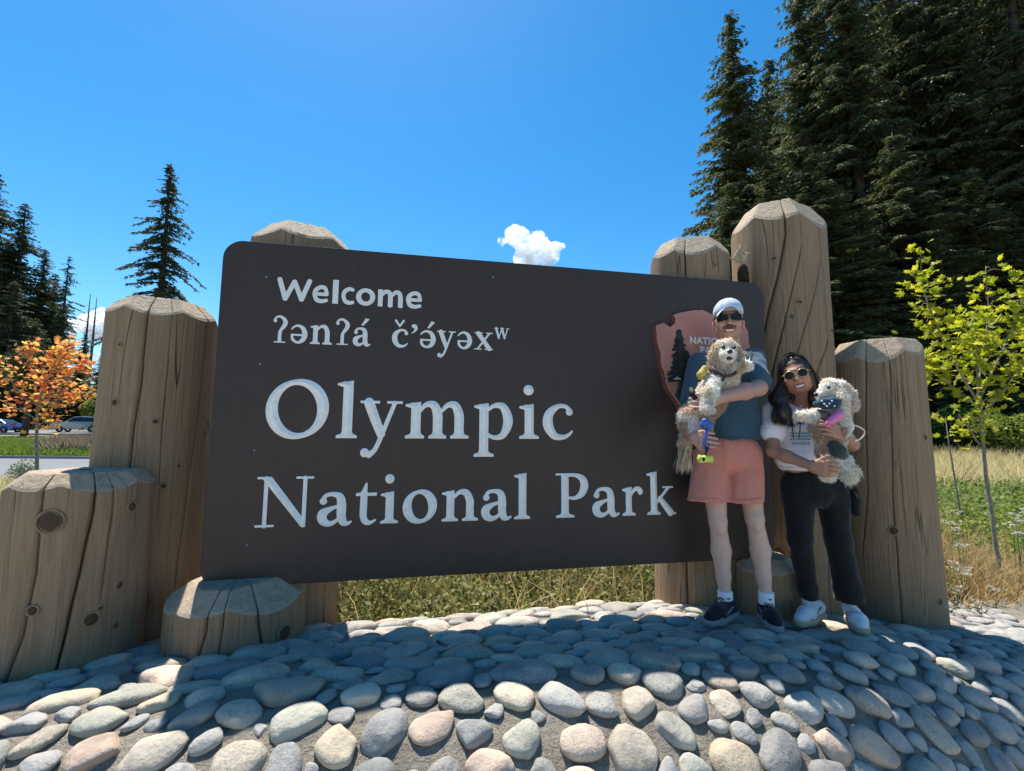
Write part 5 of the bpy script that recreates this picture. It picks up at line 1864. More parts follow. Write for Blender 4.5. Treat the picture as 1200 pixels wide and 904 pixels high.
def car(label, x, y, rz, paint, kind='suv'):
    m = NT(label[:18] + ' paint')
    m.set(paint, 0.3, 0.5)
    m.p.inputs['Coat Weight'].default_value = 0.6
    z = float(ground_z(x, y)) + 0.06
    r = empty('parked_car', (x, y, z), rz)
    tag(r, label, 'car', 'cars on the far road')
    L, W = 4.6, 1.84
    if kind == 'suv':
        prof = [(-2.28, 0.42), (-2.32, 0.75), (-2.26, 1.05), (-2.08, 1.12), (-1.98, 1.55), (-1.72, 1.70), (-0.4, 1.76), (0.35, 1.70), (1.02, 1.16), (1.95, 1.02), (2.24, 0.86), (2.30, 0.52), (2.22, 0.36), (1.85, 0.34), (-1.85, 0.34)]
        glass = [(-1.90, 1.16), (-1.78, 1.52), (-1.60, 1.62), (-0.4, 1.68), (0.28, 1.62), (0.84, 1.16)]
    else:
        prof = [(-2.20, 0.40), (-2.24, 0.72), (-2.16, 0.98), (-1.52, 1.02), (-0.95, 1.40), (-0.2, 1.46), (0.30, 1.40), (1.02, 1.00), (1.95, 0.88), (2.22, 0.72), (2.25, 0.46), (2.18, 0.32), (1.8, 0.30), (-1.8, 0.30)]
        glass = [(-1.38, 1.03), (-0.90, 1.34), (-0.2, 1.40), (0.25, 1.35), (0.86, 1.03)]
    belt = 1.08 if kind == 'suv' else 0.98

    def yw(zz): return W / 2 * (1.0 if zz < belt else 1.0 - 0.28 * (zz - belt) / 0.7) - (0.06 if zz < 0.45 else 0)
    V, F = [], []
    n = len(prof)
    for s in (-1, -0.9, 0.9, 1):
        for px, pz in prof:
            k = 1.0 if abs(s) < 1 else 0.97
            V.append((px * k, s * yw(pz), pz * (1 if abs(s) < 1 else 0.985) + (0.0 if abs(s) < 1 else 0.008)))
    for j in range(3):
        for i in range(n):
            F.append((j * n + i, j * n + (i + 1) % n, (j + 1) * n + (i + 1) % n, (j + 1) * n + i))
    F.append(tuple(range(n)))
    F.append(tuple(3 * n + i for i in range(n))[::-1])
    obj('body', V, F, m.m, r, smooth=False)
    for s in (-1, 1):
        cuts = [glass[0][0], -0.75 if kind == 'suv' else -0.55, 0.05, glass[-1][0]]
        g = MB()
        V = [(px, s * (yw(pz) + 0.012), pz) for px, pz in glass]
        g.add(V, [tuple(range(len(V)))[::s]])
        g.build('side_window', M['car_glass'], r, smooth=False)
        mm = MB().box((0.62, s * 0.95 - 0.09, belt), (0.78, s * 0.95 + 0.09, belt + 0.15))
        mm.build('mirror', m.m, r, smooth=False)
        hl = MB().box((2.06, s * 0.72 - 0.15, 0.66), (2.27, s * 0.72 + 0.15, 0.82))
        hl.build('headlight', M['lamp_clear'], r, smooth=False)
        tl = MB().box((-2.33, s * 0.74 - 0.12, 0.78), (-2.18, s * 0.74 + 0.12, 1.0))
        tl.build('tail_light', M['lamp_red'], r, smooth=False)
        for wx in (-1.42, 1.42):
            w = MB()
            ring_ = []
            seg = 24
            for q, (rr, yy) in enumerate(((0.20, 0.10), (0.31, 0.11), (0.345, 0.07), (0.345, -0.07), (0.31, -0.11), (0.20, -0.10))):
                ring_ += [(rr * math.cos(2 * math.pi * k / seg), yy, rr * math.sin(2 * math.pi * k / seg)) for k in range(seg)]
            fs = [(q * seg + k, q * seg + (k + 1) % seg, (q + 1) * seg + (k + 1) % seg, (q + 1) * seg + k) for q in range(5) for k in range(seg)]
            w.add(ring_, fs)
            wo = w.build('wheel', M['tyre'], r, loc=(wx, s * 0.82, 0.345))
            h = MB()
            for k in range(5):
                a = 2 * math.pi * k / 5
                h.tube([(0, 0.085 * s, 0), (0.2 * math.cos(a), 0.085 * s, 0.2 * math.sin(a))], [0.04, 0.03], 6)
            h.tube([(0, 0.06 * s, 0), (0, 0.1 * s, 0)], [0.06, 0.05], 10)
            h.build('rim', M['alloy'], wo)
    ws = MB()
    if kind == 'suv':
        ws.add([(0.40, -0.66, 1.66), (0.40, 0.66, 1.66), (0.99, 0.80, 1.20), (0.99, -0.80, 1.20)], [(0, 1, 2, 3)])
        rw = MB().add([(-1.99, -0.66, 1.52), (-1.99, 0.66, 1.52), (-2.10, 0.78, 1.15), (-2.10, -0.78, 1.15)], [(0, 3, 2, 1)])
    else:
        ws.add([(0.36, -0.66, 1.37), (0.36, 0.66, 1.37), (1.0, 0.80, 1.03), (1.0, -0.80, 1.03)], [(0, 1, 2, 3)])
        rw = MB().add([(-1.0, -0.66, 1.38), (-1.0, 0.66, 1.38), (-1.50, 0.76, 1.05), (-1.50, -0.76, 1.05)], [(0, 3, 2, 1)])
    for v_, d in ((ws, 0.012), (rw, -0.012)):
        v_.v = [(a + d, b, c + 0.012) for a, b, c in v_.v]
    ws.build('windscreen', M['car_glass'], r, smooth=False)
    rw.build('rear_window', M['car_glass'], r, smooth=False)
    MB().box((-2.34, -0.82, 0.38), (-2.2, 0.82, 0.56)).box((2.18, -0.80, 0.36), (2.33, 0.80, 0.52)).build('bumper', M['trim'], r, smooth=False)
    return r


p = A(97, 497, 52)
car('silver grey sport utility car on the far road beside the tall left log', p[0] - 0.3, 52, rad(200), (0.34, 0.35, 0.36), 'suv')
p = A(2, 497, 49)
car('blue car at the left edge of the picture on the far road', p[0] - 0.6, 49, rad(190), (0.05, 0.12, 0.36), 'sedan')


# ================================================================== CLOUDS
def cloud(label, px, py, dist, size, blobs, seed):
    rng = np.random.default_rng(seed)
    c = A(px, py, dist)
    s = SDF(size / 34.0)
    for bx, bz, br in blobs:
        for _ in range(5):
            d = rng.normal(0, 0.35, 3) * br * size
            s.ell(np.array([bx * size, 0, bz * size]) + d * np.array([1, 0.8, 0.7]), br * size * rng.uniform(0.45, 0.9), br * size * 0.3)
    V, Q = s.mesh()
    N = mesh_normals(V, Q)
    V = V + N * (size * (0.05 * vnoise(V / size, 7.0, 4) + 0.022 * vnoise(V / size, 24.0, 3)))[:, None]
    o = obj('cloud', V, Q, M['cloud'], loc=tuple(c))
    tag(o, label, 'cloud')


t = NT('cloud droplets')
t.t.nodes.remove(t.p)
pv = t.n('VolumePrincipled')
pv.inputs['Color'].default_value = (1, 1, 1, 1)
pv.inputs['Anisotropy'].default_value = 0.35
nv = t.noise(t.coords(), 0.03, 10, 0.75, 0.6)
t.l(t.math('MULTIPLY', t.ramp(nv, [(0.47, (0, 0, 0)), (0.62, (1, 1, 1))]), 0.12), pv.inputs['Density'])
t.l(pv.outputs[0], t.out.inputs['Volume'])
M['cloud'] = t.m
cloud('small white cumulus cloud standing over the top edge of the sign', 624, 289, 1500, 190, [(-0.34, 0.22, 0.16), (-0.2, 0.12, 0.18), (-0.55, 0.10, 0.07), (0.0, -0.02, 0.22), (0.22, -0.06, 0.2), (0.38, -0.08, 0.13), (-0.1, -0.2, 0.2), (0.2, -0.22, 0.2), (0.5, 0.0, 0.06)], 2)
cloud('low white cloud far off behind the bare snags on the left', 112, 378, 2500, 260, [(-0.2, 0.0, 0.16), (0.1, 0.05, 0.18), (0.35, -0.05, 0.16), (-0.45, -0.1, 0.14), (0.0, -0.2, 0.2)], 3)

# ================================================================== THE COUPLE AND THEIR DOGS
def mat_attr(name, rough=0.6, spec=0.3, var=0.12, scale=40.0, bump=0.15, sss=0.0, sheen=0.0):
    t = NT(name)
    at = t.n('Attribute', attribute_name='col')
    n = t.noise(t.coords(), scale, 3)
    c = t.mix(1.0, at.outputs['Color'], t.ramp(n, [(0.3, (1 - var,) * 3), (0.7, (1 + var,) * 3)]), 'MULTIPLY')
    t.set(c, rough, spec)
    if sss:
        t.p.inputs['Subsurface Weight'].default_value = sss
        t.p.inputs['Subsurface Radius'].default_value = (0.012, 0.005, 0.003)
        t.p.inputs['Subsurface Scale'].default_value = 0.5
    if bump:
        t.bump(n, bump, 0.003)
    return t.m


def cloth(name, base, var=0.1, scale=60.0, rough=0.85):
    t = NT(name)
    v = t.coords()
    n = t.noise(v, 5.0, 4)
    f = t.noise(v, scale * 6, 2)
    t.set(t.mix(0.4, t.ramp(n, [(0.3, tuple(c * (1 - var) for c in base)), (0.7, tuple(min(1, c * (1 + var)) for c in base))]), t.ramp(f, [(0.3, tuple(c * 0.85 for c in base)), (0.7, tuple(min(1, c * 1.12) for c in base))])), rough, 0.2)
    t.p.inputs['Sheen Weight'].default_value = 0.15
    t.bump(f, 0.15, 0.002)
    return t.m


M['skin'] = mat_attr('skin', 0.5, 0.35, 0.06, 60, 0.08, sss=0.15)
M['fur_base'] = mat_attr('fur undercoat', 0.9, 0.1, 0.2, 60, 0.4)
M['hair_dark'] = NT('dark brown hair').set((0.022, 0.014, 0.011), 0.38, 0.5).m
M['hair_short'] = plain('short brown hair', (0.06, 0.035, 0.022), 0.6, 0.3)
M['navy_tee'] = cloth('slate blue jersey', (0.040, 0.085, 0.125))
M['coral'] = cloth('salmon pink cotton', (0.56, 0.215, 0.165), 0.06)
M['white_tee'] = cloth('white jersey', (0.70, 0.69, 0.76), 0.04)
M['black_pants'] = cloth('black trousers', (0.008, 0.009, 0.010))
M['white_sock'] = cloth('white sock', (0.72, 0.74, 0.78), 0.05)
M['cap'] = cloth('pale blue grey cap cloth', (0.52, 0.56, 0.66), 0.14, 40)
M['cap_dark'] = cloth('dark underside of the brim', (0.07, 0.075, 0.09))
M['shoe_black'] = cloth('black running shoe mesh', (0.012, 0.014, 0.018))
M['shoe_grey'] = plain('grey midsole foam', (0.24, 0.24, 0.25), 0.7, 0.25)
M['shoe_white'] = cloth('white running shoe mesh', (0.60, 0.63, 0.68), 0.08)
M['shoe_tan'] = plain('tan gum sole', (0.42, 0.33, 0.22), 0.7, 0.25)
M['lens'] = NT('dark sunglass lens').set((0.010, 0.009, 0.008), 0.25, 0.25).m
M['frame_black'] = plain('black sunglass frame', (0.012, 0.012, 0.013), 0.3, 0.5)
M['frame_gold'] = plain('thin gold spectacle rim', (0.42, 0.33, 0.19), 0.3, 0.5, metal=0.6)
M['teeth'] = plain('teeth', (0.72, 0.68, 0.60), 0.3, 0.5, var=0.03)
M['black_strap'] = plain('black strap', (0.012, 0.012, 0.013), 0.7, 0.3)
M['brown_strap'] = plain('dark brown harness strap', (0.06, 0.03, 0.025), 0.7, 0.3, var=0.4)
M['blue_plastic'] = plain('blue webbing handle', (0.02, 0.10, 0.42), 0.5, 0.4)
M['lime'] = plain('yellow green plastic', (0.52, 0.58, 0.10), 0.45, 0.4)
M['pink'] = plain('bright pink plastic', (0.62, 0.16, 0.36), 0.4, 0.4)
M['bandana'] = cloth('navy patterned bandana', (0.015, 0.05, 0.09), 0.4, 30)
M['yellow_cloth'] = plain('yellow harness patch', (0.50, 0.38, 0.10), 0.8, 0.2, var=0.3)
M['nose'] = plain('black dog nose', (0.010, 0.009, 0.009), 0.3, 0.5)
M['tongue'] = plain('dog mouth', (0.16, 0.04, 0.045), 0.4, 0.4, var=0.4)
M['cord'] = plain('cream cord', (0.62, 0.56, 0.46), 0.8, 0.2)
M['grey_wrap'] = cloth('dark grey green wrap', (0.035, 0.055, 0.055))
M['watch'] = plain('black watch', (0.01, 0.01, 0.011), 0.25, 0.5)


def lerp(a, b, t): return np.array(a) + (np.array(b) - np.array(a)) * t


def frame(yaw, roll=0.0, pitch=0.0):
    """Axes of a head: columns right (as the picture sees it), backward, up."""
    R = Matrix.Rotation(yaw, 3, 'Z') @ Matrix.Rotation(roll, 3, 'Y') @ Matrix.Rotation(pitch, 3, 'X')
    return np.array(R)


def head_sdf(s, c, R, k=1.0, female=False):
    """Skull, cheeks, jaw, nose, brow and ears round the head centre C (eye level). k: size."""
    P = lambda x, y, z: c + R @ (np.array([x, y, z]) * k)
    e = lambda x, y, z, r, kk=0.02: s.ell(P(x, y, z), np.array(r) * k, kk, 1, R)
    e(0, 0.012, 0.028, (0.074, 0.094, 0.092))
    e(0, -0.020, -0.035, (0.062, 0.066, 0.070), 0.03)
    e(0, -0.036, -0.088 if not female else -0.080, (0.034, 0.036, 0.030), 0.035)
    for sx in (-1, 1):
        e(sx * 0.040, -0.052, -0.034, (0.024, 0.026, 0.024), 0.025)
        e(sx * 0.046, 0.0, -0.070, (0.020, 0.030, 0.030), 0.03)
        s.ell(P(sx * 0.080, 0.020, -0.020), np.array((0.010, 0.020, 0.033)) * k, 0.008, 1, R)
    e(0, -0.078, 0.020, (0.050, 0.016, 0.012), 0.02)
    s.cone(P(0, -0.088, 0.004), P(0, -0.106, -0.038), 0.008 * k, 0.0135 * k, 0.012)
    for sx in (-1, 1):
        s.ell(P(sx * 0.012, -0.094, -0.042), 0.0085 * k, 0.01)
    e(0, -0.082, -0.070, (0.027, 0.012, 0.006), 0.008)
    e(0, -0.078, -0.084, (0.022, 0.011, 0.006), 0.008)
    return P


def hand(s, wrist, knuckles, palm_n, curl, r=0.0085, width=0.078, spread=0.0, thumb=1, length=0.085):
    """Palm from WRIST to KNUCKLES with four fingers that curl away from the palm normal, and a thumb on its side."""
    wrist, knuckles, palm_n = np.array(wrist), np.array(knuckles), np.array(palm_n, float)
    d = unit(knuckles - wrist)
    n = unit(palm_n - d * (palm_n @ d))
    side = np.cross(d, n) * thumb
    for i in range(4):
        o = (i - 1.5) / 3.0
        kx = knuckles + side * (-o * width) - d * 0.006 * abs(o) * 2
        s.cone(lerp(wrist, wrist + side * (-o * width * 0.55), 1.0), kx, 0.017, 0.0115, 0.014)
        L = length * (0.88, 1.0, 0.94, 0.74)[i]
        dd, p_ = d.copy(), kx
        for seg, (ln, rr) in enumerate(((0.45, 0.0100), (0.32, 0.0088), (0.25, 0.0076))):
            a = curl * (0.8, 1.1, 0.7)[seg] * (0.92 + 0.06 * i)
            dd = unit(dd * math.cos(a) + n * math.sin(a))
            n = unit(n - dd * (n @ dd))
            q = p_ + dd * L * ln
            s.cone(p_, q, rr, rr * 0.93, 0.003)
            p_ = q
        n = unit(palm_n - d * (palm_n @ d))
    tb = lerp(wrist, knuckles, 0.30) + side * width * 0.42
    t1 = tb + unit(d * 0.75 + side * 0.75 + n * 0.25) * 0.040
    t2 = t1 + unit(d * 0.9 + side * 0.1 + n * 0.5) * 0.032
    s.cone(tb, t1, 0.0135, 0.0105, 0.010)
    s.cone(t1, t2, 0.0105, 0.0085, 0.004)


def shoe(parent, toe, heel, ank, sole_m, up_m, seed, lace=None, W=0.048, org=(0, 0, 0)):
    toe, heel, ank = np.array(toe) - org, np.array(heel) - org, np.array(ank) - org
    d = unit((toe - heel) * np.array([1, 1, 0]))
    sd = np.array([d[1], -d[0], 0])
    L = np.linalg.norm((toe - heel)[:2])
    z = toe[2]
    s = SDF(0.0045)
    mid = lerp(heel, toe, 0.62)
    s.cone(heel + d * 0.045 + [0, 0, 0.055], mid + [0, 0, 0.046], 0.040, 0.040, 0.03)
    s.cone(mid + [0, 0, 0.046], toe - d * 0.045 + [0, 0, 0.036], 0.044, 0.034, 0.03)
    s.cone(heel + d * 0.055 + [0, 0, 0.06], ank + [0, 0, 0.01], 0.038, 0.036, 0.02)
    s.half(heel + [0, 0, 0.022], (0, 0, -1), 0.004)
    up = s.build('shoe', up_m, parent)
    s = SDF(0.0045)
    s.cone(heel + d * 0.040 + [0, 0, 0.016], mid + [0, 0, 0.014], 0.043, 0.046, 0.03)
    s.cone(mid + [0, 0, 0.014], toe - d * 0.040 + [0, 0, 0.016], 0.047, 0.037, 0.03)
    s.half(heel + [0, 0, 0.031], (0, 0, 1), 0.004)
    s.half(heel + [0, 0, -0.004], (0, 0, -1), 0.004)
    s.build('sole', sole_m, up)
    if lace is not None:
        m = MB()
        for k in range(4):
            c = lerp(mid, ank, 0.12 + 0.2 * k) + np.array([0, 0, 0.040 + 0.004 * k]) if False else lerp(mid + np.array([0, 0, 0.089]), ank + np.array([0, 0, 0.035]) + d * 0.03, 0.05 + 0.24 * k)
            m.tube([c - sd * 0.024 - [0, 0, 0.004], c + [0, 0, 0.004], c + sd * 0.024 - [0, 0, 0.004]], 0.0035, 5)
        m.build('laces', lace, up)
    for sg in (-1, 1):                                             # overlay stripes along the sides
        q = [lerp(heel, toe, f) + sd * sg * (0.041 if f < 0.5 else 0.043) + np.array([0, 0, zz]) for f, zz in ((0.30, 0.075), (0.45, 0.055), (0.60, 0.040), (0.74, 0.034))]
        MB().tube(q, 0.0045, 6).build('side_stripe', sole_m, up)
    return up


def strands(paths, rng, n, spread, w, mat, name, parent, seg=10, wave=0.006):
    """Locks of hair: flat tapered ribbons that follow PATHS (lists of points) with some scatter."""
    V, F = [], []
    for i in range(n):
        P = paths[i % len(paths)]
        C = cat([tuple(p) for p in P], 5)
        k = np.linspace(0, len(C) - 1, seg)
        C = np.stack([np.interp(k, np.arange(len(C)), C[:, j]) for j in range(3)], 1)
        o = rng.normal(0, 1, 3) * spread
        t = np.linspace(0, 1, seg)[:, None]
        C = C + o * (0.35 + 0.65 * t) + wave * np.sin(t * rng.uniform(3, 9) + rng.uniform(0, 6)) * rng.normal(0, 1, 3)
        T = unit(np.gradient(C, axis=0))
        sd = unit(np.cross(T, rng.normal(0, 1, 3)))
        ww = w * rng.uniform(0.5, 1.3) * (1.05 - t ** 3)
        b = len(V)
        for a, q in zip(C - sd * ww, C + sd * ww):
            V += [a, q]
        F += [(b + 2 * j, b + 2 * j + 1, b + 2 * j + 3, b + 2 * j + 2) for j in range(seg - 1)]
    return obj(name, V, F, mat, parent)


def on_cloth(o, org, px, py, lift=0.0015):
    tv = np.array([v.co[:] for v in o.data.vertices]) if '_tv' not in CLOTH.get(o.name, {}) else CLOTH[o.name]['_tv']
    CLOTH.setdefault(o.name, {})['_tv'] = tv
    q = A(px, py, 1.0) - np.array([0, 0, CAM_Z])
    q = q / np.linalg.norm(q)
    o_ = np.array([0, 0, CAM_Z]) - org
    w = tv - o_
    t_ = w @ q
    d_ = np.linalg.norm(w - t_[:, None] * q, axis=1)
    k = np.nonzero(d_ < 0.010)[0]
    if not len(k):
        return None
    return o_ + q * (t_[k].min() - lift)


CLOTH = {}


def seam(o, org, pts, r, mat, name='seam'):
    P = [on_cloth(o, org, *p) for p in cat([(a, b, 0) for a, b in pts], 6)[:, :2]]
    P = [p for p in P if p is not None]
    if len(P) > 3:
        Q = np.array(P)
        Q[1:-1] = (Q[:-2] + Q[1:-1] + Q[2:]) / 3
        MB().tube(list(Q), r, 5).build(name, mat, o)


# ------------------------------------------------------------------ the man
def man():
    org = np.array([1.40, 2.78, 0.04])
    root = empty('person', tuple(org))
    tag(root, 'tall man in pale cap, blue t-shirt and salmon shorts holding a dog before the emblem', 'person')
    B = lambda px, py, Y: A(px, py, Y) - org
    s = SDF(0.0048)
    hc = B(853.5, 376, 2.72)
    R = frame(rad(-22), rad(1))
    P = head_sdf(s, hc, R, 1.02)
    neck0, neck1 = B(857, 415, 2.80), P(0.0, 0.02, -0.06)
    s.cone(neck0, neck1, 0.062, 0.056, 0.03)
    shL, shR = B(821, 427, 2.80), B(882, 421, 2.84)
    # torso
    s.ell(B(853, 445, 2.80), (0.165, 0.10, 0.19), 0.05)
    s.ell(B(856, 488, 2.80), (0.150, 0.095, 0.17), 0.05)
    s.ell(B(852, 525, 2.80), (0.155, 0.10, 0.11), 0.05)
    s.cone(shL, shR, 0.055, 0.055, 0.05)
    # arm in the left of the picture: bent, the hand under the dog's rump
    elA, wrA = B(803, 500, 2.66), B(814, 513, 2.44)
    s.chain([shL, lerp(shL, elA, .5), elA], [0.052, 0.047, 0.040], 0.02)
    s.chain([elA, lerp(elA, wrA, .35), wrA], [0.040, 0.041, 0.028], 0.02)
    hand(s, wrA, B(823, 514, 2.39), (0.5, 1.0, -0.1), 0.55, thumb=-1, width=0.070)
    # arm in the right of the picture: across the body, the hand under the dog's chest
    elB, wrB = B(889, 455, 2.60), B(840, 467, 2.44)
    s.chain([shR, lerp(shR, elB, .5), elB], [0.054, 0.050, 0.044], 0.02)
    s.chain([elB, lerp(elB, wrB, .35), wrB], [0.044, 0.046, 0.030], 0.02)
    hand(s, wrB, B(825, 470, 2.45), (0.0, 1.0, 0.4), 0.35, thumb=1)
    # legs
    for hip, kn, cf, an, toe in ((B(834, 535, 2.80), B(841, 611, 2.77), B(845, 645, 2.80), B(850, 701, 2.78), B(836, 724, 2.66)),
                                 (B(874, 535, 2.80), B(884, 607, 2.74), B(891, 645, 2.77), B(898, 702, 2.75), B(908, 728, 2.62))):
        s.chain([hip, lerp(hip, kn, .55), kn], [0.085, 0.066, 0.050], 0.02)
        s.ell(kn + np.array([0, -0.012, 0.0]), (0.042, 0.044, 0.048), 0.02)
        s.ell(kn + np.array([0.0, -0.036, -0.045]), (0.022, 0.02, 0.028), 0.02)
        s.chain([kn, cf, lerp(cf, an, .55), an], [0.045, 0.055, 0.039, 0.032], 0.02)
        s.cone(an, an + np.array([0, 0.005, -0.05]), 0.032, 0.030, 0.02)
    skin = np.array([0.47, 0.265, 0.20])

    def colour(V):
        q = (V - hc) @ R / 1.02                                   # head frame
        c = np.tile(skin, (len(V), 1))
        c *= (1 + 0.06 * vnoise(V, 14, 2))[:, None]
        leg = sstep(-0.1, -0.45, V[:, 2] - 0.95)[:, None]
        c = c * (1 - leg) + np.array([0.58, 0.39, 0.31]) * leg
        inh = np.abs(q[:, 0]) < 0.09
        hd = inh & (q[:, 2] > -0.13) & (q[:, 2] < 0.15) & (np.abs(q[:, 1]) < 0.14)
        st = hd & (q[:, 2] < -0.045) & (q[:, 1] < 0.0)
        c[st] = c[st] * 0.78 + np.array([0.20, 0.12, 0.09]) * 0.22          # stubble
        mo = hd & (q[:, 1] < -0.06) & (np.abs(q[:, 0]) < 0.036) & (np.abs(q[:, 2] + 0.056) < 0.011)
        c[mo] = (0.13, 0.055, 0.035)                                        # moustache
        lip = hd & (q[:, 1] < -0.06) & (np.abs(q[:, 0]) < 0.030) & (np.abs(q[:, 2] + 0.077 - 6 * q[:, 0] ** 2) < 0.0115)
        c[lip] = (0.36, 0.10, 0.085)
        ea = hd & (np.abs(q[:, 0]) > 0.072)
        c[ea] = (0.54, 0.24, 0.19)
        hr = hd & (q[:, 2] > 0.03) & (q[:, 1] > -0.04)
        c[hr] = (0.06, 0.035, 0.022)
        return c
    s.build('body', M['skin'], root, color=colour)
    # teeth in an open smile
    m = MB()
    pts = [P(x, -0.094 + 14 * x * x, -0.0745 - 0.0045 + 7 * x * x) for x in np.linspace(-0.021, 0.021, 9)]
    up, lo = [p_ + R @ np.array([0, 0, 0.0042]) for p_ in pts], [p_ - R @ np.array([0, 0, 0.0042]) for p_ in pts]
    m.add(up + lo, [(i, i + 1, 9 + i + 1, 9 + i) for i in range(8)])
    m.build('teeth', M['teeth'], root)
    # wrap sunglasses
    m, fm = MB(), MB()
    for sx in (-1, 1):
        V = []
        for r_, k_ in ((0.0, 1), (1.0, 16)):
            for i in range(k_):
                a = 2 * math.pi * i / 16
                x, z = 0.036 + 0.031 * r_ * math.copysign(abs(math.cos(a)) ** 0.7, math.cos(a)), 0.0 + 0.019 * r_ * math.copysign(abs(math.sin(a)) ** 0.75, math.sin(a))
                V.append(P(sx * x, -0.108 + 9.0 * x * x, z - 0.002 - 0.08 * (x - 0.03)))
        m.add(V, [(0, 1 + i, 1 + (i + 1) % 16) for i in range(16)])
        fm.tube([P(sx * 0.012, -0.108, 0.014), P(sx * 0.036, -0.099, 0.019), P(sx * 0.066, -0.070, 0.014), P(sx * 0.078, -0.03, 0.008), P(sx * 0.083, 0.02, 0.0)], [0.003, 0.003, 0.006, 0.005, 0.004], 6)
    fm.tube([P(-0.012, -0.108, 0.010), P(0, -0.110, 0.013), P(0.012, -0.108, 0.010)], 0.003, 6)
    sg = fm.build('sunglasses', M['frame_black'], root)
    m.build('lens', M['lens'], sg)
    # cap: crown and curved brim
    s = SDF(0.005)
    e = R
    s.ell(P(0, 0.008, 0.050), np.array((0.083, 0.103, 0.086)) * 1.02, 0.01, 1, R)
    s.half(P(0, 0, 0.032), -(R @ np.array([0, 0.12, 1.0])), 0.006)
    cp = s.build('cap', M['cap'], root)
    V, F, nu, nv = [], [], 17, 6
    for i in range(nu):
        a = (i / (nu - 1) - 0.5) * 2
        for j in range(nv):
            f = j / (nv - 1)
            x = a * 0.080 * (1 - 0.10 * f)
            y = -0.095 * math.sqrt(max(0, 1 - (a * 0.93) ** 2)) - f * 0.062 * (1 - 0.5 * a * a) + 0.008
            z = 0.064 - 0.052 * a * a - 0.012 * f
            V.append(P(x, y, z))
    b = len(V)
    V += [v - R @ np.array([0, 0, 0.004]) for v in V]
    for i in range(nu - 1):
        for j in range(nv - 1):
            q = [i * nv + j, (i + 1) * nv + j, (i + 1) * nv + j + 1, i * nv + j + 1]
            F += [tuple(q), tuple(b + t for t in q[::-1])]
    for i in range(nu - 1):
        q = [i * nv + nv - 1, (i + 1) * nv + nv - 1]
        F.append((q[0], q[1], b + q[1], b + q[0]))
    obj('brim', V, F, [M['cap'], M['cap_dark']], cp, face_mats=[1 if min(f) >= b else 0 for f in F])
    for k in range(5):
        a = rad(-60 + 30 * k)
        pts = [P(math.sin(a) * 0.086 * math.cos(t), 0.008 - math.cos(a) * 0.106 * math.cos(t), 0.050 + 0.0885 * math.sin(t)) for t in np.linspace(0.15, 1.5, 9)]
        MB().tube(pts, 0.0008, 5).build('seam', M['cap'], cp)
    # t-shirt
    s = SDF(0.0055)
    s.ell(B(853, 446, 2.80), (0.188, 0.122, 0.20), 0.05)
    s.ell(B(857, 490, 2.80), (0.174, 0.118, 0.19), 0.05)
    s.ell(B(857, 512, 2.80), (0.166, 0.118, 0.10), 0.04)
    s.cone(shL + [0, 0, -0.005], shR + [0, 0, -0.005], 0.066, 0.066, 0.05)
    for sh, el, f in ((shL, elA, 0.46), (shR, elB, 0.66)):
        a = unit(lerp(sh, el, f) - sh)
        s.cone(sh, lerp(sh, el, f + 0.12), 0.068, 0.071, 0.03)
        s.half(lerp(sh, el, f), a, 0.004) if False else None
    s.half(B(857, 515, 2.72), (0.0, 0.0, -1), 0.004)
    s.ell(lerp(neck0, neck1, 0.55), (0.070, 0.070, 0.05), 0.01, -1)

    def wr(Pq): return 0.010 * vnoise(Pq * np.array([1, 1, 0.5]) + Pq[:, [2, 0, 1]] * 0.35, 11, 2) + 0.005 * vnoise(Pq * np.array([1.2, 1, 0.6]), 26, 2)
    tee = s.build('t_shirt', M['navy_tee'], root, noise=wr)
    seam(tee, org, [(833, 511), (845, 513), (860, 513.5), (875, 513.5), (887, 513)], 0.0022, M['navy_tee'], 'hem')
    seam(tee, org, [(849, 407), (856, 410), (864, 407)], 0.004, M['navy_tee'], 'collar')
    seam(tee, org, [(880, 411), (876, 424), (878, 440)], 0.0018, M['navy_tee'])
    # shorts with legs that hang free
    s = SDF(0.0055)
    s.ell(B(853, 522, 2.80), (0.172, 0.120, 0.085), 0.04)
    s.ell(B(853, 536, 2.80), (0.176, 0.122, 0.085), 0.05)
    for hip, hem in ((B(834, 535, 2.80), B(829, 592, 2.77)), (B(873, 535, 2.80), B(872, 594, 2.76))):
        s.cone(hip, hem, 0.100, 0.112, 0.03)
    s.half(B(829, 589, 2.70), (0, 0.0, -1), 0.004)
    s.half(B(853, 509, 2.72), (0.0, 0.0, 1), 0.004)
    s.cone(B(851, 556, 2.60), B(849, 600, 2.60), 0.006, 0.016, 0.02, -1)
    sh_ = s.build('shorts', M['coral'], root, noise=lambda Pq: 0.009 * vnoise(Pq * np.array([1, 1, 0.35]), 13, 2) + 0.003 * vnoise(Pq, 36, 2))
    for pts in ([(808, 582.5), (818, 584), (830, 585), (843, 584.5)], [(855, 585), (866, 586), (880, 586), (892, 584)], [(812, 524), (813, 540), (812, 552)]):
        seam(sh_, org, pts, 0.0022, M['coral'], 'hem')
    m = MB()
    m.tube([B(848, 514, 2.665), B(848.5, 535, 2.66), B(849, 552, 2.662)], 0.0022, 5)
    m.tube([B(885, 517, 2.70), B(889, 525, 2.71), B(892, 534, 2.73)], 0.0025, 5)
    m.build('seam', M['coral'], sh_)
    MB().tube([B(838, 513, 2.67), B(841, 514, 2.66), B(844, 513, 2.66)], 0.008, 8).build('belt_end', M['brown_strap'], sh_)
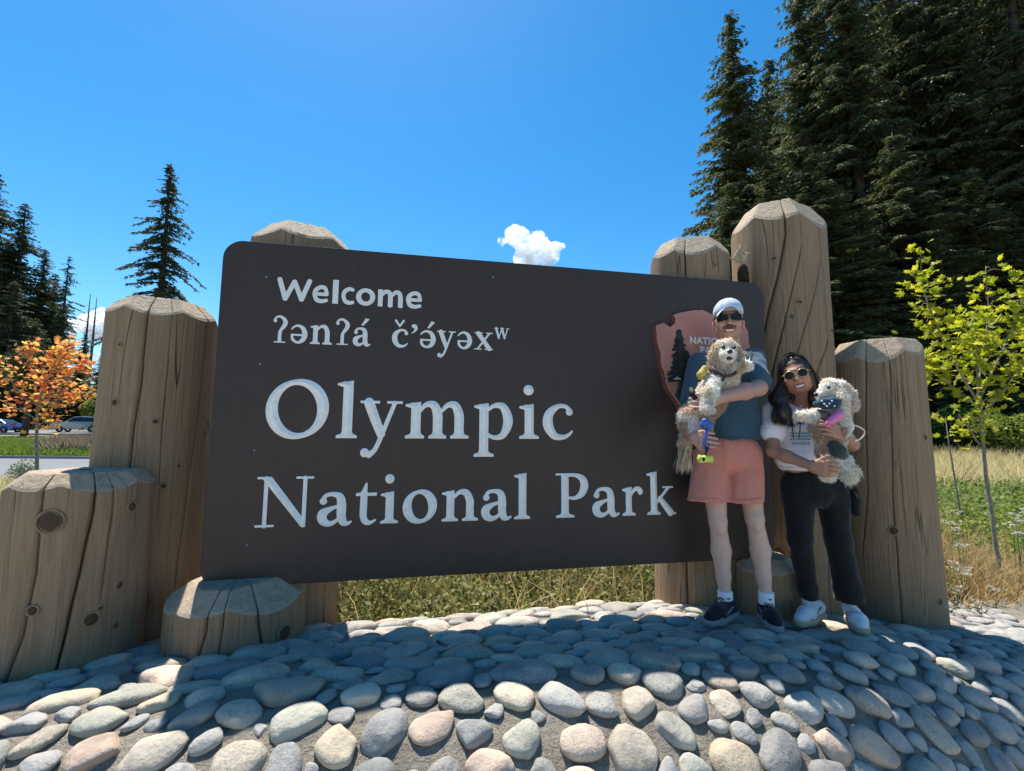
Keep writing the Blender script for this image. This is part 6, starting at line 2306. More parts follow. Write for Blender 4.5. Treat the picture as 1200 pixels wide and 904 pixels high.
    # socks and shoes
    for an, toe, heel in ((B(850, 703, 2.78), B(827, 733, 2.63), B(862, 722, 2.80)), (B(898, 704, 2.75), B(914, 739, 2.57), B(893, 722, 2.80))):
        k = SDF(0.0045)
        k.cone(an + [0, 0, -0.085], an + [0, 0, 0.065], 0.041, 0.042, 0.02)
        k.half(an + [0, 0, 0.052], (0, 0, 1), 0.003)
        so = k.build('sock', M['white_sock'], root)
        tz = float(mound_z(*xy_to_uv(*(toe[:2] + org[:2])))) + 0.022 - org[2]
        hz = float(mound_z(*xy_to_uv(*(heel[:2] + org[:2])))) + 0.022 - org[2]
        z = max(tz, hz)
        toe[2], heel[2] = z, z
        shoe(root, toe, heel, np.array([an[0], an[1] + 0.01, z + 0.075]), M['shoe_grey'], M['shoe_black'], 1, M['black_strap'])
        m = MB().tube([an + [-0.008, -0.044, 0.024], an + [0.0, -0.0455, 0.016], an + [0.008, -0.044, 0.024]], 0.003, 5)
        m.build('sock_mark', M['black_strap'], so)


# ------------------------------------------------------------------ dogs' coats
def coat(o_verts, o_quads, rng, n, colour, name, parent, length, width, down=0.5, out=0.5, curl=0.6, lenf=None, bare=None):
    V, Q = o_verts, o_quads
    N = mesh_normals(V, Q)
    ar = np.linalg.norm(np.cross(V[Q[:, 2]] - V[Q[:, 0]], V[Q[:, 3]] - V[Q[:, 1]]), axis=1)
    pick = rng.choice(len(Q), n, p=ar / ar.sum())
    w = rng.dirichlet((1, 1, 1, 1), n)
    P = (V[Q[pick]] * w[:, :, None]).sum(1)
    Nn = unit(N[Q[pick]].mean(1))
    if bare is not None:
        k = ~bare(P)
        P, Nn = P[k], Nn[k]
    n = len(P)
    fl = vnoise(P, 30, 2)[:, None] * np.array([1.0, 0.3, 0.2]) + vnoise(P + 9.0, 30, 2)[:, None] * np.array([0.2, 0.4, 1.0])
    D = unit(Nn * out + np.array([0, 0, -down]) + fl * 0.8 + rng.normal(0, 0.3, (n, 3)))
    L = length * rng.uniform(0.6, 1.25, n) * (1.0 if lenf is None else lenf(P))
    W = unit(np.cross(D, rng.normal(0, 1, (n, 3))))
    B_ = unit(rng.normal(0, 1, (n, 3)) + np.array([0, 0, -0.5])) * curl
    v, f = blades(P, D, W, L, width * rng.uniform(0.7, 1.4, n), B_)
    o = obj(name, v, f, M['fur'], parent, smooth=True)
    c = colour(P) * rng.uniform(0.82, 1.12, n)[:, None]
    c5 = np.repeat(c, 5, axis=0)
    paint(o, c5)
    return o


t = NT('curly fur')
at = t.n('Attribute', attribute_name='col')
t.set(at.outputs['Color'], 0.7, 0.25)
tr = t.n('BsdfTranslucent')
t.l(at.outputs['Color'], tr.inputs[0])
mx = t.n('MixShader')
mx.inputs[0].default_value = 0.4
t.l(t.p.outputs[0], mx.inputs[1])
t.l(tr.outputs[0], mx.inputs[2])
t.l(mx.outputs[0], t.out.inputs[0])
M['fur'] = t.m


def dog(name, label, org, build, colour, details, n, length, seed, lenf=None, bare=None):
    rng = np.random.default_rng(seed)
    root = empty(name, tuple(org))
    tag(root, label, 'dog')
    s = SDF(0.0048)
    build(s)
    V, Q = s.mesh(noise=lambda P: 0.006 * vnoise(P, 38, 3))
    b = obj('body', V, Q, M['fur_base'], root)
    paint(b, colour(V) * 0.85)
    coat(V, Q, rng, n, colour, 'coat', root, length, 0.0042, lenf=lenf, bare=bare)
    details(root)
    return root


def dog_one():
    org = A(842, 450, 2.55)
    B = lambda px, py, Y: A(px, py, Y) - org
    hc = B(851, 412, 2.52)
    R = frame(rad(-14), rad(4))
    H = lambda x, y, z: hc + R @ np.array([x, y, z])
    ear1, ear2 = H(-0.066, 0.005, -0.03), H(0.070, 0.005, -0.025)

    def build(s):
        s.ell(H(0, 0.012, 0.010), (0.060, 0.068, 0.062), 0.02, 1, R)
        s.ell(H(0, -0.05, -0.028), (0.040, 0.046, 0.034), 0.025, 1, R)
        s.ell(H(0, -0.058, -0.055), (0.030, 0.030, 0.018), 0.015, 1, R)
        for sx in (-1, 1):
            s.chain([H(sx * 0.052, 0.01, 0.03), H(sx * 0.064, 0.0, -0.02), H(sx * 0.066, -0.005, -0.072)], [0.016, 0.022, 0.018], 0.008)
        ch, md, rp = B(845, 446, 2.58), B(830, 470, 2.60), B(812, 492, 2.58)
        s.cone(H(0, 0.04, -0.03), ch, 0.062, 0.078, 0.03)
        s.chain([ch, md, rp], [0.082, 0.080, 0.080], 0.03)
        # fore leg hanging in front of the man's wrist, the other over his forearm
        s.chain([B(836, 443, 2.51), B(832, 460, 2.42), B(829, 476, 2.405)], [0.040, 0.032, 0.027], 0.02)
        s.ell(B(829, 479, 2.395), (0.029, 0.034, 0.022), 0.012)
        s.chain([B(858, 434, 2.52), B(868, 428, 2.47), B(874, 427, 2.45)], [0.034, 0.025, 0.021], 0.02)
        s.ell(B(876, 428, 2.44), (0.025, 0.026, 0.019), 0.012)
        # hind legs gathered on the lower arm
        s.chain([rp, B(806, 489, 2.50), B(812, 503, 2.46)], [0.062, 0.044, 0.028], 0.02)
        s.chain([rp, B(826, 492, 2.52), B(828, 503, 2.50)], [0.058, 0.036, 0.024], 0.02)
        s.chain([B(806, 503, 2.60), B(802, 520, 2.56), B(804, 538, 2.52)], [0.030, 0.026, 0.016], 0.02)

    cream, tan, white, grey = np.array((0.88, 0.79, 0.64)), np.array((0.64, 0.46, 0.30)), np.array((0.93, 0.90, 0.84)), np.array((0.58, 0.50, 0.44))

    def colour(V):
        c = np.tile(cream, (len(V), 1))
        q = (V - hc) @ R
        ear = (np.abs(q[:, 0]) > 0.050) & (q[:, 2] < 0.045) & (q[:, 2] > -0.12)
        c[ear] = lerp(tan, cream, 0.35)
        muz = (np.abs(q[:, 0]) < 0.050) & (q[:, 1] < -0.03) & (q[:, 2] < 0.0)
        c[muz] = lerp(white, cream, 0.25)
        body = V[:, 2] < hc[2] - 0.12
        k = vnoise(V, 16, 2)
        c[body & (k > 0.05)] = white * 0.93
        belly = body & (V[:, 2] < -0.06) & (V[:, 1] > -0.10)
        c[belly] = lerp(tan, grey, 0.45)
        rump = body & (V[:, 0] < -0.10) & (k > -0.1)
        c[rump] = lerp(white, grey, 0.35)
        leg = (V[:, 1] < -0.085) & (V[:, 0] < -0.02) & (V[:, 2] > -0.22)
        c[leg & (V[:, 2] > -0.2) & (V[:, 0] > -0.11)] = white
        c[(V[:, 0] > 0.10) & (q[:, 2] < -0.03)] = white
        tail = (V[:, 2] < -0.30)
        c[tail] = lerp(tan, cream, 0.4)
        return c

    def bare(P):
        q = (P - hc) @ R
        eye = (np.abs(np.abs(q[:, 0]) - 0.026) < 0.011) & (np.abs(q[:, 2] - 0.012) < 0.011) & (q[:, 1] < -0.03)
        nose = (np.abs(q[:, 0]) < 0.014) & (np.abs(q[:, 2] + 0.018) < 0.014) & (q[:, 1] < -0.07)
        mo = (np.abs(q[:, 0]) < 0.018) & (np.abs(q[:, 2] + 0.052) < 0.014) & (q[:, 1] < -0.07)
        return eye | nose | mo

    def det(root):
        for sx in (-1, 1):
            MB().ball(H(sx * 0.027, -0.060, 0.012), 0.011, 10, 8).build('eye', M['nose'], root)
        MB().ball(H(0.0, -0.098, -0.018), (0.0155, 0.012, 0.012), 12, 8).build('nose', M['nose'], root)
        mo = MB().ball(H(0.002, -0.084, -0.053), (0.018, 0.010, 0.013), 12, 8).build('mouth', M['nose'], root)
        MB().ball(H(0.002, -0.093, -0.059), (0.011, 0.006, 0.008), 10, 6).build('tongue', M['tongue'], mo)
        hs = MB()
        hs.tube([B(834, 430, 2.50), B(840, 436, 2.465), B(848, 441, 2.455), B(858, 440, 2.46), B(866, 434, 2.49)], 0.009, 8)
        hs.tube([B(848, 433, 2.47), B(850, 441, 2.45), B(846, 447, 2.47)], 0.007, 6)
        hs.tube([B(829, 425, 2.53), B(833, 434, 2.49), B(840, 439, 2.46)], 0.010, 8)
        ho = hs.build('harness', M['brown_strap'], root)
        y = SDF(0.006)
        y.cone(B(826, 432, 2.50), B(822, 440, 2.49), 0.020, 0.026, 0.01)
        y.build('harness_patch', M['yellow_cloth'], ho, noise=lambda P: 0.004 * vnoise(P, 60, 2))
        st = MB().tube([B(810, 456, 2.50), B(812, 462, 2.47), B(815, 467, 2.46), B(819, 469, 2.47)], [0.014, 0.017, 0.013, 0.008], 10)
        st.build('harness_handle', M['black_strap'], ho)
        # feathered tail
        rng = np.random.default_rng(2)
        paths = [[B(803, 512, 2.58), B(800 + d, 530, 2.53), B(797 + d * 2, 552, 2.50)] for d in (-1, 1, 3, 5)]
        o = strands([[p for p in P] for P in paths], rng, 150, 0.012, 0.0035, M['fur'], 'tail_hair', root, 7, 0.006)
        paint(o, np.tile(np.array((0.74, 0.60, 0.44)), (len(o.data.vertices), 1)) * np.repeat(rng.uniform(0.7, 1.25, len(o.data.vertices) // 14), 14)[:, None])

    dog('dog', 'cream curly dog with tan ears and open mouth carried in the man\'s arms', org, build, colour, det, 34000, 0.0145, 5, bare=bare, lenf=lambda P: np.where((np.linalg.norm(P - H(0, -0.06, -0.02), axis=1) < 0.075), 0.55, 1.0))


def dog_two():
    org = A(975, 500, 2.50)
    B = lambda px, py, Y: A(px, py, Y) - org
    hc = B(975, 457, 2.49)
    fw = unit(np.array([-0.97, -0.10, -0.16]))                     # the way the muzzle points
    lat = unit(np.cross(fw, np.array([0, 0, 1.0])))                # its left side, away from the camera on the far side
    up = np.cross(lat, fw)
    H = lambda f, l, u: hc + fw * f + lat * l + up * u

    def build(s):
        Rh = np.stack([lat, -fw, up], 1)
        s.ell(H(0, 0, 0.008), (0.050, 0.058, 0.052), 0.02, 1, Rh)
        s.cone(H(0.040, 0, -0.010), H(0.080, 0, -0.022), 0.032, 0.022, 0.02)
        for sg in (-1, 1):
            s.chain([H(-0.022, sg * 0.046, 0.022), H(-0.040, sg * 0.060, -0.03), H(-0.046, sg * 0.062, -0.10)], [0.018, 0.025, 0.022], 0.008)
        s.chain([B(985, 452, 2.44), B(988, 466, 2.415), B(988.5, 481, 2.41)], [0.016, 0.023, 0.020], 0.006)
        ch, md, rp = B(977, 488, 2.52), B(972, 510, 2.53), B(973, 530, 2.53)
        s.cone(hc, ch, 0.046, 0.062, 0.03)
        s.chain([ch, md, rp], [0.064, 0.064, 0.060], 0.03)
        s.chain([B(968, 484, 2.49), B(954, 487, 2.46), B(943, 487, 2.47)], [0.036, 0.027, 0.022], 0.02)
        s.ell(B(939, 487, 2.47), (0.028, 0.024, 0.019), 0.012)
        s.chain([B(985, 490, 2.47), B(987, 505, 2.46)], [0.040, 0.034], 0.02)
        s.chain([rp, B(975, 540, 2.48), B(972, 553, 2.46)], [0.052, 0.038, 0.027], 0.02)
        s.ell(B(970, 558, 2.45), (0.028, 0.032, 0.022), 0.012)
        s.chain([rp, B(986, 540, 2.48), B(993, 553, 2.46)], [0.050, 0.040, 0.034], 0.02)
        s.ell(B(995, 559, 2.45), (0.034, 0.032, 0.026), 0.012)

    cream, tan, white = np.array((0.93, 0.85, 0.73)), np.array((0.60, 0.44, 0.34)), np.array((0.96, 0.93, 0.87))

    def colour(V):
        c = np.tile(cream, (len(V), 1))
        k = vnoise(V, 16, 2)
        c[k > 0.1] = white * 0.95
        q = V - hc
        f, l, u = q @ fw, q @ lat, q @ up
        ear = (f < -0.005) & (np.abs(l) > 0.042) & (u < 0.03) & (u > -0.14)
        c[ear] = lerp(cream, tan, 0.28)
        bl = (V[:, 2] < -0.0) & (V[:, 2] > -0.17) & (V[:, 0] < 0.03) & (V[:, 0] > -0.2)
        c[bl] = lerp(tan, cream, 0.25)
        return c

    def bare(P):
        q = P - hc
        f, l, u = q @ fw, q @ lat, q @ up
        eye = (np.abs(f - 0.044) < 0.014) & (np.abs(u - 0.018) < 0.011) & (np.abs(l) > 0.02)
        nose = (f > 0.092) & (np.abs(l) < 0.03) & (np.abs(u + 0.015) < 0.03)
        return eye | nose

    def det(root):
        for sg in (-1, 1):
            MB().ball(H(0.044, sg * 0.031, 0.016), 0.0105, 10, 8).build('eye', M['nose'], root)
        MB().ball(H(0.103, 0, -0.012), (0.013, 0.013, 0.012), 12, 8).build('nose', M['nose'], root)
        MB().tube([H(0.096, -0.012, -0.038), H(0.086, -0.024, -0.042), H(0.066, -0.030, -0.040)], [0.005, 0.005, 0.003], 6).build('mouth', M['nose'], root)
        b = SDF(0.005)
        b.chain([B(958, 474, 2.44), B(966, 473, 2.41), B(976, 472, 2.405), B(982, 471, 2.42)], [0.020, 0.030, 0.028, 0.022], 0.012)
        bo = b.build('bandana', M['bandana'], root, noise=lambda P: 0.006 * vnoise(P, 40, 2))
        rng = np.random.default_rng(3)
        m = MB()
        for px, py in ((963, 470), (969, 476), (975, 470), (978, 476), (966, 473.5), (972, 473)):
            m.ball(B(px, py, 2.378), (0.006, 0.003, 0.005), 8, 6)
        m.build('bandana_print', M['white_sock'], bo)
        hs = SDF(0.005)
        hs.chain([B(960, 483, 2.45), B(967, 488, 2.43), B(974, 495, 2.44)], [0.016, 0.026, 0.024], 0.012)
        hs.build('harness', plain('dull mauve harness', (0.16, 0.10, 0.10), 0.8, 0.2, var=0.3), root, noise=lambda P: 0.003 * vnoise(P, 50, 2))
        g = SDF(0.005)
        g.chain([B(977, 522, 2.47), B(983, 530, 2.45), B(988, 536, 2.46)], [0.030, 0.036, 0.026], 0.015)
        g.build('wrap', M['grey_wrap'], root, noise=lambda P: 0.004 * vnoise(P, 40, 2))
        rng = np.random.default_rng(12)
        paths = [[B(993, 545, 2.45), B(1000 + d, 549 + d * 0.8, 2.43), B(1007 + d * 0.4, 551 + d * 2.0, 2.42)] for d in (-2, 0, 2, 4)] + [[B(992, 548, 2.45), B(994, 558, 2.43), B(994 + d, 569, 2.42)] for d in (-2, 1, 4)]
        o = strands(paths, rng, 130, 0.008, 0.003, M['fur'], 'foot_feathers', root, 7, 0.006)
        paint(o, np.tile(np.array((0.82, 0.74, 0.62)), (len(o.data.vertices), 1)) * np.repeat(rng.uniform(0.75, 1.2, len(o.data.vertices) // 14), 14)[:, None])

    dog('dog', 'cream long-eared dog in a navy bandana held by the woman', org, build, colour, det, 34000, 0.0135, 9, bare=bare, lenf=lambda P: np.where((np.linalg.norm(P - H(0.06, 0, -0.01), axis=1) < 0.075), 0.5, 1.0))


# ------------------------------------------------------------------ the woman
def woman():
    org = np.array([1.92, 2.80, 0.01])
    root = empty('person', tuple(org))
    tag(root, 'long haired woman in white printed t-shirt and black trousers holding a dog', 'person')
    B = lambda px, py, Y: A(px, py, Y) - org
    hc = B(932.5, 440, 2.68)
    R = frame(rad(-32), rad(-13))
    s = SDF(0.0048)
    P = head_sdf(s, hc, R, 0.96, True)
    neck0 = B(941, 476, 2.77)
    s.cone(neck0, P(0.0, 0.02, -0.07), 0.048, 0.044, 0.03)
    shL, shR = B(906, 482, 2.78), B(973, 482, 2.82)
    s.cone(shL, shR, 0.046, 0.046, 0.04)
    s.ell(B(940, 505, 2.79), (0.140, 0.090, 0.15), 0.05)
    s.ell(B(944, 540, 2.80), (0.130, 0.088, 0.13), 0.05)
    s.ell(B(953, 568, 2.81), (0.150, 0.098, 0.11), 0.05)
    elA, wrA = B(906, 529, 2.66), B(953, 547, 2.47)
    s.chain([shL, lerp(shL, elA, .5), elA], [0.044, 0.040, 0.033], 0.02)
    s.chain([elA, lerp(elA, wrA, .35), wrA], [0.034, 0.034, 0.024], 0.02)
    hand(s, wrA, B(967, 550, 2.42), (0.25, 1.0, 0.2), 0.5, width=0.066, length=0.076, thumb=1)
    elB, wrB = B(998, 521, 2.66), B(985, 509, 2.46)
    s.chain([shR, lerp(shR, elB, .5), elB], [0.044, 0.041, 0.036], 0.02)
    s.chain([elB, lerp(elB, wrB, .4), wrB], [0.037, 0.036, 0.025], 0.02)
    hand(s, wrB, B(975, 503, 2.40), (-0.5, 1.0, 0.0), 0.5, width=0.064, length=0.074, thumb=-1)
    legs = ((B(935, 568, 2.81), B(938, 632, 2.79), B(948, 702, 2.86)), (B(972, 568, 2.81), B(983, 632, 2.77), B(995, 704, 2.82)))
    for hip, kn, an in legs:
        s.chain([hip, kn, an], [0.074, 0.046, 0.030], 0.02)
    skin = np.array([0.36, 0.185, 0.125])

    def colour(V):
        q = (V - hc) @ R / 0.96
        c = np.tile(skin, (len(V), 1)) * (1 + 0.06 * vnoise(V, 14, 2))[:, None]
        hd = (np.abs(q[:, 0]) < 0.09) & (q[:, 2] > -0.13) & (q[:, 2] < 0.15) & (np.abs(q[:, 1]) < 0.14)
        fc = hd & (q[:, 1] < -0.04)
        c[fc] = c[fc] * np.array([1.18, 1.15, 1.15])
        ck = fc & (np.hypot(np.abs(q[:, 0]) - 0.042, q[:, 2] + 0.035) < 0.02)
        c[ck] = c[ck] * np.array([1.1, 0.92, 0.9])
        lip = hd & (q[:, 1] < -0.06) & (np.abs(q[:, 0]) < 0.030) & (np.abs(q[:, 2] + 0.077 - 6 * q[:, 0] ** 2) < 0.0115)
        c[lip] = (0.33, 0.11, 0.095)
        br = hd & (q[:, 1] < -0.06) & (np.abs(np.abs(q[:, 0]) - 0.034) < 0.02) & (np.abs(q[:, 2] - 0.031) < 0.006)
        c[br] = (0.04, 0.022, 0.016)
        sc = hd & (q[:, 2] > 0.055)
        c[sc & (q[:, 1] > -0.075)] = (0.03, 0.018, 0.014)
        return c
    s.build('body', M['skin'], root, color=colour)
    m = MB()
    pts = [P(x, -0.094 + 13 * x * x, -0.0785 + 9 * x * x) for x in np.linspace(-0.022, 0.022, 9)]
    m.add([p_ + R @ np.array([0, 0, 0.0045]) for p_ in pts] + [p_ - R @ np.array([0, 0, 0.0045]) for p_ in pts], [(i, i + 1, 9 + i + 1, 9 + i) for i in range(8)])
    m.build('teeth', M['teeth'], root)
    # round sunglasses
    fr, ln = MB(), MB()
    for sx in (-1, 1):
        rim = [P(sx * 0.035 + 0.0275 * math.cos(a), -0.099 + 0.25 * (abs(0.035 + sx * 0.0275 * math.cos(a)) - 0.02), -0.004 + 0.0255 * math.sin(a)) for a in np.linspace(0, 2 * math.pi, 25)]
        fr.tube(rim, 0.0024, 6, caps=False)
        cc = np.mean(rim[:-1], axis=0) + R @ np.array([0, -0.003, 0])
        ln.add([cc] + rim[:-1], [(0, 1 + i, 1 + (i + 1) % 24) for i in range(24)])
        fr.tube([P(sx * 0.063, -0.088, 0.006), P(sx * 0.076, -0.05, 0.006), P(sx * 0.080, 0.02, 0.0)], 0.0026, 6)
    fr.tube([P(-0.009, -0.101, 0.002), P(0, -0.104, 0.006), P(0.009, -0.101, 0.002)], 0.003, 6)
    sg = fr.build('sunglasses', M['frame_gold'], root)
    ln.build('lens', M['lens'], sg)
    # hair: a close cap plus long falling locks
    s = SDF(0.005)
    s.ell(P(0, 0.026, 0.040), np.array((0.088, 0.100, 0.096)), 0.01, 1, R)
    s.ell(P(-0.055, 0.045, -0.05), np.array((0.040, 0.055, 0.09)), 0.03, 1, R)
    s.ell(P(0.055, 0.045, -0.05), np.array((0.040, 0.055, 0.09)), 0.03, 1, R)
    s.chain([P(-0.075, 0.02, -0.03), B(912, 468, 2.70), B(918, 484, 2.65), B(924, 496, 2.64)], [0.036, 0.046, 0.040, 0.016], 0.03)
    s.chain([P(0.070, 0.02, -0.03), B(955, 464, 2.70), B(955, 480, 2.66)], [0.034, 0.040, 0.024], 0.03)
    s.ell(P(0, -0.085, -0.005), np.array((0.062, 0.075, 0.105)), 0.012, -1, R)
    s.build('hair', M['hair_dark'], root, noise=lambda Pq: 0.004 * vnoise(Pq * np.array([1, 1, 0.3]), 45, 2))
    rng = np.random.default_rng(14)
    paths = []
    for k in range(14):
        f = k / 13
        paths.append([P(-0.004, -0.035 + 0.07 * f, 0.134 - 0.02 * f), P(-0.060, -0.030 + 0.08 * f, 0.092), P(-0.088, -0.012 + 0.06 * f, 0.0), P(-0.092, 0.0 + 0.03 * f, -0.07), B(908 + 12 * f, 474, 2.66 + 0.05 * f), B(906 + 22 * f, 490 + 4 * f, 2.64), B(909 + 18 * f, 497 + 3 * f, 2.635)])
        paths.append([P(0.006, -0.035 + 0.07 * f, 0.134 - 0.02 * f), P(0.060, -0.030 + 0.08 * f, 0.092), P(0.086, -0.012 + 0.06 * f, 0.0), P(0.088, 0.0 + 0.03 * f, -0.06), B(960 - 8 * f, 472, 2.68), B(956 - 6 * f, 486, 2.655)])
    strands(paths, rng, 420, 0.006, 0.0042, M['hair_dark'], 'hair_locks', root, 12, 0.006)
    # t-shirt
    s = SDF(0.0055)
    s.cone(shL + [0, 0, -0.006], shR + [0, 0, -0.006], 0.056, 0.056, 0.04)
    s.ell(B(938, 505, 2.79), (0.158, 0.112, 0.16), 0.05)
    s.ell(B(940, 535, 2.80), (0.162, 0.112, 0.12), 0.05)
    s.cone(shL, lerp(shL, elA, 0.52), 0.062, 0.070, 0.03)
    s.cone(shR, lerp(shR, elB, 0.45), 0.062, 0.066, 0.03)
    s.half(B(938, 553, 2.70), (0.05, 0, -1), 0.004)
    s.ell(lerp(neck0, hc, 0.25), (0.072, 0.075, 0.05), 0.01, -1)
    ts = s.build('t_shirt', M['white_tee'], root, noise=lambda Pq: 0.009 * vnoise(Pq * np.array([1, 1, 0.5]) + Pq[:, [2, 0, 1]] * 0.3, 13, 2) + 0.004 * vnoise(Pq, 28, 2))
    seam(ts, org, [(911, 547), (925, 548.5), (940, 549), (952, 549)], 0.0022, M['white_tee'], 'hem')
    seam(ts, org, [(931, 470), (938, 476), (945, 474)], 0.004, M['white_tee'], 'collar')
    seam(ts, org, [(891, 499), (897, 502), (904, 503.5)], 0.0022, M['white_tee'], 'hem')
    # flat print: palms, sun and waves, pressed onto the shirt front
    tv = np.array([v.co[:] for v in ts.data.vertices])

    def stick(px, py):
        q = A(px, py, 1.0) - np.array([0, 0, CAM_Z])
        q = q / np.linalg.norm(q)
        o_ = np.array([0, 0, CAM_Z]) - org
        w = tv - o_
        t_ = w @ q
        d_ = np.linalg.norm(w - t_[:, None] * q, axis=1)
        k = np.nonzero(d_ < 0.012)[0]
        dd = t_[k].min() if len(k) else 3.2
        return o_ + q * (dd - 0.006)
    inks = {'ink_dark': (0.05, 0.06, 0.08), 'ink_blue': (0.22, 0.40, 0.52), 'ink_orange': (0.70, 0.36, 0.18), 'ink_teal': (0.20, 0.34, 0.36)}
    for k, c in inks.items():
        M[k] = plain(k.replace('_', ' ') + ' print', c, 0.8, 0.15, var=0.15)
    pal, wav, sun_, pale = MB(), MB(), MB(), MB()
    for x0, y0, x1, y1 in ((930, 514, 928, 499), (936, 514, 938, 496)):
        pal.tube([stick(x0, y0), stick((x0 + x1) / 2 + 0.4, (y0 + y1) / 2), stick(x1, y1)], 0.003, 5)
        for a in range(0, 360, 45):
            dx, dy = math.cos(rad(a)) * 5.2, math.sin(rad(a)) * 3.2
            pal.tube([stick(x1, y1), stick(x1 + dx * 0.6, y1 - dy * 0.7 - 0.6), stick(x1 + dx, y1 - dy + 1.4)], [0.003, 0.0028, 0.001], 4)
    for k, yy in enumerate((508, 511.5, 515)):
        pale.tube([stick(px, yy + 0.6 * math.sin(px * 0.9 + k)) for px in np.linspace(926, 950, 9)], 0.0035, 4)
    for k in range(5):
        wav.tube([stick(928 + 4.5 * k, 521), stick(929.5 + 4.5 * k, 518.5), stick(931 + 4.5 * k, 521.2)], 0.0035, 4)
    for yy, hw in ((498, 3), (500.5, 4.6), (503, 5), (505.5, 4.4)):
        sun_.tube([stick(951 - hw, yy), stick(951, yy), stick(951 + hw, yy)], 0.0048, 5)
    pal.build('palm_print', M['ink_dark'], ts)
    pale.build('sea_print', M['ink_teal'], ts)
    wav.build('wave_print', M['ink_blue'], ts)
    sun_.build('sun_print', M['ink_orange'], ts)
    # trousers
    s = SDF(0.0055)
    s.ell(B(950, 560, 2.81), (0.148, 0.105, 0.10), 0.04)
    s.ell(B(954, 578, 2.81), (0.160, 0.112, 0.09), 0.04)
    (h1, k1, a1), (h2, k2, a2) = legs
    s.chain([h1 + [0.0, 0, 0], k1, lerp(k1, a1, 0.8), a1 + [0, 0, 0.012]], [0.092, 0.062, 0.052, 0.052], 0.025)
    s.chain([h2 + [0.005, 0, 0], k2 + [0.0, 0, 0], lerp(k2, a2, 0.8), a2 + [-0.003, 0, 0.012]], [0.094, 0.070, 0.072, 0.076], 0.025)
    s.half(B(950, 545, 2.72), (0, 0, 1), 0.004)
    s.half(a1 + [0, 0, 0.004], (0, 0, -1), 0.004)
    tr_ = s.build('trousers', M['black_pants'], root, noise=lambda Pq: 0.010 * vnoise(Pq * np.array([1, 1, 0.4]), 14, 2) + 0.003 * vnoise(Pq, 34, 2))
    seam(tr_, org, [(952, 553), (954, 572), (957, 590)], 0.0022, M['black_pants'])
    fl = SDF(0.005).chain([B(1000, 572, 2.76), B(1002, 586, 2.74), B(1003, 601, 2.74)], [0.022, 0.028, 0.024], 0.015)
    fl.build('jacket_tail', M['black_pants'], tr_, noise=lambda Pq: 0.004 * vnoise(Pq, 30, 2))
    # shoes
    for an, toe, heel in ((a1, B(934, 729, 2.72), B(962, 714, 2.90)), (a2, B(1013, 738, 2.66), B(996, 718, 2.88))):
        tz = float(mound_z(*xy_to_uv(*(toe[:2] + org[:2])))) + 0.025 - org[2]
        hz = float(mound_z(*xy_to_uv(*(heel[:2] + org[:2])))) + 0.025 - org[2]
        z = max(tz, hz)
        toe[2] = heel[2] = z
        shoe(root, toe, heel, np.array([an[0], an[1] + 0.005, z + 0.085]), M['shoe_tan'], M['shoe_white'], 2, M['white_sock'])
    # watch
    d = unit(np.array(elB) - wrB)
    u_ = unit(np.cross(d, [0, 0, 1.0]))
    w_ = np.cross(d, u_)
    c = lerp(wrB, elB, 0.12)
    ringp = [c + (u_ * math.cos(a) + w_ * math.sin(a)) * 0.029 for a in np.linspace(0, 2 * math.pi, 19)]
    wt = MB().tube(ringp, 0.0085, 6, caps=False).build('watch', M['watch'], root)
    MB().ball(c + np.array([0, -0.031, 0.004]), (0.019, 0.007, 0.017), 12, 8).build('watch_face', M['lens'], wt)


man()
dog_one()
woman()
dog_two()


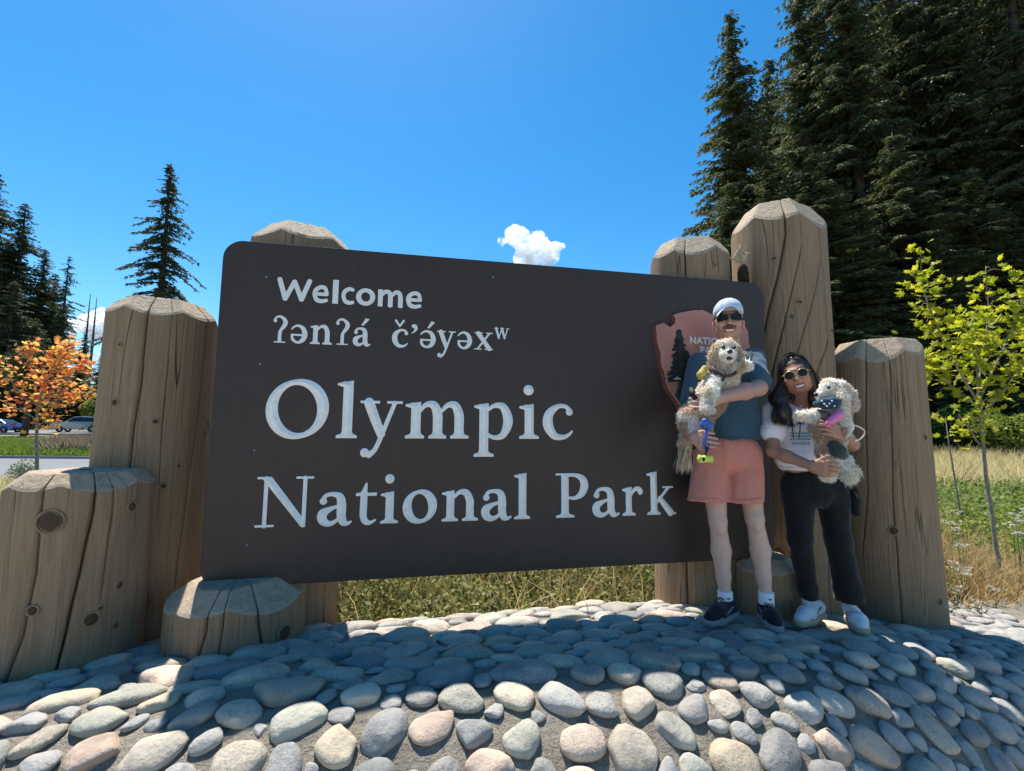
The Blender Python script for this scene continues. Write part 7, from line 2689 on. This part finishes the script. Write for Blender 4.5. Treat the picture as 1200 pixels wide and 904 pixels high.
def carried_things():
    # leash handle and waste bag holder in the man's hand
    o = A(826, 497, 2.36)
    B = lambda px, py, Y: A(px, py, Y) - o
    r = empty('dog_leash', tuple(o))
    tag(r, "blue leash handle looped through the man's fingers above the yellow green bag holder", 'leash')
    s = SDF(0.004)
    s.chain([B(822, 498, 2.37), B(826, 494, 2.37), B(831, 498, 2.37), B(830, 503, 2.37)], [0.010, 0.015, 0.015, 0.010], 0.01)
    s.build('grip', M['blue_plastic'], r)
    MB().tube([B(828, 502, 2.37), B(827, 512, 2.37), B(825, 521, 2.365), B(828, 528, 2.365)], [0.008, 0.006, 0.007, 0.006], 8).tube([B(831, 518, 2.37), B(830, 526, 2.365), B(827, 530, 2.365)], 0.006, 8).build('webbing', M['blue_plastic'], r)
    MB().tube([B(826, 522, 2.355), B(829, 527, 2.355), B(826.5, 532, 2.355)], [0.005, 0.008, 0.005], 8).build('clip', M['black_strap'], r)
    o2 = A(826.5, 538, 2.36)
    B2 = lambda px, py, Y: A(px, py, Y) - o2
    r = empty('bag_holder', tuple(o2))
    tag(r, 'small yellow green waste bag holder with a black hole hanging below the blue leash handle', 'bag holder')
    s = SDF(0.0035)
    s.cone(B2(821.5, 538.5, 2.36), B2(831.5, 537.5, 2.36), 0.019, 0.019, 0.005)
    for px in (819.5, 833.5):
        s.ell(B2(px, 538, 2.36), (0.006, 0.023, 0.023), 0.004)
    b = s.build('case', M['lime'], r)
    MB().ball(B2(824.5, 538.5, 2.342), (0.008, 0.004, 0.011), 10, 8).build('bag_slot', M['black_strap'], b)
    MB().tube([B2(826, 534, 2.36), B2(826.5, 531, 2.36), B2(827.5, 534, 2.36)], 0.0028, 6).build('loop', M['black_strap'], b)
    # pink bag holder and cord on the second dog
    o3 = A(977, 490, 2.38)
    B3 = lambda px, py, Y: A(px, py, Y) - o3
    r = empty('bag_holder', tuple(o3))
    tag(r, 'bright pink capsule bag holder hanging on the chest of the dog in the bandana', 'bag holder')
    s = SDF(0.0035)
    s.cone(B3(973, 494, 2.38), B3(983, 486, 2.38), 0.020, 0.025, 0.005)
    b = s.build('capsule', M['pink'], r)
    ringp = [B3(969.5 + 2.2 * math.cos(a), 497.5 + 2.2 * math.sin(a), 2.375) for a in np.linspace(0, 2 * math.pi, 15)]
    MB().tube(ringp, 0.004, 6, caps=False).build('ring', M['pink'], b)
    pts = cat([tuple(A(*q)) for q in ((992, 496, 2.44), (1003, 499, 2.46), (1012, 504, 2.47), (1013, 509, 2.48), (1008, 515, 2.49), (1001, 518.5, 2.52))], 6)
    o = MB().tube([tuple(p) for p in pts], 0.0036, 6).build('dog_leash', M['cord'])
    tag(o, "thin cream leash cord looping out beside the woman's elbow", 'leash')


carried_things()
